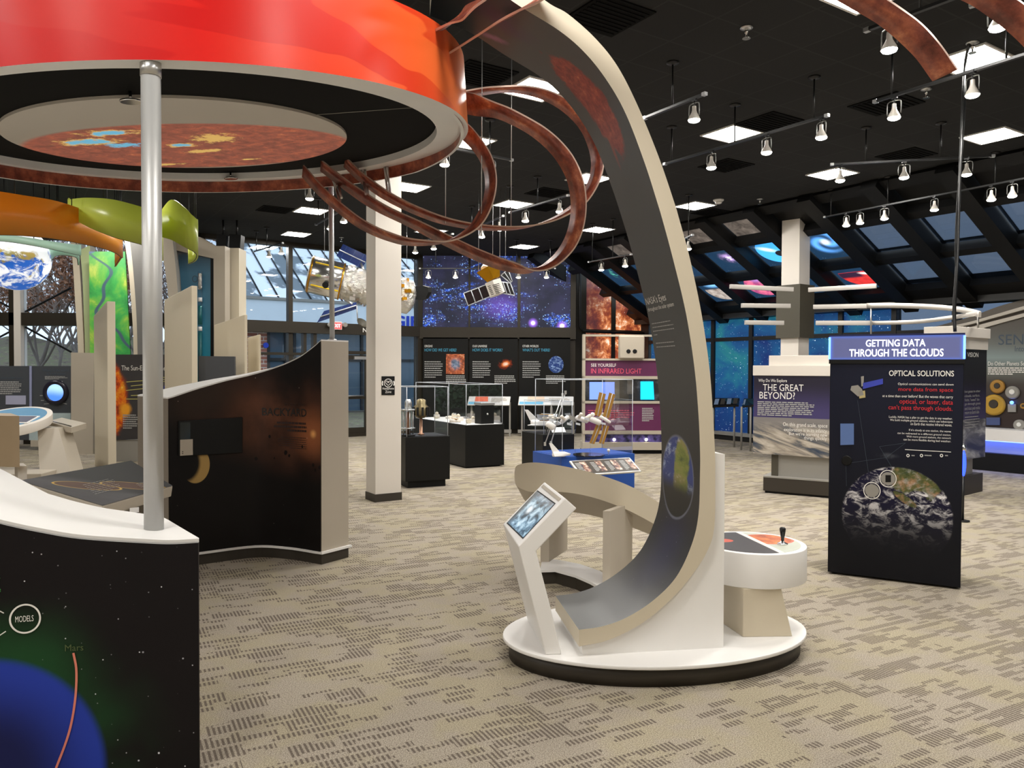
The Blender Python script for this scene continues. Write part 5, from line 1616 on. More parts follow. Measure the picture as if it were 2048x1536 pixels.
# models in case B
rr = random.Random(3)
for i in range(11):
    x_, y_ = rr.uniform(.12, .58), .35 + i * .155
    p = at(oB, aB, bB, x_, y_, zB); s_ = rr.uniform(.05, .11)
    nm = ['nearest', 'second', 'third', 'fourth', 'fifth', 'sixth', 'seventh', 'eighth', 'ninth', 'tenth', 'farthest'][i]
    t = thing('model_part', 'small cream model part on the white deck of the long case, %s from the right' % nm, 'model', p, 'model parts in the long case')
    if i % 3 == 0:
        MB().lathe(p + Z * s_ * .5, V(rr.uniform(-1, 1), 1, 0), [(s_ * .5, -s_), (s_ * .5, s_ * .6), (s_ * .25, s_ * 1.1)], 16).build('body', M['beige'], t)
        MB().box(p + V(0, 0, s_ * 1.05), (s_ * .5, s_ * .5, s_ * .3), .4).build('fitting', M['steel'], t)
    elif i % 3 == 1:
        MB().box(p + Z * s_ * .35, (s_ * 1.8, s_ * 1.1, s_ * .7), rr.uniform(0, 2)).build('body', M['warmwhite'], t, bev=.004)
        MB().lathe(p + Z * s_ * .7, Z, [(s_ * .35, 0), (s_ * .35, s_ * .4), (s_ * .1, s_ * .6)], 14).build('fitting', M['beige'], t)
    else:
        MB().tube([p + V(-s_, 0, s_ * .3), p + V(s_, 0, s_ * .3)], s_ * .3, 10).build('body', M['warmwhite'], t)
        MB().box(p + Z * (s_ * .6), (s_ * .3, s_ * 1.6, s_ * .08), .7).build('fitting', M['gold'], t)
p = at(oB, aB, bB, .46, .20, zB)
t = thing('black_box', 'black box model with a silver lid inside the long case', 'model', p)
MB().box(p + Z * .16, (.26, .22, .32), A33).build('body', M['black'], t, bev=.005)
MB().box(p + Z * .345, (.28, .24, .045), A33).build('lid', M['steel'], t, bev=.005)
MB().sphere(p + aB * 0 - bB * .115 + Z * .17, .016, 10).build('button', M['white'], t)
# shuttle in case C
p = at(oC, aC, bC, .22, .34, zC + .14)
t = thing('shuttle_model', 'white space shuttle model with its bay open inside the case behind the blue one', 'model', p)
ax_ = V(.95, -.3, 0).normalized(); ay_ = V(.3, .95, 0)
MB().lathe(p - ax_ * .24, ax_, [(.045, 0), (.05, .03), (.05, .32), (.035, .42), (.008, .48)], 18).build('fuselage', M['white'], t)
MB().prism([p - ax_ * .24 - ay_ * .2 - Z * .03, p - ax_ * .20 + ay_ * .2 - Z * .03, p + ax_ * .15 - Z * .03], Z * .012).build('wing', M['white'], t)
MB().prism([p - ax_ * .26 + Z * .03, p - ax_ * .12 + Z * .04, p - ax_ * .30 + Z * .20, p - ax_ * .35 + Z * .20], ay_ * .012).build('tail_fin', M['white'], t)
MB().box(p + Z * .09, (.20, .07, .10), -.3).build('cargo', M['goldfoil'], t)
mb = MB()
for s_ in (-1, 1):
    mb.hexa([p - ax_ * .12 + ay_ * .06 * s_ + Z * .05, p + ax_ * .14 + ay_ * .06 * s_ + Z * .05, p + ax_ * .14 + ay_ * .13 * s_ + Z * .13, p - ax_ * .12 + ay_ * .13 * s_ + Z * .13], [p - ax_ * .12 + ay_ * .06 * s_ + Z * .058, p + ax_ * .14 + ay_ * .06 * s_ + Z * .058, p + ax_ * .14 + ay_ * .13 * s_ + Z * .138, p - ax_ * .12 + ay_ * .13 * s_ + Z * .138])
mb.build('bay_door', M['edge'], t)
MB().tube([p - Z * .14, p], .008, 8).build('stand', M['steel'], t)
q = at(oC, aC, bC, .30, .12, zC)
t = thing('label_card', 'white label card propped at the front of the shuttle case', 'card', q)
MB().box(q + Z * .05, (.22, .012, .11), Matrix.Rotation(.3, 3, 'Z') @ Matrix.Rotation(-.9, 3, 'X')).build('card', M['white'], t)
p = at(oC, aC, bC, .38, .5, zC)
t = thing('rocket_model', 'slim grey rocket model standing inside the shuttle case', 'model', p)
MB().lathe(p, Z, [(.03, 0), (.03, .22), (.018, .28), (.018, .36), (.002, .42)], 14).build('body', M['grey'], t)
MB().box(p + Z * .03, (.12, .01, .05), .5).box(p + Z * .03, (.01, .12, .05), .5).build('fin', M['steel'], t)
# space station in the blue case
DFr = Fr(D(1180, 850, 10.55), V(1, .15, 0))
def sp3(u, v, d=0.0): return DFr.P(u, v, d)
base = sp3(1178, 904); base.z = zD
t = thing('space_station_model', 'white space station model with four golden solar wings inside the blue case', 'model', base)
MB().lathe(V(base.x, base.y, zD), Z, [(.22, 0), (.22, .012)], 40).build('stand_disc', M['blackgloss'], t)
mb = MB()
for u, v in ((1151, 848), (1181, 848)):
    q = sp3(u, v); mb.tube([V(q.x, q.y, zD + .01), q], .006, 8)
mb.build('stand_rod', M['acrylic'], t)
MB().tube([sp3(1085, 836), sp3(1215, 836)], .012, 8).build('truss', M['warmwhite'], t)
mb = MB()
for i in range(12):
    u = 1090 + i * 10.4; q = sp3(u, 836); mb.box(q, (.05, .03, .035), i * .7)
mb.build('truss_fitting', M['steel'], t)
for a_, b_, r_ in (((1150, 834), (1175, 842), .035), ((1176, 836), (1200, 846), .04), ((1120, 845), (1136, 832), .03), ((1198, 832), (1219, 845), .022), ((1182, 832), (1185, 825), .03), ((1092, 845), (1108, 856), .045)):
    pa_, pb2 = sp3(*a_, .05), sp3(*b_, .05)
    L_ = (pb2 - pa_).length
    MB().lathe(pa_, pb2 - pa_, [(r_ * .6, 0), (r_, .015), (r_, L_ - .015), (r_ * .5, L_)], 16).build('module', M['white'], t)
_q = random.Random(9)
for i in range(14):
    u_ = 1096 + i * 8.6; v_ = 836 + _q.uniform(-7, 9); d_ = _q.choice((-.08, .08, .12))
    if i % 2: MB().lathe(sp3(u_, v_, d_), V(_q.uniform(-1, 1), _q.uniform(-1, 1), _q.uniform(-.6, .6)), [(.012, -.05), (.022, -.04), (.022, .04), (.012, .05)], 12).build('module', M['warmwhite'], t)
    else: MB().prism([sp3(u_, v_, d_), sp3(u_ + 9, v_ + 2, d_), sp3(u_ + 9, v_ + 6, d_), sp3(u_, v_ + 4, d_)], V(0, .02, 0)).build('radiator', M['edge'], t)
for q4 in (((1198, 784), (1211, 788), (1200, 833), (1188, 830)), ((1218, 785), (1230, 789), (1217, 836), (1205, 832)), ((1192, 848), (1204, 850), (1188, 888), (1178, 886)), ((1207, 850), (1218, 852), (1207, 888), (1197, 886))):
    wing = MB()
    A_ = [sp3(u, v, .02) for u, v in q4]
    wing.prism(A_, DFr.n * -.006)
    w_ = wing.build('solar_wing', M['gold'], t)
    MB().tube([(A_[0] + A_[1]) / 2 + DFr.n * .004, (A_[2] + A_[3]) / 2 + DFr.n * .004], .005, 6).build('wing_mast', M['edge'], w_)
for a_, b_ in (((1125, 790), (1090, 888)), ((1131, 785), (1102, 886))):
    MB().tube([sp3(*a_), sp3(*b_)], .008, 6).box(sp3(*a_), (.03, .02, .05)).box(sp3(*b_), (.03, .02, .05)).build('radiator_arm', M['steel'], t)
MB().prism([sp3(u, v, .04) for u, v in ((1132, 836), (1150, 844), (1156, 838), (1137, 829))], DFr.n * -.01).build('radiator', M['grey'], t)
p = sp3(1118, 902, .15); p.z = zD + .035
t = thing('docking_shuttle_model', 'small white shuttle model lying on the deck of the blue case', 'model', V(p.x, p.y, zD))
ax_ = V(.9, .2, 0).normalized(); ay_ = V(-.2, .9, 0)
MB().lathe(p - ax_ * .12, ax_, [(.03, 0), (.035, .02), (.035, .16), (.006, .25)], 14).build('fuselage', M['white'], t)
MB().prism([p - ax_ * .12 - ay_ * .12 - Z * .02, p - ax_ * .10 + ay_ * .12 - Z * .02, p + ax_ * .12 - Z * .02], Z * .012).build('wing', M['white'], t)
MB().prism([p - ax_ * .12 + Z * .02, p - ax_ * .02 + Z * .03, p - ax_ * .13 + Z * .15, p - ax_ * .17 + Z * .15], ay_ * .01).build('tail_fin', M['white'], t)
p = sp3(1219, 898, -.05); p.z = zD
t = thing('moon_ball', 'small white ball on a stem at the right of the blue case deck', 'model', p)
MB().sphere(p + Z * .055, .022, 14).build('ball', M['white'], t)
MB().tube([p, p + Z * .04], .005, 8).build('stem', M['steel'], t)
# slanted label tray on the front of the blue case
tl, br_, bl = D(1138, 921, 9.98), D(1284, 942, 10.02), D(1160, 950, 9.72); tr = tl + br_ - bl
SP_ = Pl(bl, br_ - bl, tl - bl)
t = MB().prism([tl, tr, br_, bl], -SP_.n * .03).build('label_tray', M['steel'], tD, bev=.012); t['label'] = 'silver framed slanted label tray'
for f_ in (.25, .75):
    q_ = tl.lerp(tr, f_) - Z * .05; MB().tube([q_, q_ + V(.05, .55, -.05)], .015, 8).build('tray_bracket', M['darkmetal'], tD)
n = NM('label_art', .3); x, y, _z = n.xy()
cell = n.math('FLOOR', x * 4.0)
k = n.noise(n.vec(x * 3.0, y, 0.0), 6, 4)
pic = n.ramp(k, [(.35, srgb(60, 50, 70)), (.5, srgb(150, 110, 90)), (.65, srgb(220, 205, 190))])
inpic = n.sm(.5, .54, n.math('FRACT', x * 4.0)) * n.sm(.92, .88, n.math('FRACT', x * 4.0)) * n.sm(.15, .2, y) * n.sm(.9, .8, y)
M['labelart'] = n.col(n.mix(inpic, srgb(64, 58, 52), pic))
MB().add([SP_.map(a_, b_, .002) for a_, b_ in ((.03, .06), (.97, .06), (.97, .93), (.03, .93))], [(0, 1, 2, 3)]).build('label_sheet', M['labelart'], t, uv=SP_.uv, fix=False)
for i in range(4):
    lines(SP_, (.05 + .24 * i, .13 + .24 * i, .15, .8), 7, M['txtgrey'], 'caption_lines', t, .003, seed=i)

# ================================================================== dark panels under the star windows
n = NM('nebula_print', .5); x, y, _z = n.xy(); k = n.noise(n.vec(x, y, 0.0), 6, 7, .65, .5)
d_ = n.dist(x, y, .5, .5, .5)
M['neb_print'] = n.col(n.mix(n.sm(.2, .8, d_ + (k - .5)), n.ramp(k, [(.3, srgb(40, 60, 84)), (.6, srgb(140, 160, 190))]), n.ramp(k, [(.35, srgb(90, 40, 20)), (.55, srgb(196, 96, 50)), (.7, srgb(236, 200, 150))])))
n = NM('flare_print', .5, spec=.2); x, y, _z = n.xy(); k = n.noise(n.vec(x, y, 0.0), 5, 6, .65, .5)
d_ = n.dist(x, y, .52, .5, .5, .38, .6)
M['flare_print'] = n.col(n.mix(n.sm(1.0, .35, d_ + (k - .5) * 2.2), (.0065, .0065, .006), n.ramp(n.sm(.9, .0, d_) * .6 + k * .4, [(.3, srgb(120, 40, 16)), (.55, srgb(230, 120, 50)), (.8, srgb(255, 230, 210))])))
n = NM('blue_planet_print', .5, spec=.2); x, y, _z = n.xy(); k = n.noise(n.vec(x, y * 1.6, 0.0), 5, 7, .65, .8)
M['planet_print'] = n.col(n.mix(n.sm(.48, .46, n.dist(x, y, .5, .5, 1)), (.0065, .0065, .006), n.mix(n.sm(.45, .65, k), srgb(34, 62, 130), srgb(150, 180, 224))))
PF = Fr(V(0, 19.86, 0), V(1, 0, 0))
M['panel_dark'] = plain('charcoal_panel', (.0065, .0065, .006), .5, spec=.2)
for (u0, u1, head_, sub, pic, pr_, x_t) in ((846, 936, 'ORIGINS', 'HOW DID WE GET HERE?', 'neb_print', (892, 708, 929, 748), 849), (939, 1035, 'OUR UNIVERSE', 'HOW DOES IT WORK?', 'flare_print', (993, 714, 1028, 742), 945), (1038, 1140, 'OTHER WORLDS', "WHAT'S OUT THERE?", 'planet_print', (1096, 711, 1128, 747), 1045)):
    t = thing('wall_panel', 'tall black wall panel headed %s under the star windows' % head_, 'information panel', PF.pt(*PF.rect(u0, 675, u1, 868)[::2]), 'three panels under the star windows')
    zb__ = .12
    r_ = PF.rect(u0, 675, u1, 868)
    box_fr(PF, r_[0], r_[1], zb__, r_[3], -.05, 0).build('board', M['panel_dark'], t)
    w_ = [36, 62, 60][(846, 939, 1038).index(u0)]
    textpx(PF, head_, x_t, 690, x_t + [16, 29, 32][(846, 939, 1038).index(u0)], 694.5, M['txt'], 'heading', t)
    textpx(PF, sub, x_t, 697, x_t + [64, 60, 55][(846, 939, 1038).index(u0)], 703, M['txtteal'], 'subheading', t)
    q = PF.rect(*pr_)
    slab(PF, [(q[0], q[2]), (q[1], q[2]), (q[1], q[3]), (q[0], q[3])], .002, .003).build('picture', M[pic], t, uv=lambda p_, q=q: ((PF.uv(p_)[0] - q[0]) / (q[1] - q[0]), (PF.uv(p_)[1] - q[2]) / (q[3] - q[2])))
    linespx(PF, x_t, 721, x_t + 37, 756, 8, M['txtgrey'], 'body_lines', t, fill=.42)
    linespx(PF, pr_[0] - (0 if u0 < 900 else 4), 750, pr_[2] + 4, 768, 5, M['txtgrey'], 'caption_lines', t, seed=4)
    M.setdefault('rim', plain('thin_bronze_rim', srgb(70, 60, 48), .5))
    box_fr(PF, r_[0] - .02, r_[0], zb__, r_[3], -.05, .01).box((0, 0, -50), (.001, .001, .001)) if False else None
for (u0, u1, where, emit) in ((935, 1023, 'left one, below the flare picture', (255, 130, 100)), (1036, 1150, 'right one, below the blue planet picture', (240, 215, 190))):
    RF = Fr(V(0, 19.2, 0), V(1, 0, 0))
    a_, b_, c_, e_ = RF.rect(u0, 793, u1, 809)
    t = thing('reader_rail', 'white slanted reader desk under the dark panels, ' + where, 'reader desk', RF.pt((a_ + b_) / 2, 0))
    tlp, trp = RF.pt(a_ + .03, e_, -.16), RF.pt(b_ - .02, e_, -.16); blp, brp = RF.pt(a_, c_, .16), RF.pt(b_ - .05, c_, .16)
    Q = Pl(blp, brp - blp, tlp - blp)
    MB().prism([blp, brp, trp, tlp], -Q.n * .03).build('desk_top', M['white'], t, bev=.01)
    MB().add([Q.map(x_, y_, .002) for x_, y_ in ((.02, .05), (.45, .05), (.45, .35), (.02, .35))], [(0, 1, 2, 3)]).build('blue_band', plain('sky_blue_print', srgb(120, 190, 225), .5), t, fix=False)
    MB().add([Q.map(x_, y_, .002) for x_, y_ in ((.16, .38), (.48, .38), (.46, .95), (.16, .95))], [(0, 1, 2, 3)]).build('picture', plain('warm_print', srgb(*emit), .5), t, fix=False)
    lines(Q, (.55, .93, .3, .8), 4, M['greybeige'], 'caption_lines', t, .003)
    for x_ in (a_ + .1, b_ - .04):
        box_fr(RF, x_ - .02, x_ + .02, 0, (c_ + e_) / 2 - .04, -.03, .03).build('leg', M['grey'], t)
    box_fr(RF, a_, b_, .08, .16, -.05, .0).build('foot_rail', M['grey'], t)

# ================================================================== infrared exhibit
IF = Fr(V(0, 15.3, 0), V(1, .03, 0))
ix0, ix1 = IF.px(1165, 800)[0], IF.px(1312, 800)[0] + .9
t = thing('infrared_exhibit', 'purple infrared light exhibit with camera box, blue screen and beige frame, left of the arch', 'exhibit', IF.pt((ix0 + ix1) / 2, 0, -.1))
def iy(v): return IF.px(1230, v)[1]
for nm, v0, v1, d0, d1, mt in (('top_rail', 669, 673, -.12, .02, 'greybeige'), ('rail', 717, 721, -.12, .03, 'greybeige'), ('rail', 752, 758, -.12, .03, 'greybeige'), ('rail', 802, 807, -.12, .03, 'greybeige'), ('rail', 861, 868, -.12, .05, 'greybeige'), ('base_shelf', 884, 899, -.35, .10, 'greybeige'), ('toe_kick', 899, 912, -.35, .02, 'black')):
    box_fr(IF, ix0, ix1, max(0, iy(v1)), iy(v0), d0, d1).build(nm, M[mt], t)
for u in (1165,):
    box_fr(IF, ix0, ix0 + .05, 0, iy(669), -.12, .03).build('post', M['greybeige'], t)
box_fr(IF, ix1 - .05, ix1, 0, iy(669), -.12, .03).build('post', M['greybeige'], t)
M['purple'] = plain('purple_panel', srgb(92, 30, 74), .45)
for v0, v1 in ((721, 752), (807, 861)):
    box_fr(IF, ix0 + .05, ix1 - .05, iy(v1), iy(v0), -.06, .0).build('purple_panel', M['purple'], t)
textpx(IF, 'SEE YOURSELF', 1182, 727, 1232, 733.5, M['txt'], 'title_lettering', t)
textpx(IF, 'IN INFRARED LIGHT', 1182, 737, 1283, 747, M['txtpink'], 'title_lettering', t)
linespx(IF, 1284, 815, 1308, 843, 8, M['txtgrey'], 'body_lines', t)
linespx(IF, 1176, 818, 1270, 840, 5, M['txtpink'], 'body_lines', t, fill=.25)
n = NM('moon_graphic', .4); x, y, _z = n.xy(); k = n.noise(n.vec(x, y, 0.0), 5, 7, .65)
qx, qy = IF.px(1205, 785)
c = n.mix(n.sm(.45, .65, k), (.012, .012, .014), (.07, .07, .075))
M['moonart'] = n.col(c)
box_fr(IF, ix0 + .05, ix1 - .05, iy(802), iy(758), -.08, -.02).build('picture_band', M['moonart'], t, uv=IF.uv)
M['bluescr'] = plain('lit_cyan_screen', srgb(0, 190, 255), emit=.9)
slabpx(IF, [(1281, 799), (1308, 799), (1306, 763), (1281, 763)], .02, .02).build('cyan_screen', M['bluescr'], t)
M['peri'] = plain('lit_periwinkle_screen', srgb(110, 140, 230), emit=.55)
slabpx(IF, rectpx(1179, 764, 1229, 799), .02, .01).build('periwinkle_screen', M['peri'], t)
box_fr(IF, *IF.rect(1237, 674, 1286, 717)[:2], iy(717), iy(672), -.05, .16).build('camera_box', M['greybeige'], t, bev=.02)
for u in (1254, 1266.5):
    MB().lathe(IF.P(u, 703, .16), IF.n, [(.042, 0), (.042, .008), (.030, .01)], 20).build('camera_hole', M['black'], t)
n = NM('sparkle_table', .3); x, y, _z = n.xy(); v = n.vec(x, y, 0.0)
M['sparkle'] = n.col(n.mix(n.sm(.35, .65, n.noise(v, 8, 4)), srgb(24, 24, 62), srgb(108, 96, 170)))
box_fr(IF, ix0 + .06, ix1 - .05, iy(884), iy(869), -.3, .0).build('blue_shelf_print', M['sparkle'], t, uv=IF.uv)
for u in (1228, 1292):
    MB().sphere(IF.P(u, 879, .02), .03, 12).build('shelf_lamp', M['lensoff'], t)

# ================================================================== telescope model hanging at the door wall
HY = 13.6
hx = lambda u, v, d=0.0: D(u, v, HY + d)
a_ = hx(620, 548, -.15); b_ = hx(826, 597, .25)
ax_ = (b_ - a_); HL = ax_.length; ax_.normalize()
hs = ax_.cross(V(0, 1, 0)).normalized()
if hs.z < 0: hs = -hs
hd = ax_.cross(hs)
t = thing('telescope_model', 'large silver and gold space telescope model hanging in front of the door wall', 'model', (a_ + b_) / 2)
M['silver'] = plain('polished_silver_skin', (.72, .71, .69), .16, .95)
MB().lathe(a_, ax_, [(.30, -.01), (.325, 0), (.325, HL * .30), (.315, HL * .305)], 36).build('barrel', M['silver'], t)
MB().lathe(a_ - ax_ * .012, -ax_, [(.315, 0), (.30, .012), (.05, .02)], 32).build('front_cover', M['white'], t)
MB().lathe(a_, ax_, [(.30, HL * .305), (.305, HL * .33), (.30, HL * .62), (.29, HL * .66)], 36).build('foil_body', M['foil'], t)
MB().lathe(a_, ax_, [(.29, HL * .66), (.31, HL * .68), (.30, HL * .97), (.22, HL * 1.0), (.12, HL * 1.02)], 30).build('aft_shroud', M['foil'], t)
for f_ in (0.0, .295, .64):
    MB().lathe(a_, ax_, [(.329, HL * f_), (.332, HL * f_ + .01), (.329, HL * f_ + .022)], 36, cap=False).build('gold_ring', M['goldfoil'], t)
mb = MB()
for ang in (.9, 2.2, 3.9, 5.3):
    o_ = hs * math.cos(ang) * .33 + hd * math.sin(ang) * .33
    mb.tube([a_ + ax_ * .06 + o_, a_ + ax_ * HL * .29 + o_], .012, 6)
mb.build('handrail', plain('yellow_handrail', srgb(226, 190, 20), .4), t)
MB().lathe(hx(651, 570, -.46), V(.1, -1, -.2), [(.055, 0), (.055, .01)], 20).build('port', M['black'], t)
M['solar'] = NM('blue_solar_cells', .25); _n = M['solar']; x, y, _z = _n.xy()
gl = _n.math('MAXIMUM', _n.sm(.47, .5, _n.math('PINGPONG', x * 8.0, .5)), _n.sm(.45, .5, _n.math('PINGPONG', y * 3.0, .5)))
M['solar'] = _n.col(_n.mix(gl * .5, srgb(20, 44, 106), srgb(70, 100, 160)))
for nm_, q4 in (('upper', ((673, 512), (686, 488), (737, 512), (724, 537))), ('lower', ((634, 645), (648, 622), (713, 604), (712, 618)))):
    A_ = [hx(*q_, .3 if nm_ == 'upper' else -.5) for q_ in q4]
    PLN = Pl(A_[0], A_[1] - A_[0], A_[3] - A_[0])
    w_ = MB().prism(A_, PLN.n * -.02).build('solar_wing', M['solar'], t, uv=PLN.uv)
    MB().tube([(A_[0] + A_[1]) / 2 + PLN.n * .012, (A_[2] + A_[3]) / 2 + PLN.n * .012], .010, 6).build('wing_spar', M['edge'], w_)
MB().tube([hx(727, 540, .2), hx(722, 526, .3)], .02, 8).tube([hx(690, 600, -.2), hx(705, 608, -.5)], .02, 8).build('wing_arm', M['steel'], t)
MB().prism([hx(u, v, .3) for u, v in ((822, 574), (845, 571), (856, 574), (857, 584), (851, 596), (840, 600), (824, 598))], V(.05, .06, 0)).build('aperture_door', M['black'], t)
MB().tube([hx(712, 596, -.1), hx(716, 646, -.2)], .010, 6).build('antenna_mast', M['steel'], t)
MB().lathe(hx(722, 650, -.2), V(.5, -.4, .6), [(.01, 0), (.07, .02), (.11, .06)], 20, cap=False).build('antenna_dish', M['olive'], t)
rr = random.Random(5)
for i in range(34):
    ang = rr.uniform(0, 6.28); f_ = rr.uniform(.34, .96)
    o_ = hs * math.cos(ang) * .31 + hd * math.sin(ang) * .31
    MB().box(a_ + ax_ * HL * f_ + o_, (rr.uniform(.03, .1), rr.uniform(.03, .1), rr.uniform(.02, .07)), rr.uniform(0, 3)).build('equipment_box', M['goldfoil'] if i % 3 == 0 else M['silver'], t)
mb = MB()
for f_ in (.1, .55, .9):
    q_ = a_ + ax_ * HL * f_ + hs * .32; mb.tube([q_, V(q_.x, q_.y, CEIL)], .004, 5)
mb.build('hanging_wire', M['steel'], t)

# ---- gold coned satellite model in front of the star windows
SYY = 12.6
sx_ = lambda u, v, d=0.0: D(u, v, SYY + d)
def z5(x, y): return 880 + x / 10.24, 500 + y / 10.24
t = thing('satellite_model', 'satellite model with gold cone and dark solar panels hanging before the star windows', 'model', sx_(985, 570))
def frus(c0, c1, r0, r1, k=8, mb=None):
    ax = (c1 - c0); L_ = ax.length
    return (mb or MB()).lathe(c0, ax, [(r0, 0), (r1, L_)], k, sm=False)
frus(sx_(*z5(990, 370)), sx_(*z5(1100, 610)), .235, .13, 6).build('gold_cone', M['goldfoil'], t)
frus(sx_(*z5(950, 420)), sx_(*z5(990, 350), .05), .10, .10, 10).build('instrument_drum', M['white'], t)
q_ = sx_(*z5(1110, 800), -.05)
c0, c1 = sx_(*z5(1080, 640)), sx_(*z5(1180, 920))
frus(c0, c1, .15, .15, 6).build('bus', M['warmwhite'], t)
mb = MB()
BX = Fr(sx_(*z5(1130, 790), -.16), V(1, 0, 0))
for i in range(6):
    for (xa, xb) in ((975, 1035), (1075, 1215)):
        y0_ = 730 + i * 33
        sl_ = -.26
        mb.prism([BX.P(*z5(xa + i * 14, y0_ + (xa - 975) * sl_ + 10)), BX.P(*z5(xb + i * 14, y0_ + (xb - 975) * sl_ + 10)), BX.P(*z5(xb + i * 14, y0_ + 14 + (xb - 975) * sl_ + 10)), BX.P(*z5(xa + i * 14, y0_ + 14 + (xa - 975) * sl_ + 10))], V(0, .012, 0))
mb.build('louvre', M['kick'], t)
M['cells'] = plain('black_solar_cells', (.010, .010, .011), .15)
for nm_, q4, cuts in (('left', ((485, 890), (940, 712), (1030, 950), (575, 1140)), 3), ('upright', ((1250, 520), (1390, 395), (1480, 640), (1430, 670)), 2), ('right', ((1215, 650), (1440, 680), (1530, 930), (1290, 890)), 3)):
    A_ = [sx_(*z5(*q_), -.05) for q_ in q4]
    PLN = Pl(A_[0], A_[1] - A_[0], A_[3] - A_[0])
    w_ = MB().prism(A_, -PLN.n * .012).build('solar_panel', M['cells'], t)
    mb = MB()
    for i in range(cuts + 1):
        f_ = i / cuts
        mb.tube([A_[0].lerp(A_[1], f_) + PLN.n * .004, A_[3].lerp(A_[2], f_) + PLN.n * .004], .008, 4)
    mb.tube([A_[0], A_[1]], .008, 4); mb.tube([A_[3], A_[2]], .008, 4)
    mb.build('panel_frame', M['edge'], w_)
frus(sx_(*z5(1000, 300)), sx_(*z5(1290, 200)), .03, .03, 8).box(sx_(*z5(1240, 235)), (.10, .08, .10)).build('top_boom', M['warmwhite'], t)
mb = MB()
for x_, y_ in ((790, 470), (1080, 330), (1225, 220), (1340, 420)):
    q_ = sx_(*z5(x_, y_)); mb.tube([q_, V(q_.x, q_.y, CEIL)], .0035, 5)
mb.build('hanging_wire', M['steel'], t)

# ================================================================== signs on the door wall transom
ES = Fr(W1.o + W1.n * .16, W1.r)
t = thing('exit_sign', 'red lit exit sign on the dark beam behind the thin pole', 'exit sign', ES.P(676, 652))
box_fr(ES, *ES.rect(661, 643, 683, 659), -.05, .03).build('housing', M['white'], t)
box_fr(ES, *ES.rect(663, 645, 682, 658), .03, .034).build('red_face', plain('lit_red_face', srgb(240, 60, 60), emit=1.2), t)
text(ES, 'EXIT', ES.rect(665, 648, 680, 655), M['txtlit'], 'exit_lettering', t, .037)
for u in (658, 688):
    MB().lathe(ES.P(u, 650, .0), ES.n, [(.05, 0), (.06, .06), (.05, .1)], 14).build('emergency_lamp', M['grey'], t)
NS = Fr(W1.o + W1.n * .13, W1.r)
t = thing('compass_letter', 'white letter N on the dark beam left of the white column', 'sign', NS.P(729, 660))
textpx(NS, 'N', 725.5, 656, 733.5, 664.5, M['txt'], 'letter', t, .004, .02)
# ================================================================== right hand column with dark cladding and floating bars
CP = G(1595, 405, CEIL); 
cw = .50
kx = V(.86, -.51, 0).normalized(); ky = V(.51, .86, 0).normalized()
c0 = G(1600, 411, CEIL); c0 = V(c0.x, c0.y, 0)
mb = MB()
e1c = V(.80, .60, 0); e2c = V(-.60, .80, 0)
cl = .33; cr = .36
struct(MB().prism(sqpts(c0, cl, cr, e1c, e2c), Z * CEIL).build('column', M['warmwhite'], bev=.004))
z0c, z1c = HC + (738 - 671) / F * 12.9, HC + (738 - 558) / F * 12.9
cb = thing('column_band', 'dark olive box band around the right hand white column, with white bars floating off it', 'column cladding', V(c0.x, c0.y, z0c))
MB().prism([p + Z * z0c for p in sqpts(c0, cl, cr, e1c, e2c, .06)], Z * (z1c - z0c)).build('cladding', M['olive'], cb)
WBm = M['rail']
def barpx(a, b, th, Y0, Y1, parent):
    p0 = D(a[0], a[1], Y0); p1 = D(b[0], b[1], Y1)
    L_ = (p1 - p0).length
    return MB().ribbon([p0, p1], Z, th, .05, 0).build('white_bar', WBm, parent, bev=.003)
for a_, b_, Y0, Y1 in (((1460, 573), (1586, 579), 12.6, 12.8), ((1483, 611), (1580, 612), 12.7, 12.85), ((1490, 645), (1567, 646), 12.75, 12.85), ((1617, 580), (1753, 572), 12.6, 12.0), ((1627, 614), (1734, 612), 12.6, 12.1), ((1632, 646), (1745, 646), 12.6, 12.1)):
    barpx(a_, b_, .072, Y0, Y1, cb)
sw = thing('curved_rail', 'white curved double rail on thin posts sweeping from the right column towards the kiosks', 'rail', D(1742, 660, 12.0))
MB().ribbon(catmull([D(*q) for q in ((1734, 611, 12.1), (1790, 611, 11.7), (1850, 613, 11.4), (1905, 617, 11.1), (1940, 623, 10.7), (1960, 629, 10.2))], 6), Z, .075, .03, 0).build('upper_rail', WBm, sw)
MB().ribbon(catmull([D(*q) for q in ((1745, 646, 12.1), (1800, 645, 11.7), (1850, 642, 11.5), (1910, 634, 11.2), (1958, 626, 10.3))], 6), Z, .06, .03, 0).build('lower_rail', WBm, sw)
for u, v0, v1, Y in ((1742, 606, 668, 12.05), (1956, 622, 656, 10.3)):
    MB().tube([D(u, v0, Y), D(u, v1, Y)], .013, 8).build('post', M['steel'], sw)

# ================================================================== "great beyond" panel kiosk
BFr = Fr(G(1527, 985), G(1655, 996) - G(1527, 985))
gb = thing('panel_kiosk', 'white topped panel kiosk asking why we explore the great beyond, left of the navy kiosk', 'kiosk', BFr.P(1600, 990))
X = lambda u, v: BFr.px(u, v)
xr = X(1700, 990)[0]
y_t0, y_t1, y_t2 = X(1508, 751)[1], X(1508, 731)[1], X(1537, 711)[1]
xl = X(1507, 800)[0]; xl2 = X(1536, 720)[0]
ybt = X(1505, 906)[1]
box_fr(BFr, xl - .01, xr, y_t0, y_t1, -.5, .012).build('header', M['warmwhite'], gb, bev=.004)
box_fr(BFr, xl2, xr - .1, y_t1, y_t2, -.45, -.05).build('header_step', M['warmwhite'], gb, bev=.004)
n = NM('moonscape_graphic', .45)
x, y, _z = n.xy(); v = n.vec(x, y, 0.0)
hy_ = X(1580, 836)[1]
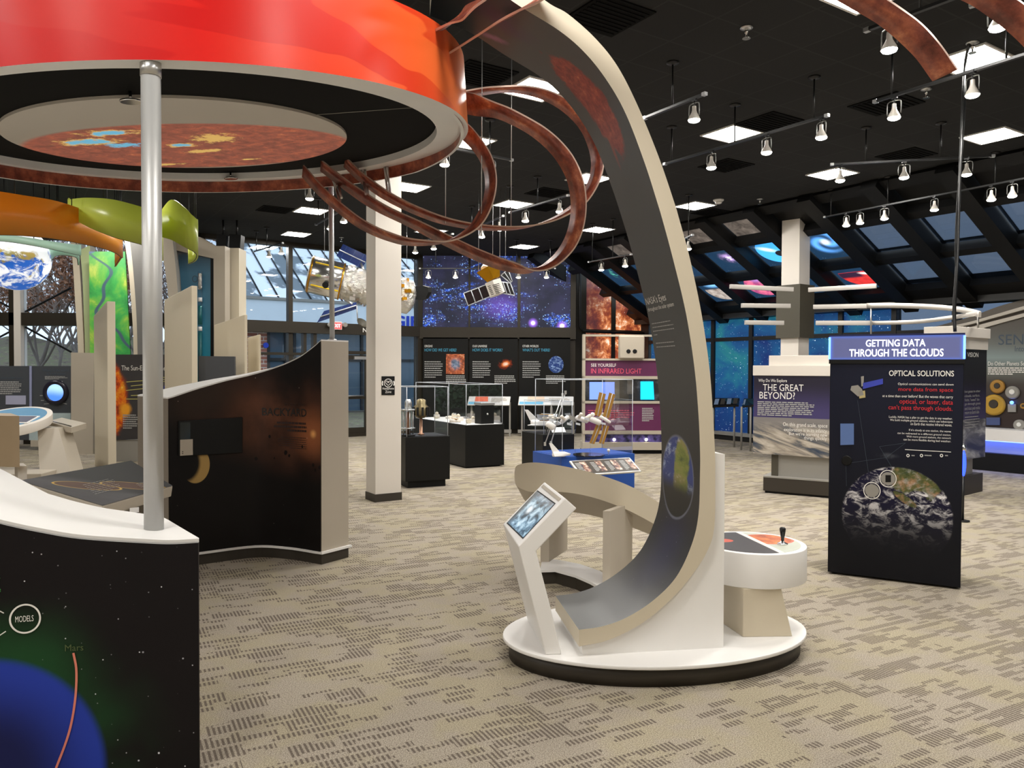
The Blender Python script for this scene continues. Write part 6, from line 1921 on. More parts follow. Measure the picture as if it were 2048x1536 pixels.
k = n.noise(n.vec(x + y * 1.2, y * 3.2 + x * .8, 0.0), 2.2, 8, .6, .8)
land = n.ramp(k, [(.36, srgb(40, 58, 84)), (.45, srgb(92, 94, 98)), (.53, srgb(164, 154, 140)), (.66, srgb(214, 206, 194))])
land = n.mix(n.sm(hy_ - .25, hy_ - .02, y), land, srgb(128, 124, 122))
sky = n.mix(n.sm(hy_ + .5, hy_, y), srgb(26, 22, 42), srgb(64, 56, 104))
M['moonscape'] = n.col(n.mix(n.sm(hy_ - .004, hy_ + .004, y), land, sky))
slab(BFr, [(xl, ybt), (xr - .02, X(1658, 917)[1]), (xr - .02, y_t0), (xl, y_t0)], .10, 0).build('graphic_panel', M['moonscape'], gb, uv=BFr.uv)
textpx(BFr, 'Why Do We Explore', 1517, 758, 1574, 766, M['txt'], 'title_lettering', gb, .004)
textpx(BFr, 'THE GREAT', 1526, 768.5, 1607, 782, M['txt'], 'title_lettering', gb, .004)
textpx(BFr, 'BEYOND?', 1519, 784, 1590, 798, M['txt'], 'title_lettering', gb, .004)
linespx(BFr, 1515, 803, 1631, 833, 8, M['txtgrey'], 'body_lines', gb, d=.004)
for s_, a_, b_, c_, e_ in (('On this grand scale, space', 1566, 846, 1655, 856), ('exploration is in its infancy.', 1568, 857, 1655, 866), ("But we're learning new", 1578, 865, 1655, 874), ('things quickly.', 1608, 873, 1655, 882)):
    textpx(BFr, s_, a_, b_, c_, e_, M['txt'], 'quote_lettering', gb, .004)
box_fr(BFr, X(1541, 930)[0], X(1554, 930)[0], .2, ybt + .1, -.12, -.05).build('post', M['olive'], gb)
box_fr(BFr, X(1554, 930)[0], xr - .1, .2, ybt + .05, -.5, -.07).build('core', M['grey'], gb)
bx0 = X(1527, 985)[0]
box_fr(BFr, bx0, xr, .03, .215, -.6, .02).build('base', M['kick'], gb)
box_fr(BFr, bx0, xr, .215, .235, -.6, .025).build('base_top', M['grey'], gb)
box_fr(BFr, bx0 + .02, xr, 0, .03, -.6, 0).build('toe_kick', M['black'], gb)

# ================================================================== "vision" panel kiosk behind, turned away
v0_ = G(1926, 992); VFr = Fr(v0_, V(.78, .62, 0))
vk = thing('panel_kiosk', 'white topped dark panel kiosk with vision lettering, half hidden right behind the navy kiosk', 'kiosk', VFr.P(1948, 990))
vx0, vx1 = VFr.px(1905, 800)[0], VFr.px(1972, 800)[0]
yv = lambda v: VFr.px(1950, v)[1]
box_fr(VFr, vx0, vx1 + .01, yv(699), yv(676), -.4, .012).build('header', M['warmwhite'], vk)
box_fr(VFr, vx0 - .06, vx1 + .04, yv(676), yv(656), -.35, .03).build('header_step', M['warmwhite'], vk, bev=.004)
n = NM('vision_graphic', .45)
x, y, _z = n.xy(); v = n.vec(x, y, 0.0)
hy_ = yv(838)
k = n.noise(n.vec(x + y, y * 2.5, 0.0), 2.2, 7, .6, .8)
land = n.ramp(k, [(.36, srgb(40, 44, 60)), (.52, srgb(104, 104, 108)), (.68, srgb(196, 196, 196))])
M['vision'] = n.col(n.mix(n.sm(hy_ - .01, hy_ + .01, y), land, n.mix(n.sm(hy_ + .6, hy_, y), srgb(24, 22, 30), srgb(62, 56, 96))))
slab(VFr, [(vx0, yv(915)), (vx1, yv(917)), (vx1, yv(699)), (vx0, yv(699))], .08, 0).build('graphic_panel', M['vision'], vk, uv=VFr.uv)
textpx(VFr, 'VISION', 1934, 705, 1956, 714, M['txt'], 'title_lettering', vk, .004)
for i, s_ in enumerate(('but gases in other', 'clouds, surface,', 'fields, "tasted" the', 'go through gases', 'and dust and rocks', 'return to Earth labs.')):
    textpx(VFr, s_, 1929, 780 + i * 8.2, 1960 - (i % 3), 786.5 + i * 8.2, M['txtgrey'], 'body_lettering', vk, .004)
linespx(VFr, 1929, 830, 1959, 856, 5, M['txtgrey'], 'body_lines', vk, d=.004, fill=.3)
box_fr(VFr, vx0, VFr.px(1953, 930)[0], .2, yv(915), -.3, -.05).build('core', M['grey'], vk)
box_fr(VFr, vx0, VFr.px(1965, 985)[0], 0, .26, -.4, .0).build('base', M['kick'], vk)
M['bluelamp'] = plain('blue_lamp', (.015, .04, 1.0), emit=3.0)
lq = G(1927, 985); 
bl_ = thing('blue_lamp', 'tall blue glowing lamp at the right edge of the navy kiosk', 'lamp', V(lq.x, lq.y, .28))
lp0 = D(1927, 952, 8.6)
bl_.location = lp0; LOC[bl_.name] = lp0.copy()
MB().lathe(lp0, Z, [(.008, 0), (.02, .05), (.026, .14), (.02, .23), (.008, .28)], 14).build('tube', M['bluelamp'], bl_)
MB().lathe(lp0 + Z * .28, Z, [(.012, 0), (.03, .02), (.02, .05), (.006, .08)], 12).build('cap', M['chrome'], bl_)
MB().tube([V(lp0.x, lp0.y, 0), lp0], .012, 8).lathe(V(lp0.x, lp0.y, 0), Z, [(.07, 0), (.07, .015)], 16).build('stand', M['darkmetal'], bl_)

# ================================================================== curved wall about other planets' senses
SFr = Fr(G(2048, 945), V(.6, -.8, 0))
sw_ = thing('planet_wall', 'curved exhibit wall of planet pictures with big SENSES heading, cut by the right picture edge', 'exhibit wall', SFr.pt(0, 0))
sx0 = SFr.px(1880, 800)[0]; sx1 = SFr.px(2048, 800)[0] + 2.6
yy = lambda v: SFr.px(2020, v)[1]
n = NM('planet_wall_graphic', .5)
x, y, _z = n.xy(); v = n.vec(x, y, 0.0)
c = n.ramp(n.sm(yy(855), yy(640), y), [(0, srgb(42, 26, 22)), (.35, srgb(60, 52, 48)), (.55, srgb(104, 108, 102)), (.72, srgb(136, 152, 152)), (.88, srgb(108, 112, 108)), (1, srgb(88, 84, 78))])
M['senseart'] = n.col(n.mix(n.stars(v, 6, .05, .7), c, (.8, .85, .85)))
top_ = [SFr.px(u, v) for u, v in ((2048, 634), (2010, 644), (1975, 655), (1940, 667), (1905, 680))]
top_ = [(sx1, top_[0][1] + .55)] + top_ + [(sx0, top_[-1][1] - .08)]
slab(SFr, [(sx0, yy(856)), (sx1, yy(856))] + top_, .12, 0).build('graphic_wall', M['senseart'], sw_, uv=SFr.uv)
M['pale'] = plain('pale_arc_band', srgb(205, 198, 186), .5)
M['dim'] = plain('taupe_arc_band', srgb(104, 97, 88), .5)
def arcband(pts0, pts1, d, mat, nm):
    a_ = catmull([V(*SFr.px(u, v), 0) for u, v in pts0], 5); b_ = catmull([V(*SFr.px(u, v), 0) for u, v in pts1], 5)
    A_ = [SFr.pt(p.x, p.y, d) for p in a_] + [SFr.pt(p.x, p.y, d) for p in b_[::-1]]
    return MB().prism(A_, SFr.n * -.12).build(nm, mat, sw_)
ex = lambda pts, dy: [(2130, pts[0][1] - dy)] + pts
arcband(ex([(2048, 596), (1990, 612), (1930, 634), (1850, 656)], 20), ex([(2048, 612), (1990, 630), (1930, 650), (1850, 668)], 22), -.14, M['dim'], 'upper_band')
arcband(ex([(2048, 612), (1990, 629), (1930, 646), (1862, 658)], 22), ex([(2048, 619), (1990, 635), (1930, 651), (1862, 661)], 22), .0, M['pale'], 'pale_band')
arcband(ex([(2048, 619), (1990, 635), (1930, 651), (1880, 663)], 22), ex([(2048, 627), (1990, 644), (1930, 662), (1880, 674)], 24), -.10, M['dim'], 'middle_band')
arcband(ex([(2048, 627), (1990, 642), (1930, 658), (1905, 665)], 24), ex([(2048, 634), (1990, 650), (1930, 668), (1905, 676)], 24), .04, M['pale'], 'pale_band')
textpx(SFr, 'SENSES', 1997, 668, 2094, 689, M['txtnavy'], 'title_lettering', sw_, .004)
textpx(SFr, 'Into', 2030, 692, 2048, 703, M['txtnavy'], 'subtitle', sw_, .004)
textpx(SFr, 'How Do Other Planets Sense', 1957, 723, 2062, 731, M['txt'], 'heading_lettering', sw_, .004)
linespx(SFr, 1976, 734, 2060, 750, 4, M['txt'], 'body_lines', sw_, d=.004)
for u, v, r_, col in ((1996, 773, 14, 'gold'), (2026, 785, 13, 'grey'), (1989, 810, 21, 'brass2'), (2040, 850, 11, 'grey'), (2048, 812, 6, 'gold')):
    M.setdefault('brass2', plain('yellow_planet_print', srgb(186, 146, 48), .5, vary=.35))
    rad = SFr.px(u, v - r_)[1] - SFr.px(u, v)[1]
    p_ = SFr.P(u, v, .0)
    q_ = MB().lathe(p_, SFr.n, [(rad, 0), (rad, .03), (rad * .8, .045)], 28).build('planet_disc', M[col], sw_)
    MB().lathe(p_ + SFr.n * .045 + Z * rad * .1, SFr.n, [(rad * .42, 0), (rad * .36, .012)], 20).build('disc_centre', M['txt'] if col == 'grey' else M['kick'], q_)
slabpx(SFr, rectpx(1974, 835, 2001, 850), .03, .03).build('blue_card', plain('blue_card_face', srgb(70, 84, 130), .5), sw_)
slabpx(SFr, rectpx(2017, 808, 2033, 824), .03, .03).build('button_box', M['grey'], sw_)
MB().sphere(SFr.P(2026, 805, .05), .03, 12).build('blue_button', M['bluelit'], sw_)
box_fr(SFr, sx0, sx1, yy(880), yy(857), -.1, .38).build('counter', M['white'], sw_)
box_fr(SFr, sx0, sx1, .12, yy(880), -.1, .12).build('apron', plain('pale_apron', srgb(170, 176, 200), .5), sw_)
M['striplit'] = plain('lit_blue_strip', (.14, .24, 1.0), emit=2.2)
box_fr(SFr, sx0, sx1, yy(880) - .012, yy(880) - .002, .10, .36).build('light_strip', M['striplit'], sw_)
box_fr(SFr, sx0, sx1, 0, .30, -.1, .26).build('toe_kick', M['black'], sw_)

# dark reader rails along the blue windows
for (u0, u1, v0, v1, Y, wh) in ((1424, 1477, 796, 812, 17.0, 'with four pictures, right of the arch'), (1484, 1507, 797, 812, 16.2, 'partly hidden by the great beyond panel')):
    tl, tr = D(u0 + 4, v0, Y + .2), D(u1 + 2, v0, Y - .1); bl, br_ = D(u0, v1, Y - .15), D(u1, v1 - 2, Y - .45)
    t = thing('reader_rail', 'dark reader rail before the blue star windows, ' + wh, 'reader rail', V((tl.x + br_.x) / 2, (tl.y + br_.y) / 2, 0))
    Q = Pl(bl, br_ - bl, tl - bl)
    MB().prism([tl, tr, br_, bl], -Q.n * .04).build('tray', M['blackgloss'], t)
    for i in range(4 if u0 < 1450 else 1):
        MB().add([Q.map(a_, b_, .003) for a_, b_ in ((.06 + .24 * i, .15), (.22 + .24 * i, .15), (.22 + .24 * i, .85), (.06 + .24 * i, .85))], [(0, 1, 2, 3)]).build('picture', M['kick'] if i % 2 else M['neb_print'], t, uv=lambda p: (.5, .5), fix=False)
    for f_ in (.1, .9):
        p_ = bl.lerp(br_, f_) + V(0, .1, -.02)
        MB().tube([V(p_.x, p_.y, 0), p_], .022, 8).build('post', M['grey'], t)

# ================================================================== left side: earth hall
def dr(u, v, Y): return D(u, v, Y)
# hanging globe
gc = D(31, 517, 12.0); gr = 63 / F * 12.0
n = NM('earth_globe', .4)
x, y, z = n.xy('Object')
v = n.vec(x, y, z)
k = n.noise(v, 1.6, 8, .6); cl_ = n.noise(n.vec(x, y, z * 1.6), 3.2, 9, .68, .9)
c = n.mix(n.sm(.52, .56, k), srgb(30, 92, 184), n.mix(n.noise(v, 4, 5), srgb(66, 104, 52), srgb(206, 168, 92)))
c = n.mix(n.sm(.44, .56, cl_), c, srgb(238, 242, 246))
c = n.mix(n.sm(.02, .22, z - .0 + (cl_ - .5) * .5), c, srgb(246, 249, 252))  # overexposed top painted into the colour, whiter with height
n.put(n.b.inputs['Base Color'], c); n.put(n.b.inputs['Emission Color'], c); n.b.inputs['Emission Strength'].default_value = .38
M['globe'] = n.mat
t = thing('earth_globe', 'large glowing earth globe hanging at the left edge under the teal and orange panels', 'globe', gc)
MB().sphere(gc, gr, 48).build('sphere', M['globe'], t)
MB().tube([gc + Z * gr * .99, V(gc.x, gc.y, CEIL)], .006, 6).build('hanging_wire', M['steel'], t)

def curtain(name, label, cat, mat, tops, bots, th=.02, rods=True):
    """hanging translucent ribbon: matching (u, v, Y) rows for upper and lower edge"""
    tp = catmull([D(*q) for q in tops], 7); bt = catmull([D(*q) for q in bots], 7)
    ctr = (tp[len(tp) // 2] + bt[len(bt) // 2]) / 2
    t = thing(name, label, cat, ctr)
    mb = MB()
    bt = [V(a.x, a.y, b.z) for a, b in zip(tp, bt)]
    strip(mb, tp, bt, 0, True)
    s_ = mb.build('film', mat, t, fix=False)
    so_ = s_.modifiers.new('thick', 'SOLIDIFY'); so_.thickness = th
    MB().tube(bt, .006, 5).build('lower_edge', M['olive'], t)
    if rods:
        for i in range(1, len(tp), max(1, len(tp) // 4)):
            MB().tube([tp[i], V(tp[i].x, tp[i].y, CEIL)], .006, 5).build('hanger', M['darkmetal'], t)
    return t
curtain('orange_ribbon', 'orange translucent curved ribbon panel hanging over the globe, left edge', 'hanging panel', M['orange_film'],
        [(-120, 372, 8.6), (-40, 378, 8.8), (40, 390, 9.1), (110, 402, 9.5), (165, 420, 10.0), (205, 440, 10.5), (232, 458, 11.0), (243, 472, 11.6)],
        [(-120, 474, 8.6), (-40, 470, 8.8), (40, 471, 9.1), (110, 478, 9.5), (165, 488, 10.0), (205, 497, 10.5), (232, 507, 11.0), (243, 516, 11.6)])
curtain('orange_ribbon', 'pointed orange end of the ribbon panel, hanging before the green map', 'hanging panel', M['orange_film'],
        [(243, 474, 11.6), (238, 478, 11.8), (229, 480, 12.0)], [(243, 512, 11.6), (238, 520, 11.8), (229, 533, 12.0)], rods=True)
curtain('lime_ribbon', 'lime green translucent curved ribbon panel hanging behind the thick pole', 'hanging panel', M['green_film'],
        [(140, 396, 10.6), (139, 400, 10.3), (150, 398, 10.0), (180, 396, 9.8), (230, 400, 9.7), (285, 415, 9.8), (316, 426, 10.2), (323, 440, 10.8)],
        [(140, 405, 10.6), (140, 420, 10.3), (150, 437, 10.0), (180, 455, 9.8), (230, 475, 9.7), (285, 490, 9.8), (318, 505, 10.2), (326, 522, 10.8)])
curtain('lime_ribbon', 'lime green ribbon panel right of the thick pole with a drooping tip', 'hanging panel', M['green_film'],
        [(322, 425, 10.6), (345, 400, 10.3), (370, 415, 10.0), (388, 436, 10.0), (393, 445, 10.3), (388, 500, 10.6), (376, 495, 10.8)],
        [(322, 473, 10.6), (345, 480, 10.3), (370, 494, 10.0), (388, 504, 10.0), (393, 512, 10.3), (388, 522, 10.6), (376, 528, 10.8)])
for i, (tp_, bt_, w_) in enumerate((([(-60, 465, 11.0), (0, 468, 11.1), (60, 476, 11.4), (110, 484, 11.8), (160, 490, 12.4)], [(-60, 482, 11.0), (0, 482, 11.1), (60, 490, 11.4), (110, 500, 11.8), (166, 511, 12.4)], 'long upper one over the globe'),
                       ([(88, 488, 12.6), (98, 484, 12.2), (110, 490, 12.2), (150, 498, 12.6), (156, 500, 13.0)], [(88, 530, 12.6), (104, 533, 12.2), (118, 512, 12.2), (150, 514, 12.6), (157, 530, 13.0)], 'lower folded one right of the globe'))):
    curtain('teal_ribbon', 'pale teal translucent ribbon panel hanging at left, ' + w_, 'hanging panel', M['teal_film'], tp_, bt_)

def plane_slab(name, label, cat, px, Y, th, mat, r=(1, 0), parent=None, uv=False, side=None, grp=None):
    fr = Fr(D(px[0][0], px[0][1], Y) * 1.0, V(r[0], r[1], 0)); fr.o.z = 0
    pts = [fr.px(u, v) for u, v in px]
    pts = [(x_, max(0.0, y_)) for x_, y_ in pts]
    mb = slab(fr, pts, th)
    base = fr.pt(sum(p_[0] for p_ in pts) / len(pts), min(p_[1] for p_ in pts), -th / 2)
    if parent is not None:
        return mb.build(name, mat, parent, uv=fr.uv if uv else None), fr
    o = mb.build(name, mat, uv=fr.uv if uv else None, loc=base)
    tag(o, label, cat, grp)
    return o, fr
# tall map banner, beige fins and curved pillars
n = NM('green_river_map', .45)
x, y, _z = n.xy(); v = n.vec(x, y, 0.0)
k = n.noise(v, 1.3, 7, .62, .5)
c = n.ramp(k, [(.30, srgb(24, 110, 62)), (.46, srgb(64, 172, 78)), (.55, srgb(120, 190, 70)), (.64, srgb(222, 222, 96)), (.74, srgb(196, 226, 140))])
wv = n.math('SINE', y * 4.0) * .22 + n.math('SINE', y * 11.0) * .06
rv = n.math('ABSOLUTE', x - .45 - wv + (y - 2.6) * .32)
c = n.mix(n.sm(.05, .02, rv), c, srgb(70, 96, 112))
lk = n.noise(n.vec(x, y, 4.0), 1.1, 2)
c = n.mix(n.sm(.64, .66, lk), c, srgb(92, 78, 168))
c = n.mix(n.sm(3.2, 4.6, y) * .55, c, srgb(160, 214, 170))
M['rivermap'] = n.col(c)
bn = thing('map_banner', 'tall green river map banner between curved beige pillars at left', 'banner', D(225, 715, 15.0))
plane_slab('banner', None, None, [(180, 735), (262, 735), (250, 503), (178, 503)], 15.0, .03, M['rivermap'], parent=bn, uv=True)
bn.location.z = LOC[bn.name].z
def pillar(name, label, left, right, Y, depth, mat, sidemat, cat='pillar'):
    """curved pillar from two matching pixel edges (top to bottom)"""
    L_ = catmull([D(u, v, Y) for u, v in left], 5); R_ = catmull([D(u, v, Y) for u, v in right], 5)
    for p in (L_[-1], R_[-1]): p.z = 0
    t = MB()
    back = V(-.25, 1, 0).normalized() * depth
    LB_ = [p + back for p in L_]; RB_ = [p + back for p in R_]
    strip(t, L_, R_, 0); strip(t, LB_, RB_, 1); strip(t, L_, LB_, 1, True); strip(t, R_, RB_, 1, True)
    for k in (0, -1): t.add([L_[k], R_[k], RB_[k], LB_[k]], [(0, 1, 2, 3)], 0)
    o = t.build(name, [mat, sidemat], loc=V(L_[-1].x, L_[-1].y, 0))
    return tag(o, label, cat)
pillar('curved_pillar', 'slim curved beige pillar left of the green map banner', [(136, 430), (145, 520), (150, 600), (156, 705), (158, 860)], [(150, 430), (158, 520), (163, 600), (168, 705), (170, 860)], 15.4, .5, M['beige'], M['beige'])
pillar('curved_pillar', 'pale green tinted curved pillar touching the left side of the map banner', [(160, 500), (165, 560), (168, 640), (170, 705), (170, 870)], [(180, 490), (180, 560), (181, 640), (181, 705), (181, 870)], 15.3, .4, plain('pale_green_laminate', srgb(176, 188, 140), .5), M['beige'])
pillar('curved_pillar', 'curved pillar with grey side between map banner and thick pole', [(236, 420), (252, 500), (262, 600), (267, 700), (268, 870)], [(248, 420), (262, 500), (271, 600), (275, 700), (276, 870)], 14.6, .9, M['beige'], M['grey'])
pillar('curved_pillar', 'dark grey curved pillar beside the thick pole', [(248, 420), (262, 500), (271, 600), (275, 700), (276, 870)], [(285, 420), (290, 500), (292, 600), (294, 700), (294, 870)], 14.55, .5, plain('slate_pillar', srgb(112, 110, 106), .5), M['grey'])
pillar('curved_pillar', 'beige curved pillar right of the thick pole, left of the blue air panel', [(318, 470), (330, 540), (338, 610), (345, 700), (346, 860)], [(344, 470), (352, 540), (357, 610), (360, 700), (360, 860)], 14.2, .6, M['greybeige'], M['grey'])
n = NM('blue_air_graphic', .4)
x, y, _z = n.xy(); v = n.vec(x, y, 0.0)
c = n.ramp(n.sm(1.2, 4.2, y), [(0, srgb(40, 160, 190)), (.5, srgb(62, 128, 160)), (.85, srgb(70, 120, 150)), (1, srgb(36, 40, 48))])
c = n.mix(n.sm(3.75, 3.95, y + (n.noise(v, 5, 6) - .5) * .7) * n.sm(4.15, 4.0, y), c, srgb(140, 130, 126))
M['airart'] = n.col(c)
af = thing('air_panel', 'tall blue panel with a clear tube, framed in beige, right of the thick pole', 'information panel', D(395, 720, 14.6))
_o, AF = plane_slab('graphic', None, None, [(356, 790), (428, 790), (427, 518), (352, 501)], 14.6, .05, M['airart'], parent=af, uv=True)
plane_slab('dark_edge', None, None, [(421, 790), (428, 790), (427, 518), (421, 516)], 14.57, .05, M['black'], parent=af)
p_ = AF.P(404, 720, .08)
tb = MB().tube([AF.P(404, 790, .09), AF.P(404, 544, .09)], .042, 16).build('clear_tube', M['acrylic'], af)
for v0, v1, mt in ((548, 580, 'foil'), (596, 604, 'white'), (654, 662, 'white')):
    MB().tube([AF.P(404, v0, .09), AF.P(404, v1, .09)], .038, 14).build('tube_filling', M[mt], af)
MB().tube([AF.P(404, 612, .09), AF.P(404, 650, .09)], .036, 14).tube([AF.P(404, 664, .09), AF.P(404, 785, .09)], .036, 14).build('teal_filling', plain('teal_filling', srgb(28, 100, 104), .4), af)
ringdecal(AF, 390, 558, 5, 6, .012, M['txtnavy'], 'mark_ring', af, .004)
def vtext(fr, txt, r, mat, nm, parent, d):
    x0_, x1_, y0_, y1_ = r
    return text(fr, txt, (y0_, y1_, x0_, x1_), mat, nm, parent, d, fn=lambda a, b, dd: fr.pt(b, a, dd))
mb_ = [(352, 501), (427, 518)]
fr_px = [(318, 440), (400, 470), (480, 480), (478, 800), (428, 800), (427, 518), (352, 501), (345, 500)]
plane_slab('beige_frame', None, None, [(340, 462), (400, 474), (430, 492), (450, 492), (450, 800), (428, 800), (427, 517), (350, 500)], 14.5, .25, M['greybeige'], parent=af)
o, _f = plane_slab('beige_pier', 'wide beige pier left of the door wall windows under two black loudspeakers', 'pier', [(428, 880), (478, 880), (478, 496), (428, 496)], 14.9, .4, M['beige'])
for i, (u0, u1, w_) in enumerate(((432, 453, 'left one'), (458, 482, 'right one'))):
    sf_ = Fr(D(u0, 480, 15.2), V(1, 0, 0)); sf_.o.z = 0
    t = thing('loudspeaker', 'black loudspeaker under the ceiling above the beige pier, ' + w_, 'loudspeaker', sf_.P((u0 + u1) / 2, 485), 'loudspeakers above the pier')
    slabpx(sf_, [(u0, 495), (u1 - 2, 497), (u1, 470), (u0 + 1, 468)], .22).build('cabinet', M['black'], t)
    q_ = sf_.P((u0 + u1) / 2, 469, -.1); MB().tube([q_, V(q_.x, q_.y, CEIL)], .02, 8).build('bracket', M['darkmetal'], t)
# low fin walls
def fin(label, px_front, px_side, Y, mat=None):
    o, fr = plane_slab('fin_wall', label, 'fin wall', px_front, Y, .35, mat or M['beige'], r=(.92, -.38))
    return o
def finbox(label, u0, u1, ue, vt0, vt1, vte, Y, vb=None):
    """slab seen from its broad side (u0..u1) and its bright right end (u1..ue)"""
    fr = Fr(D(u1, 800, Y), V(.80, -.60, 0)); fr.o.z = 0
    a = fr.px(u0, vt0); b = fr.px(u1, vt1)
    p0, p1 = fr.pt(a[0], 0), fr.pt(b[0], 0)
    ge = Fr(p1, V(.86, .5, 0)); w_ = ge.px(ue, vte)[0]
    off = ge.r * w_
    A_ = [p0, p1, fr.pt(b[0], b[1]), fr.pt(a[0], a[1])]
    mb = MB().hexa(A_, [p + off for p in A_])
    o = mb.build('fin_wall', M['beige'], loc=(p0 + p1) / 2, bev=.01)
    return tag(o, label, 'fin wall', 'beige fin walls of the earth hall')
finbox('beige fin wall with a slanted top in front of the green map banner', 187, 214, 231, 632, 602, 602, 12.8)
finbox('beige fin wall with a slanted top right behind the thick pole', 328, 383, 395, 600, 571, 571, 13.0)
finbox('beige fin wall with a slanted top left of the snowy roof window', 428, 489, 495, 650, 629, 627, 13.4)
finbox('small beige fin wall farthest right, beside the brick wall outside', 495, 518, 522, 675, 669, 668, 13.8)
lowp, LFr = plane_slab('low_wall', 'plain low grey beige wall between the fresh water panel and the map banner', 'low wall', [(142, 915), (186, 915), (188, 706), (142, 705)], 14.9, .3, M['greybeige'])
# sun-earth panel
n = NM('sun_earth_graphic', .45)
x, y, _z = n.xy(); v = n.vec(x, y, 0.0)
SEF = Fr(D(240, 800, 13.75), V(1, 0, 0)); SEF.o.z = 0
cx_, cy_ = SEF.px(208, 800); ex_, _ = SEF.px(254, 800)
k = n.noise(v, 5, 8, .7, .6)
dd = n.dist(x, y, cx_, cy_, ex_ - cx_, (ex_ - cx_) * 1.7) + (k - .5) * .35
sun = n.ramp(n.noise(v, 6, 8, .7, .4), [(.32, srgb(140, 30, 4)), (.48, srgb(236, 96, 8)), (.60, srgb(252, 160, 24)), (.74, srgb(255, 230, 120))])
fx, fy = SEF.px(250, 820)
c = n.mix(n.sm(1.15, .92, dd), srgb(58, 56, 58), n.mix(n.sm(1.1, .9, dd), srgb(150, 52, 10), sun))
c = n.mix(n.sm(1.0, .4, n.dist(x, y, fx, fy, .14, .16) + (k - .5)), c, srgb(250, 170, 40))
M['sunearth'] = n.col(c)
t = thing('sun_earth_panel', 'dark grey panel titled The Sun-Earth Connection with half a blazing sun, behind the thick pole', 'information panel', SEF.P(300, 880))
slabpx(SEF, [(228, 880), (368, 876), (366, 709), (230, 709)], .06).build('board', M['sunearth'], t, uv=SEF.uv)
textpx(SEF, 'The Sun-Earth Connection', 243, 731, 352, 741, M['txt'], 'title_lettering', t, .004)
for a_, b_ in (((253, 764), (290, 761)), ((262, 772), (290, 769)), ((252, 781), (288, 777)), ((262, 791), (288, 790)), ((252, 798), (290, 798)), ((315, 754), (335, 755)), ((315, 759), (340, 759)), ((315, 763), (344, 763))):
    strokedecal(SEF, [a_, b_], .012, M['txtgold'] if 'txtgold' in M else M.setdefault('txtgold', plain('pale_gold_line', srgb(196, 190, 110), .6, vary=0)), 'field_line', t, .004)
ringdecal(SEF, 338, 776, 10, 8, .01, M['txtblue'], 'earth_ring', t, .004)
linespx(SEF, 246, 828, 276, 858, 7, M['txtgrey'], 'body_lines', t, d=.004)
slabpx(SEF, [(228, 931), (370, 931), (370, 880), (228, 880)], .3, -.02).build('plinth', M['grey'], t)
o, _f = plane_slab('dark_panel', 'blank dark grey panel between two beige fin walls, right of the Sun panel', 'information panel', [(397, 860), (470, 860), (469, 713), (397, 712)], 13.2, .06, plain('slate_panel', srgb(66, 68, 72), .4))
# fresh water panels
FWF = Fr(D(100, 800, 15.6), V(1, 0, 0)); FWF.o.z = 0
M['slate'] = plain('slate_blue_panel', srgb(66, 70, 76), .5)
t = thing('water_panel', 'dark fresh water panel with a round blue porthole, left of the low wall', 'information panel', FWF.P(105, 890))
slabpx(FWF, [(64, 880), (143, 880), (143, 732), (64, 732)], .08).build('board', M['slate'], t)
textpx(FWF, 'Where in the world', 85, 738, 137, 743, M['txtnavy'], 'title_lettering', t, .004)
textpx(FWF, 'is fresh water?', 94, 745, 132, 750, M['txtnavy'], 'title_lettering', t, .004)
linespx(FWF, 90, 752, 136, 759, 3, M['txtgrey'], 'body_lines', t, d=.004)
q_ = FWF.P(113, 785, 0)
MB().lathe(q_, FWF.n, [(.25, 0), (.25, .05), (.20, .07), (.17, .05)], 36, cap=False).build('porthole_rim', plain('navy_rim', srgb(30, 28, 44), .3), t)
n = NM('lit_water_view', .2); x, y, _z = n.xy()
c = n.mix(n.sm(-.1, .12, y + n.math('SINE', x * 14.0) * .012), srgb(70, 120, 235), srgb(160, 200, 245))
M['waterview'] = n.col(c, .7)
MB().lathe(q_ + FWF.n * .01, FWF.n, [(.175, 0), (.175, .02)], 32).build('porthole_glass', M['waterview'], t, uv=lambda p, q_=q_: ((p - q_).dot(FWF.r), (p - q_).z))
for a_, b_ in (((80, 791), (86, 791)), ((82, 801), (88, 801)), ((88, 808), (99, 807)), ((125, 806), (134, 808)), ((124, 762), (128, 768))):
    strokedecal(FWF, [a_, b_], .012, M['txtgrey'], 'tick_mark', t, .004)
slabpx(FWF, [(64, 893), (140, 893), (140, 880), (64, 880)], .2, .05).build('plinth', M['greybeige'], t)
slabpx(FWF, [(60, 880), (143, 880), (143, 826), (60, 826)], .02, .03).build('river_print', plain('river_print', srgb(176, 192, 194), .5, vary=.25), t)
t = thing('water_panel', 'dark slate text panel with a pale speech box at the left picture edge', 'information panel', FWF.P(20, 890))
slabpx(FWF, [(-70, 880), (60, 880), (60, 732), (-70, 732)], .08).build('board', M['slate'], t)
slabpx(FWF, [(60, 860), (64, 860), (64, 732), (60, 732)], .06, .02).build('edge_trim', plain('lilac_trim', srgb(150, 156, 190), .4), t)
textpx(FWF, 'from outer space', 2, 754, 46, 758.5, M['txtnavy'], 'title_lettering', t, .004)
linespx(FWF, -5, 762, 44, 789, 7, M['txtgrey'], 'body_lines', t, d=.004)
slabpx(FWF, rectpx(12, 791, 52, 809), .01, .01).build('speech_box', plain('pale_lilac_print', srgb(170, 172, 196), .5), t)
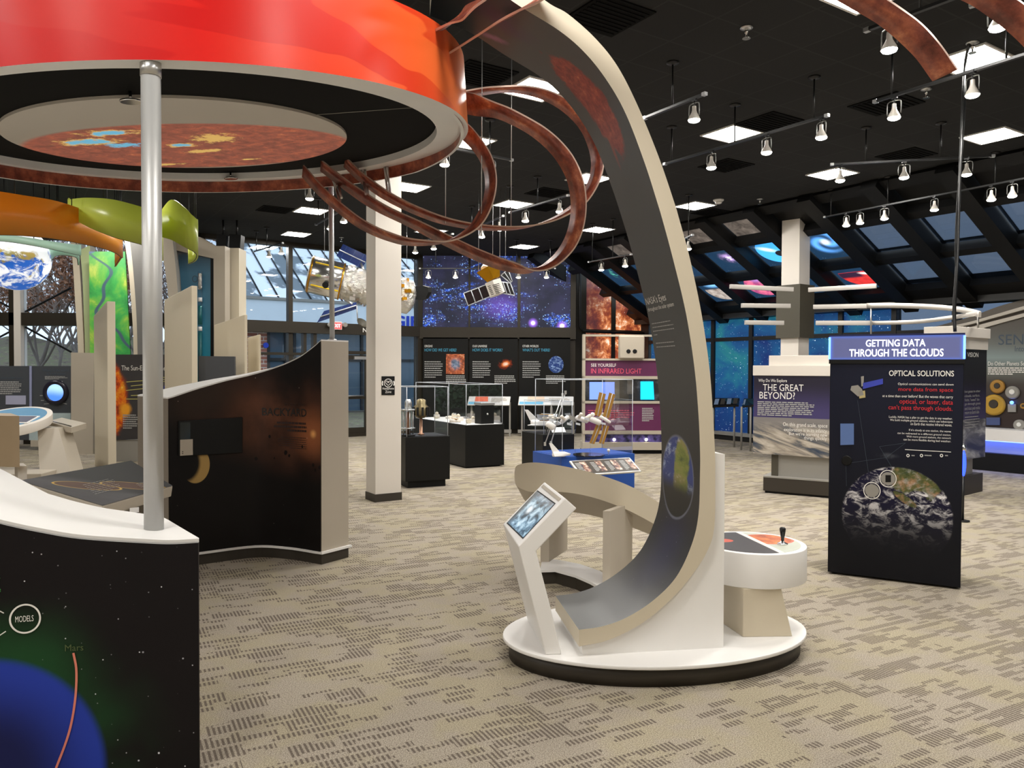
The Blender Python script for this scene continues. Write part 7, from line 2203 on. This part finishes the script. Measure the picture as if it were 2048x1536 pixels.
# water table with round basin
wt = D(22, 835, 11.6)
wz = wt.z
t = thing('water_table', 'round white edged blue water table on a splayed beige leg, left', 'table', V(wt.x, wt.y, 0))
rw = 73 / F * 11.6
def el(r, z, n_=56, sy=.95): return [V(wt.x + r * math.cos(2 * math.pi * i / n_), wt.y + r * sy * math.sin(2 * math.pi * i / n_), z + .27 * r * sy * math.sin(2 * math.pi * i / n_)) for i in range(n_)]
MB().prism(el(rw, wz - .14), Z * .14, sm=True).build('rim', M['warmwhite'], t, bev=.01)
M['water'] = plain('blue_water_print', srgb(106, 156, 190), .2, vary=.15)
MB().prism(el(rw * .86, wz + .001), Z * .004).build('basin', M['water'], t)
MB().box(V(wt.x + .18, wt.y - .12, wz - .02), (.42, .26, .02), Matrix.Rotation(.263, 3, 'X')).build('screen', plain('grey_lilac_screen', srgb(110, 108, 120), .2), t)
MB().box(V(wt.x + .18, wt.y - .12, wz - .026), (.48, .32, .02), Matrix.Rotation(.263, 3, 'X')).build('screen_frame', M['white'], t)
Lg = [D(75, 855, 11.6), D(117, 855, 11.6), D(148, 935, 11.0), D(80, 930, 11.0)]
Lg[2].z = Lg[3].z = 0; Lg[0].z = Lg[1].z = wz - .16
MB().prism(Lg, V(-.1, .5, 0)).build('leg', M['greybeige'], t)
q0 = D(60, 930, 11.0); q0.z = 0
MB().box(V(q0.x - .35, q0.y, .10), (1.3, .7, .20), .1).build('plinth', M['greybeige'], t, bev=.01)
# side shelf and near box
sh = [D(93, 843, 12.2), D(143, 855, 11.6), D(143, 866, 11.6), D(96, 858, 12.2)]
t2 = MB().prism(sh, V(-.05, .5, .03)).build('side_shelf', M['greybeige'], t)
MB().prism([D(98, 842, 12.3), D(143, 853, 11.65), D(143, 851, 12.1), D(102, 840, 12.7)], Z * .01).build('shelf_label', M['blackgloss'], t)
cfr = Fr(D(38, 900, 8.6), V(.96, -.28, 0)); cfr.o.z = 0
t = thing('console_box', 'brown beige rounded console box on a short white leg at the left picture edge', 'console', cfr.P(20, 950))
mbx = MB()
pts = catmull([cfr.P(38.5, 831, 0), cfr.P(20, 831, .03), cfr.P(-10, 833, .02), cfr.P(-60, 838, -.1)], 5)
ptl = [V(p.x, p.y, cfr.P(38, 934).z) for p in pts]
ptu = [V(p.x, p.y, cfr.P(38, 832).z) for p in pts]
bk_ = V(-.42, .5, 0)
strip(mbx, ptl, ptu, 0, True); strip(mbx, [p + bk_ for p in ptl], [p + bk_ for p in ptu], 0, True); strip(mbx, ptu, [p + bk_ for p in ptu], 0); strip(mbx, ptl, [p + bk_ for p in ptl], 0)
mbx.add([ptl[0], ptu[0], ptu[0] + bk_, ptl[0] + bk_], [(0, 1, 2, 3)]); mbx.add([ptl[-1], ptu[-1], ptu[-1] + bk_, ptl[-1] + bk_], [(0, 1, 2, 3)])
mbx.build('box', plain('tan_laminate', srgb(176, 154, 124), .5), t)
a_ = cfr.P(20, 934, -.1); b_ = cfr.P(38, 934, -.1)
MB().prism([V(a_.x, a_.y, 0), V(b_.x, b_.y, 0), b_, a_], V(-.2, .25, 0)).build('leg', M['warmwhite'], t)

# ================================================================== outdoors
n = NM('winter_brush', .95, spec=.1); x, y, z = n.xy('Object'); v = n.vec(x, y, z)
M['ground'] = n.col(n.ramp(n.noise(v, 3.0, 8, .75), [(.32, srgb(70, 62, 54)), (.46, srgb(122, 110, 98)), (.56, srgb(112, 116, 84)), (.7, srgb(168, 150, 136))]))
gd = MB().box((-10, 40, -.16), (160, 120, .2))
struct(gd.build('ground', M['ground']))
OF = Fr(PA + (-W1.n) * 10.0, D1)
t = thing('neighbour_building', 'building outside with snowy seamed metal roof, pale fascia and brick wall behind glass', 'building', OF.P(650, 800, -2))
ox0 = OF.px(380, 600)[0]; ox1 = OF.px(900, 640)[0] + 3
fy1 = OF.px(600, 603)[1]; fy0 = OF.px(600, 662)[1]
M['fascia'] = plain('pale_blue_fascia', srgb(226, 236, 242), .6)
box_fr(OF, ox0, ox1, fy0, fy1, -.6, 0).build('fascia', M['fascia'], t)
box_fr(OF, ox0, ox1, fy1, fy1 + .1, -.6, .06).build('gutter', M['grey'], t)
n = NM('snowy_roof', .6); x, y, _z = n.xy('Object'); v = n.vec(x, y, _z)
M['roof'] = n.col(n.mix(n.sm(.47, .52, n.noise(v, .55, 4, .55)), srgb(112, 122, 128), srgb(232, 238, 244)))
ry1 = OF.px(600, 497)[1] + 1.0
rd = -4.4
rl = MB().hexa([OF.pt(ox0, fy1 + .05, -.1), OF.pt(ox1, fy1 + .05, -.1), OF.pt(ox1, ry1, rd), OF.pt(ox0, ry1, rd)], [OF.pt(ox0, fy1 - .1, -.1), OF.pt(ox1, fy1 - .1, -.1), OF.pt(ox1, ry1 - .15, rd), OF.pt(ox0, ry1 - .15, rd)])
rf = rl.build('roof', M['roof'], t)
mb = MB(); x_ = ox0
while x_ < ox1:
    mb.tube([OF.pt(x_, fy1 + .08, -.1), OF.pt(x_, ry1 + .03, rd)], .035, 4); x_ += .62
mb.build('roof_seam', M['darkmetal'], rf)
box_fr(OF, ox0, ox1, ry1 - .1, ry1 + 1.2, rd - .4, rd).build('upper_wall', plain('grey_metal_wall', srgb(136, 150, 166), .6), t)
for i in range(4):
    box_fr(OF, ox0, ox1, ry1 + .1 + i * .28, ry1 + .16 + i * .28, rd, rd + .03).build('wall_line', M['grey'], t)
n = NM('red_brick', .85); x, y, _z = n.xy()
b = n.node('ShaderNodeTexBrick'); n.put(b.inputs['Vector'], n.vec(x, y, 0.0)); b.inputs['Scale'].default_value = 1.0
b.inputs['Brick Width'].default_value = .42; b.inputs['Row Height'].default_value = .14; b.inputs['Mortar Size'].default_value = .014
for k_, c_ in (('Color1', srgb(168, 104, 84)), ('Color2', srgb(142, 84, 68)), ('Mortar', srgb(196, 184, 172))): b.inputs[k_].default_value = (*c_, 1)
M['brick'] = n.col(Sk(n, b.outputs[0]))
bx = OF.px(546, 690)[0]
box_fr(OF, ox0, bx, 0, fy0, -.9, -.5).build('brick_wall', M['brick'], t, uv=OF.uv)
M['dglass'] = plain('dark_outside_glass', srgb(74, 92, 106), .08, vary=.1)
box_fr(OF, bx, ox1, 0, fy0, -.9, -.55).build('glazed_wall', M['dglass'], t)
for u in (546, 581, 599, 640, 735):
    x_ = OF.px(u, 690)[0]
    box_fr(OF, x_ - .05, x_ + .05, 0, fy0, -.56, -.48).build('mullion', M['darkmetal'], t)
x_ = OF.px(590, 690)[0]
box_fr(OF, bx, ox1, OF.px(600, 722)[1], OF.px(600, 716)[1], -.56, -.48).build('mullion', M['darkmetal'], t)
MB().lathe(OF.P(540, 690, -.48), OF.n, [(.10, 0), (.10, .04)], 20).build('round_logo', M['txtblue'], t)
text(OF, 'GIFT', OF.rect(785, 632, 857, 655), M['txtblue'], 'sign_lettering', t, .03, .03)
bnch = [OF.P(528, 748, 1.5), OF.P(540, 738, 1.5), OF.P(552, 734, 1.5), OF.P(566, 738, 1.5), OF.P(574, 748, 1.5)]
# bare trees on the slope
M['bark'] = plain('grey_bark', srgb(122, 112, 104), .9, vary=.3)
M['twig'] = plain('brown_twigs', srgb(142, 122, 110), .9, vary=.3)
M['leafb'] = plain('dry_leaves', srgb(158, 112, 84), .9, vary=.3)
M['shrub'] = plain('evergreen_shrub', srgb(86, 104, 66), .9, vary=.4)
hill = MB()
nx_, ny_ = 24, 8
vs = [V(-34 + 26 * i / nx_, 23 + 14 * j / ny_, -.06 + 3.0 * (j / ny_) ** 1.1 + .25 * math.sin(i * 1.3 + j)) for j in range(ny_ + 1) for i in range(nx_ + 1)]
hill.add(vs, [(j * (nx_ + 1) + i, j * (nx_ + 1) + i + 1, (j + 1) * (nx_ + 1) + i + 1, (j + 1) * (nx_ + 1) + i) for j in range(ny_) for i in range(nx_)], sm=True)
struct(hill.build('ground_slope', M['ground']))
def tree(x, y, h, seed, label, leaves):
    q = random.Random(seed); mb = MB(); tw = MB(); lf = MB()
    def grow(p, d, L, r, lev):
        pts = [p]
        for i in range(3):
            d = (d + V(q.uniform(-.22, .22), q.uniform(-.22, .22), q.uniform(-.05, .12))).normalized()
            pts.append(pts[-1] + d * L / 3)
        (mb if lev < 2 else tw).tube(pts, [r * (1 - .12 * i) for i in range(4)], 6 if lev < 2 else 4)
        if lev >= 4:
            if leaves:
                for k in range(leaves):
                    c_ = pts[q.randint(1, 3)] + V(q.uniform(-.2, .2), q.uniform(-.2, .2), q.uniform(-.2, .2)); s_ = q.uniform(.05, .10)
                    a_ = V(q.uniform(-1, 1), q.uniform(-1, 1), q.uniform(-1, 1)).normalized() * s_; b_ = a_.cross(V(q.uniform(-1, 1), q.uniform(-1, 1), 1)).normalized() * s_ * .6
                    lf.add([c_ - a_, c_ + b_, c_ + a_, c_ - b_], [(0, 1, 2, 3)])
            return
        for i in range(q.choice((3, 4, 4)) if lev else 6):
            k = q.uniform(.35, 1) if i else 1.0
            i0 = min(2, int(k * 3)); b_ = pts[i0].lerp(pts[i0 + 1], k * 3 - i0 if k < 1 else 1)
            nd = (d + V(q.uniform(-.9, .9), q.uniform(-.9, .9), q.uniform(-.15, .6))).normalized()
            grow(b_, nd, L * q.uniform(.55, .8), max(.008, r * .6), lev + 1)
    base = V(x, y, .2)
    grow(base, V(q.uniform(-.1, .1), 0, 1).normalized(), h * .34, h * .0085, 0)
    t = thing('bare_tree', label, 'tree', base, 'bare trees outside the left windows')
    mb.build('trunk', M['bark'], t, fix=False); tw.build('twigs', M['twig'], t, fix=False)
    if leaves: lf.build('leaves', M['leafb'], t, fix=False)
tree(-14.6, 24.5, 7, 1, 'bare tree with reddish dry leaves behind the pale slim pillar', 9)
tree(-16.6, 26.5, 9, 2, 'tall bare tree right behind the window mullion, left', 0)
tree(-19.2, 25.5, 9, 3, 'grey bare tree at the left picture edge under the globe', 0)
tree(-21.5, 29, 10, 4, 'farther bare tree at the extreme left', 0)
tree(-17.6, 31, 10, 6, 'farther bare tree between the two window posts', 0)
tree(-13.4, 28.5, 9, 8, 'bare tree with a few dry leaves next to the green map banner', 3)
_tr = [o for o in bpy.data.objects if o.name.startswith('bare_tree')]
for i, (x_, y_, s_, w_) in enumerate(((-23, 36, 1.1, 'far bare tree at the left picture edge'), (-20.5, 35, 1.2, 'far bare tree left of the window post'), (-18.2, 36, 1.1, 'far bare tree right of the window post'), (-16.2, 34.5, 1.0, 'far bare tree behind the diagonal brace'), (-25.5, 34, 1.2, 'far bare tree outside the left picture edge'), (-15.2, 37, 1.2, 'far bare tree next to the slim pillar'))):
    o = copy_tree(_tr[i % len(_tr)]); o.location = V(x_, y_, .9); o.rotation_euler.z = 1.1 * i + .6; o.scale = (s_, s_, s_ * .85); o['label'] = w_ + ' in the window'
q = random.Random(11)
for i, (x_, y_, s_, w_) in enumerate(((-18.6, 23.6, .9, 'leftmost one'), (-17.2, 23.8, .8, 'second from the left'), (-15.9, 23.4, .9, 'third from the left, right of the window post'), (-14.7, 23.8, .75, 'fourth from the left, by the fresh water panel'), (-13.6, 23.6, .8, 'rightmost one, by the low wall'))):
    mb = MB()
    for k in range(420):
        a_ = q.uniform(0, 6.28); e_ = math.acos(q.uniform(0, 1)); r_ = s_ * q.uniform(.6, 1.05)
        c_ = V(x_ + r_ * 1.3 * math.cos(a_) * math.sin(e_), y_ + r_ * math.sin(a_) * math.sin(e_), .1 + r_ * 1.3 * math.cos(e_))
        u_ = V(q.uniform(-1, 1), q.uniform(-1, 1), q.uniform(-1, 1)).normalized() * .11; v_ = u_.cross(V(q.uniform(-1, 1), q.uniform(-1, 1), 1)).normalized() * .06
        mb.add([c_ - u_, c_ + v_, c_ + u_, c_ - v_], [(0, 1, 2, 3)])
    o = mb.build('shrub', M['shrub'], loc=V(x_, y_, .1), fix=False)
    tag(o, 'low green shrub outside the left windows, ' + w_, 'shrub', 'shrubs outside')
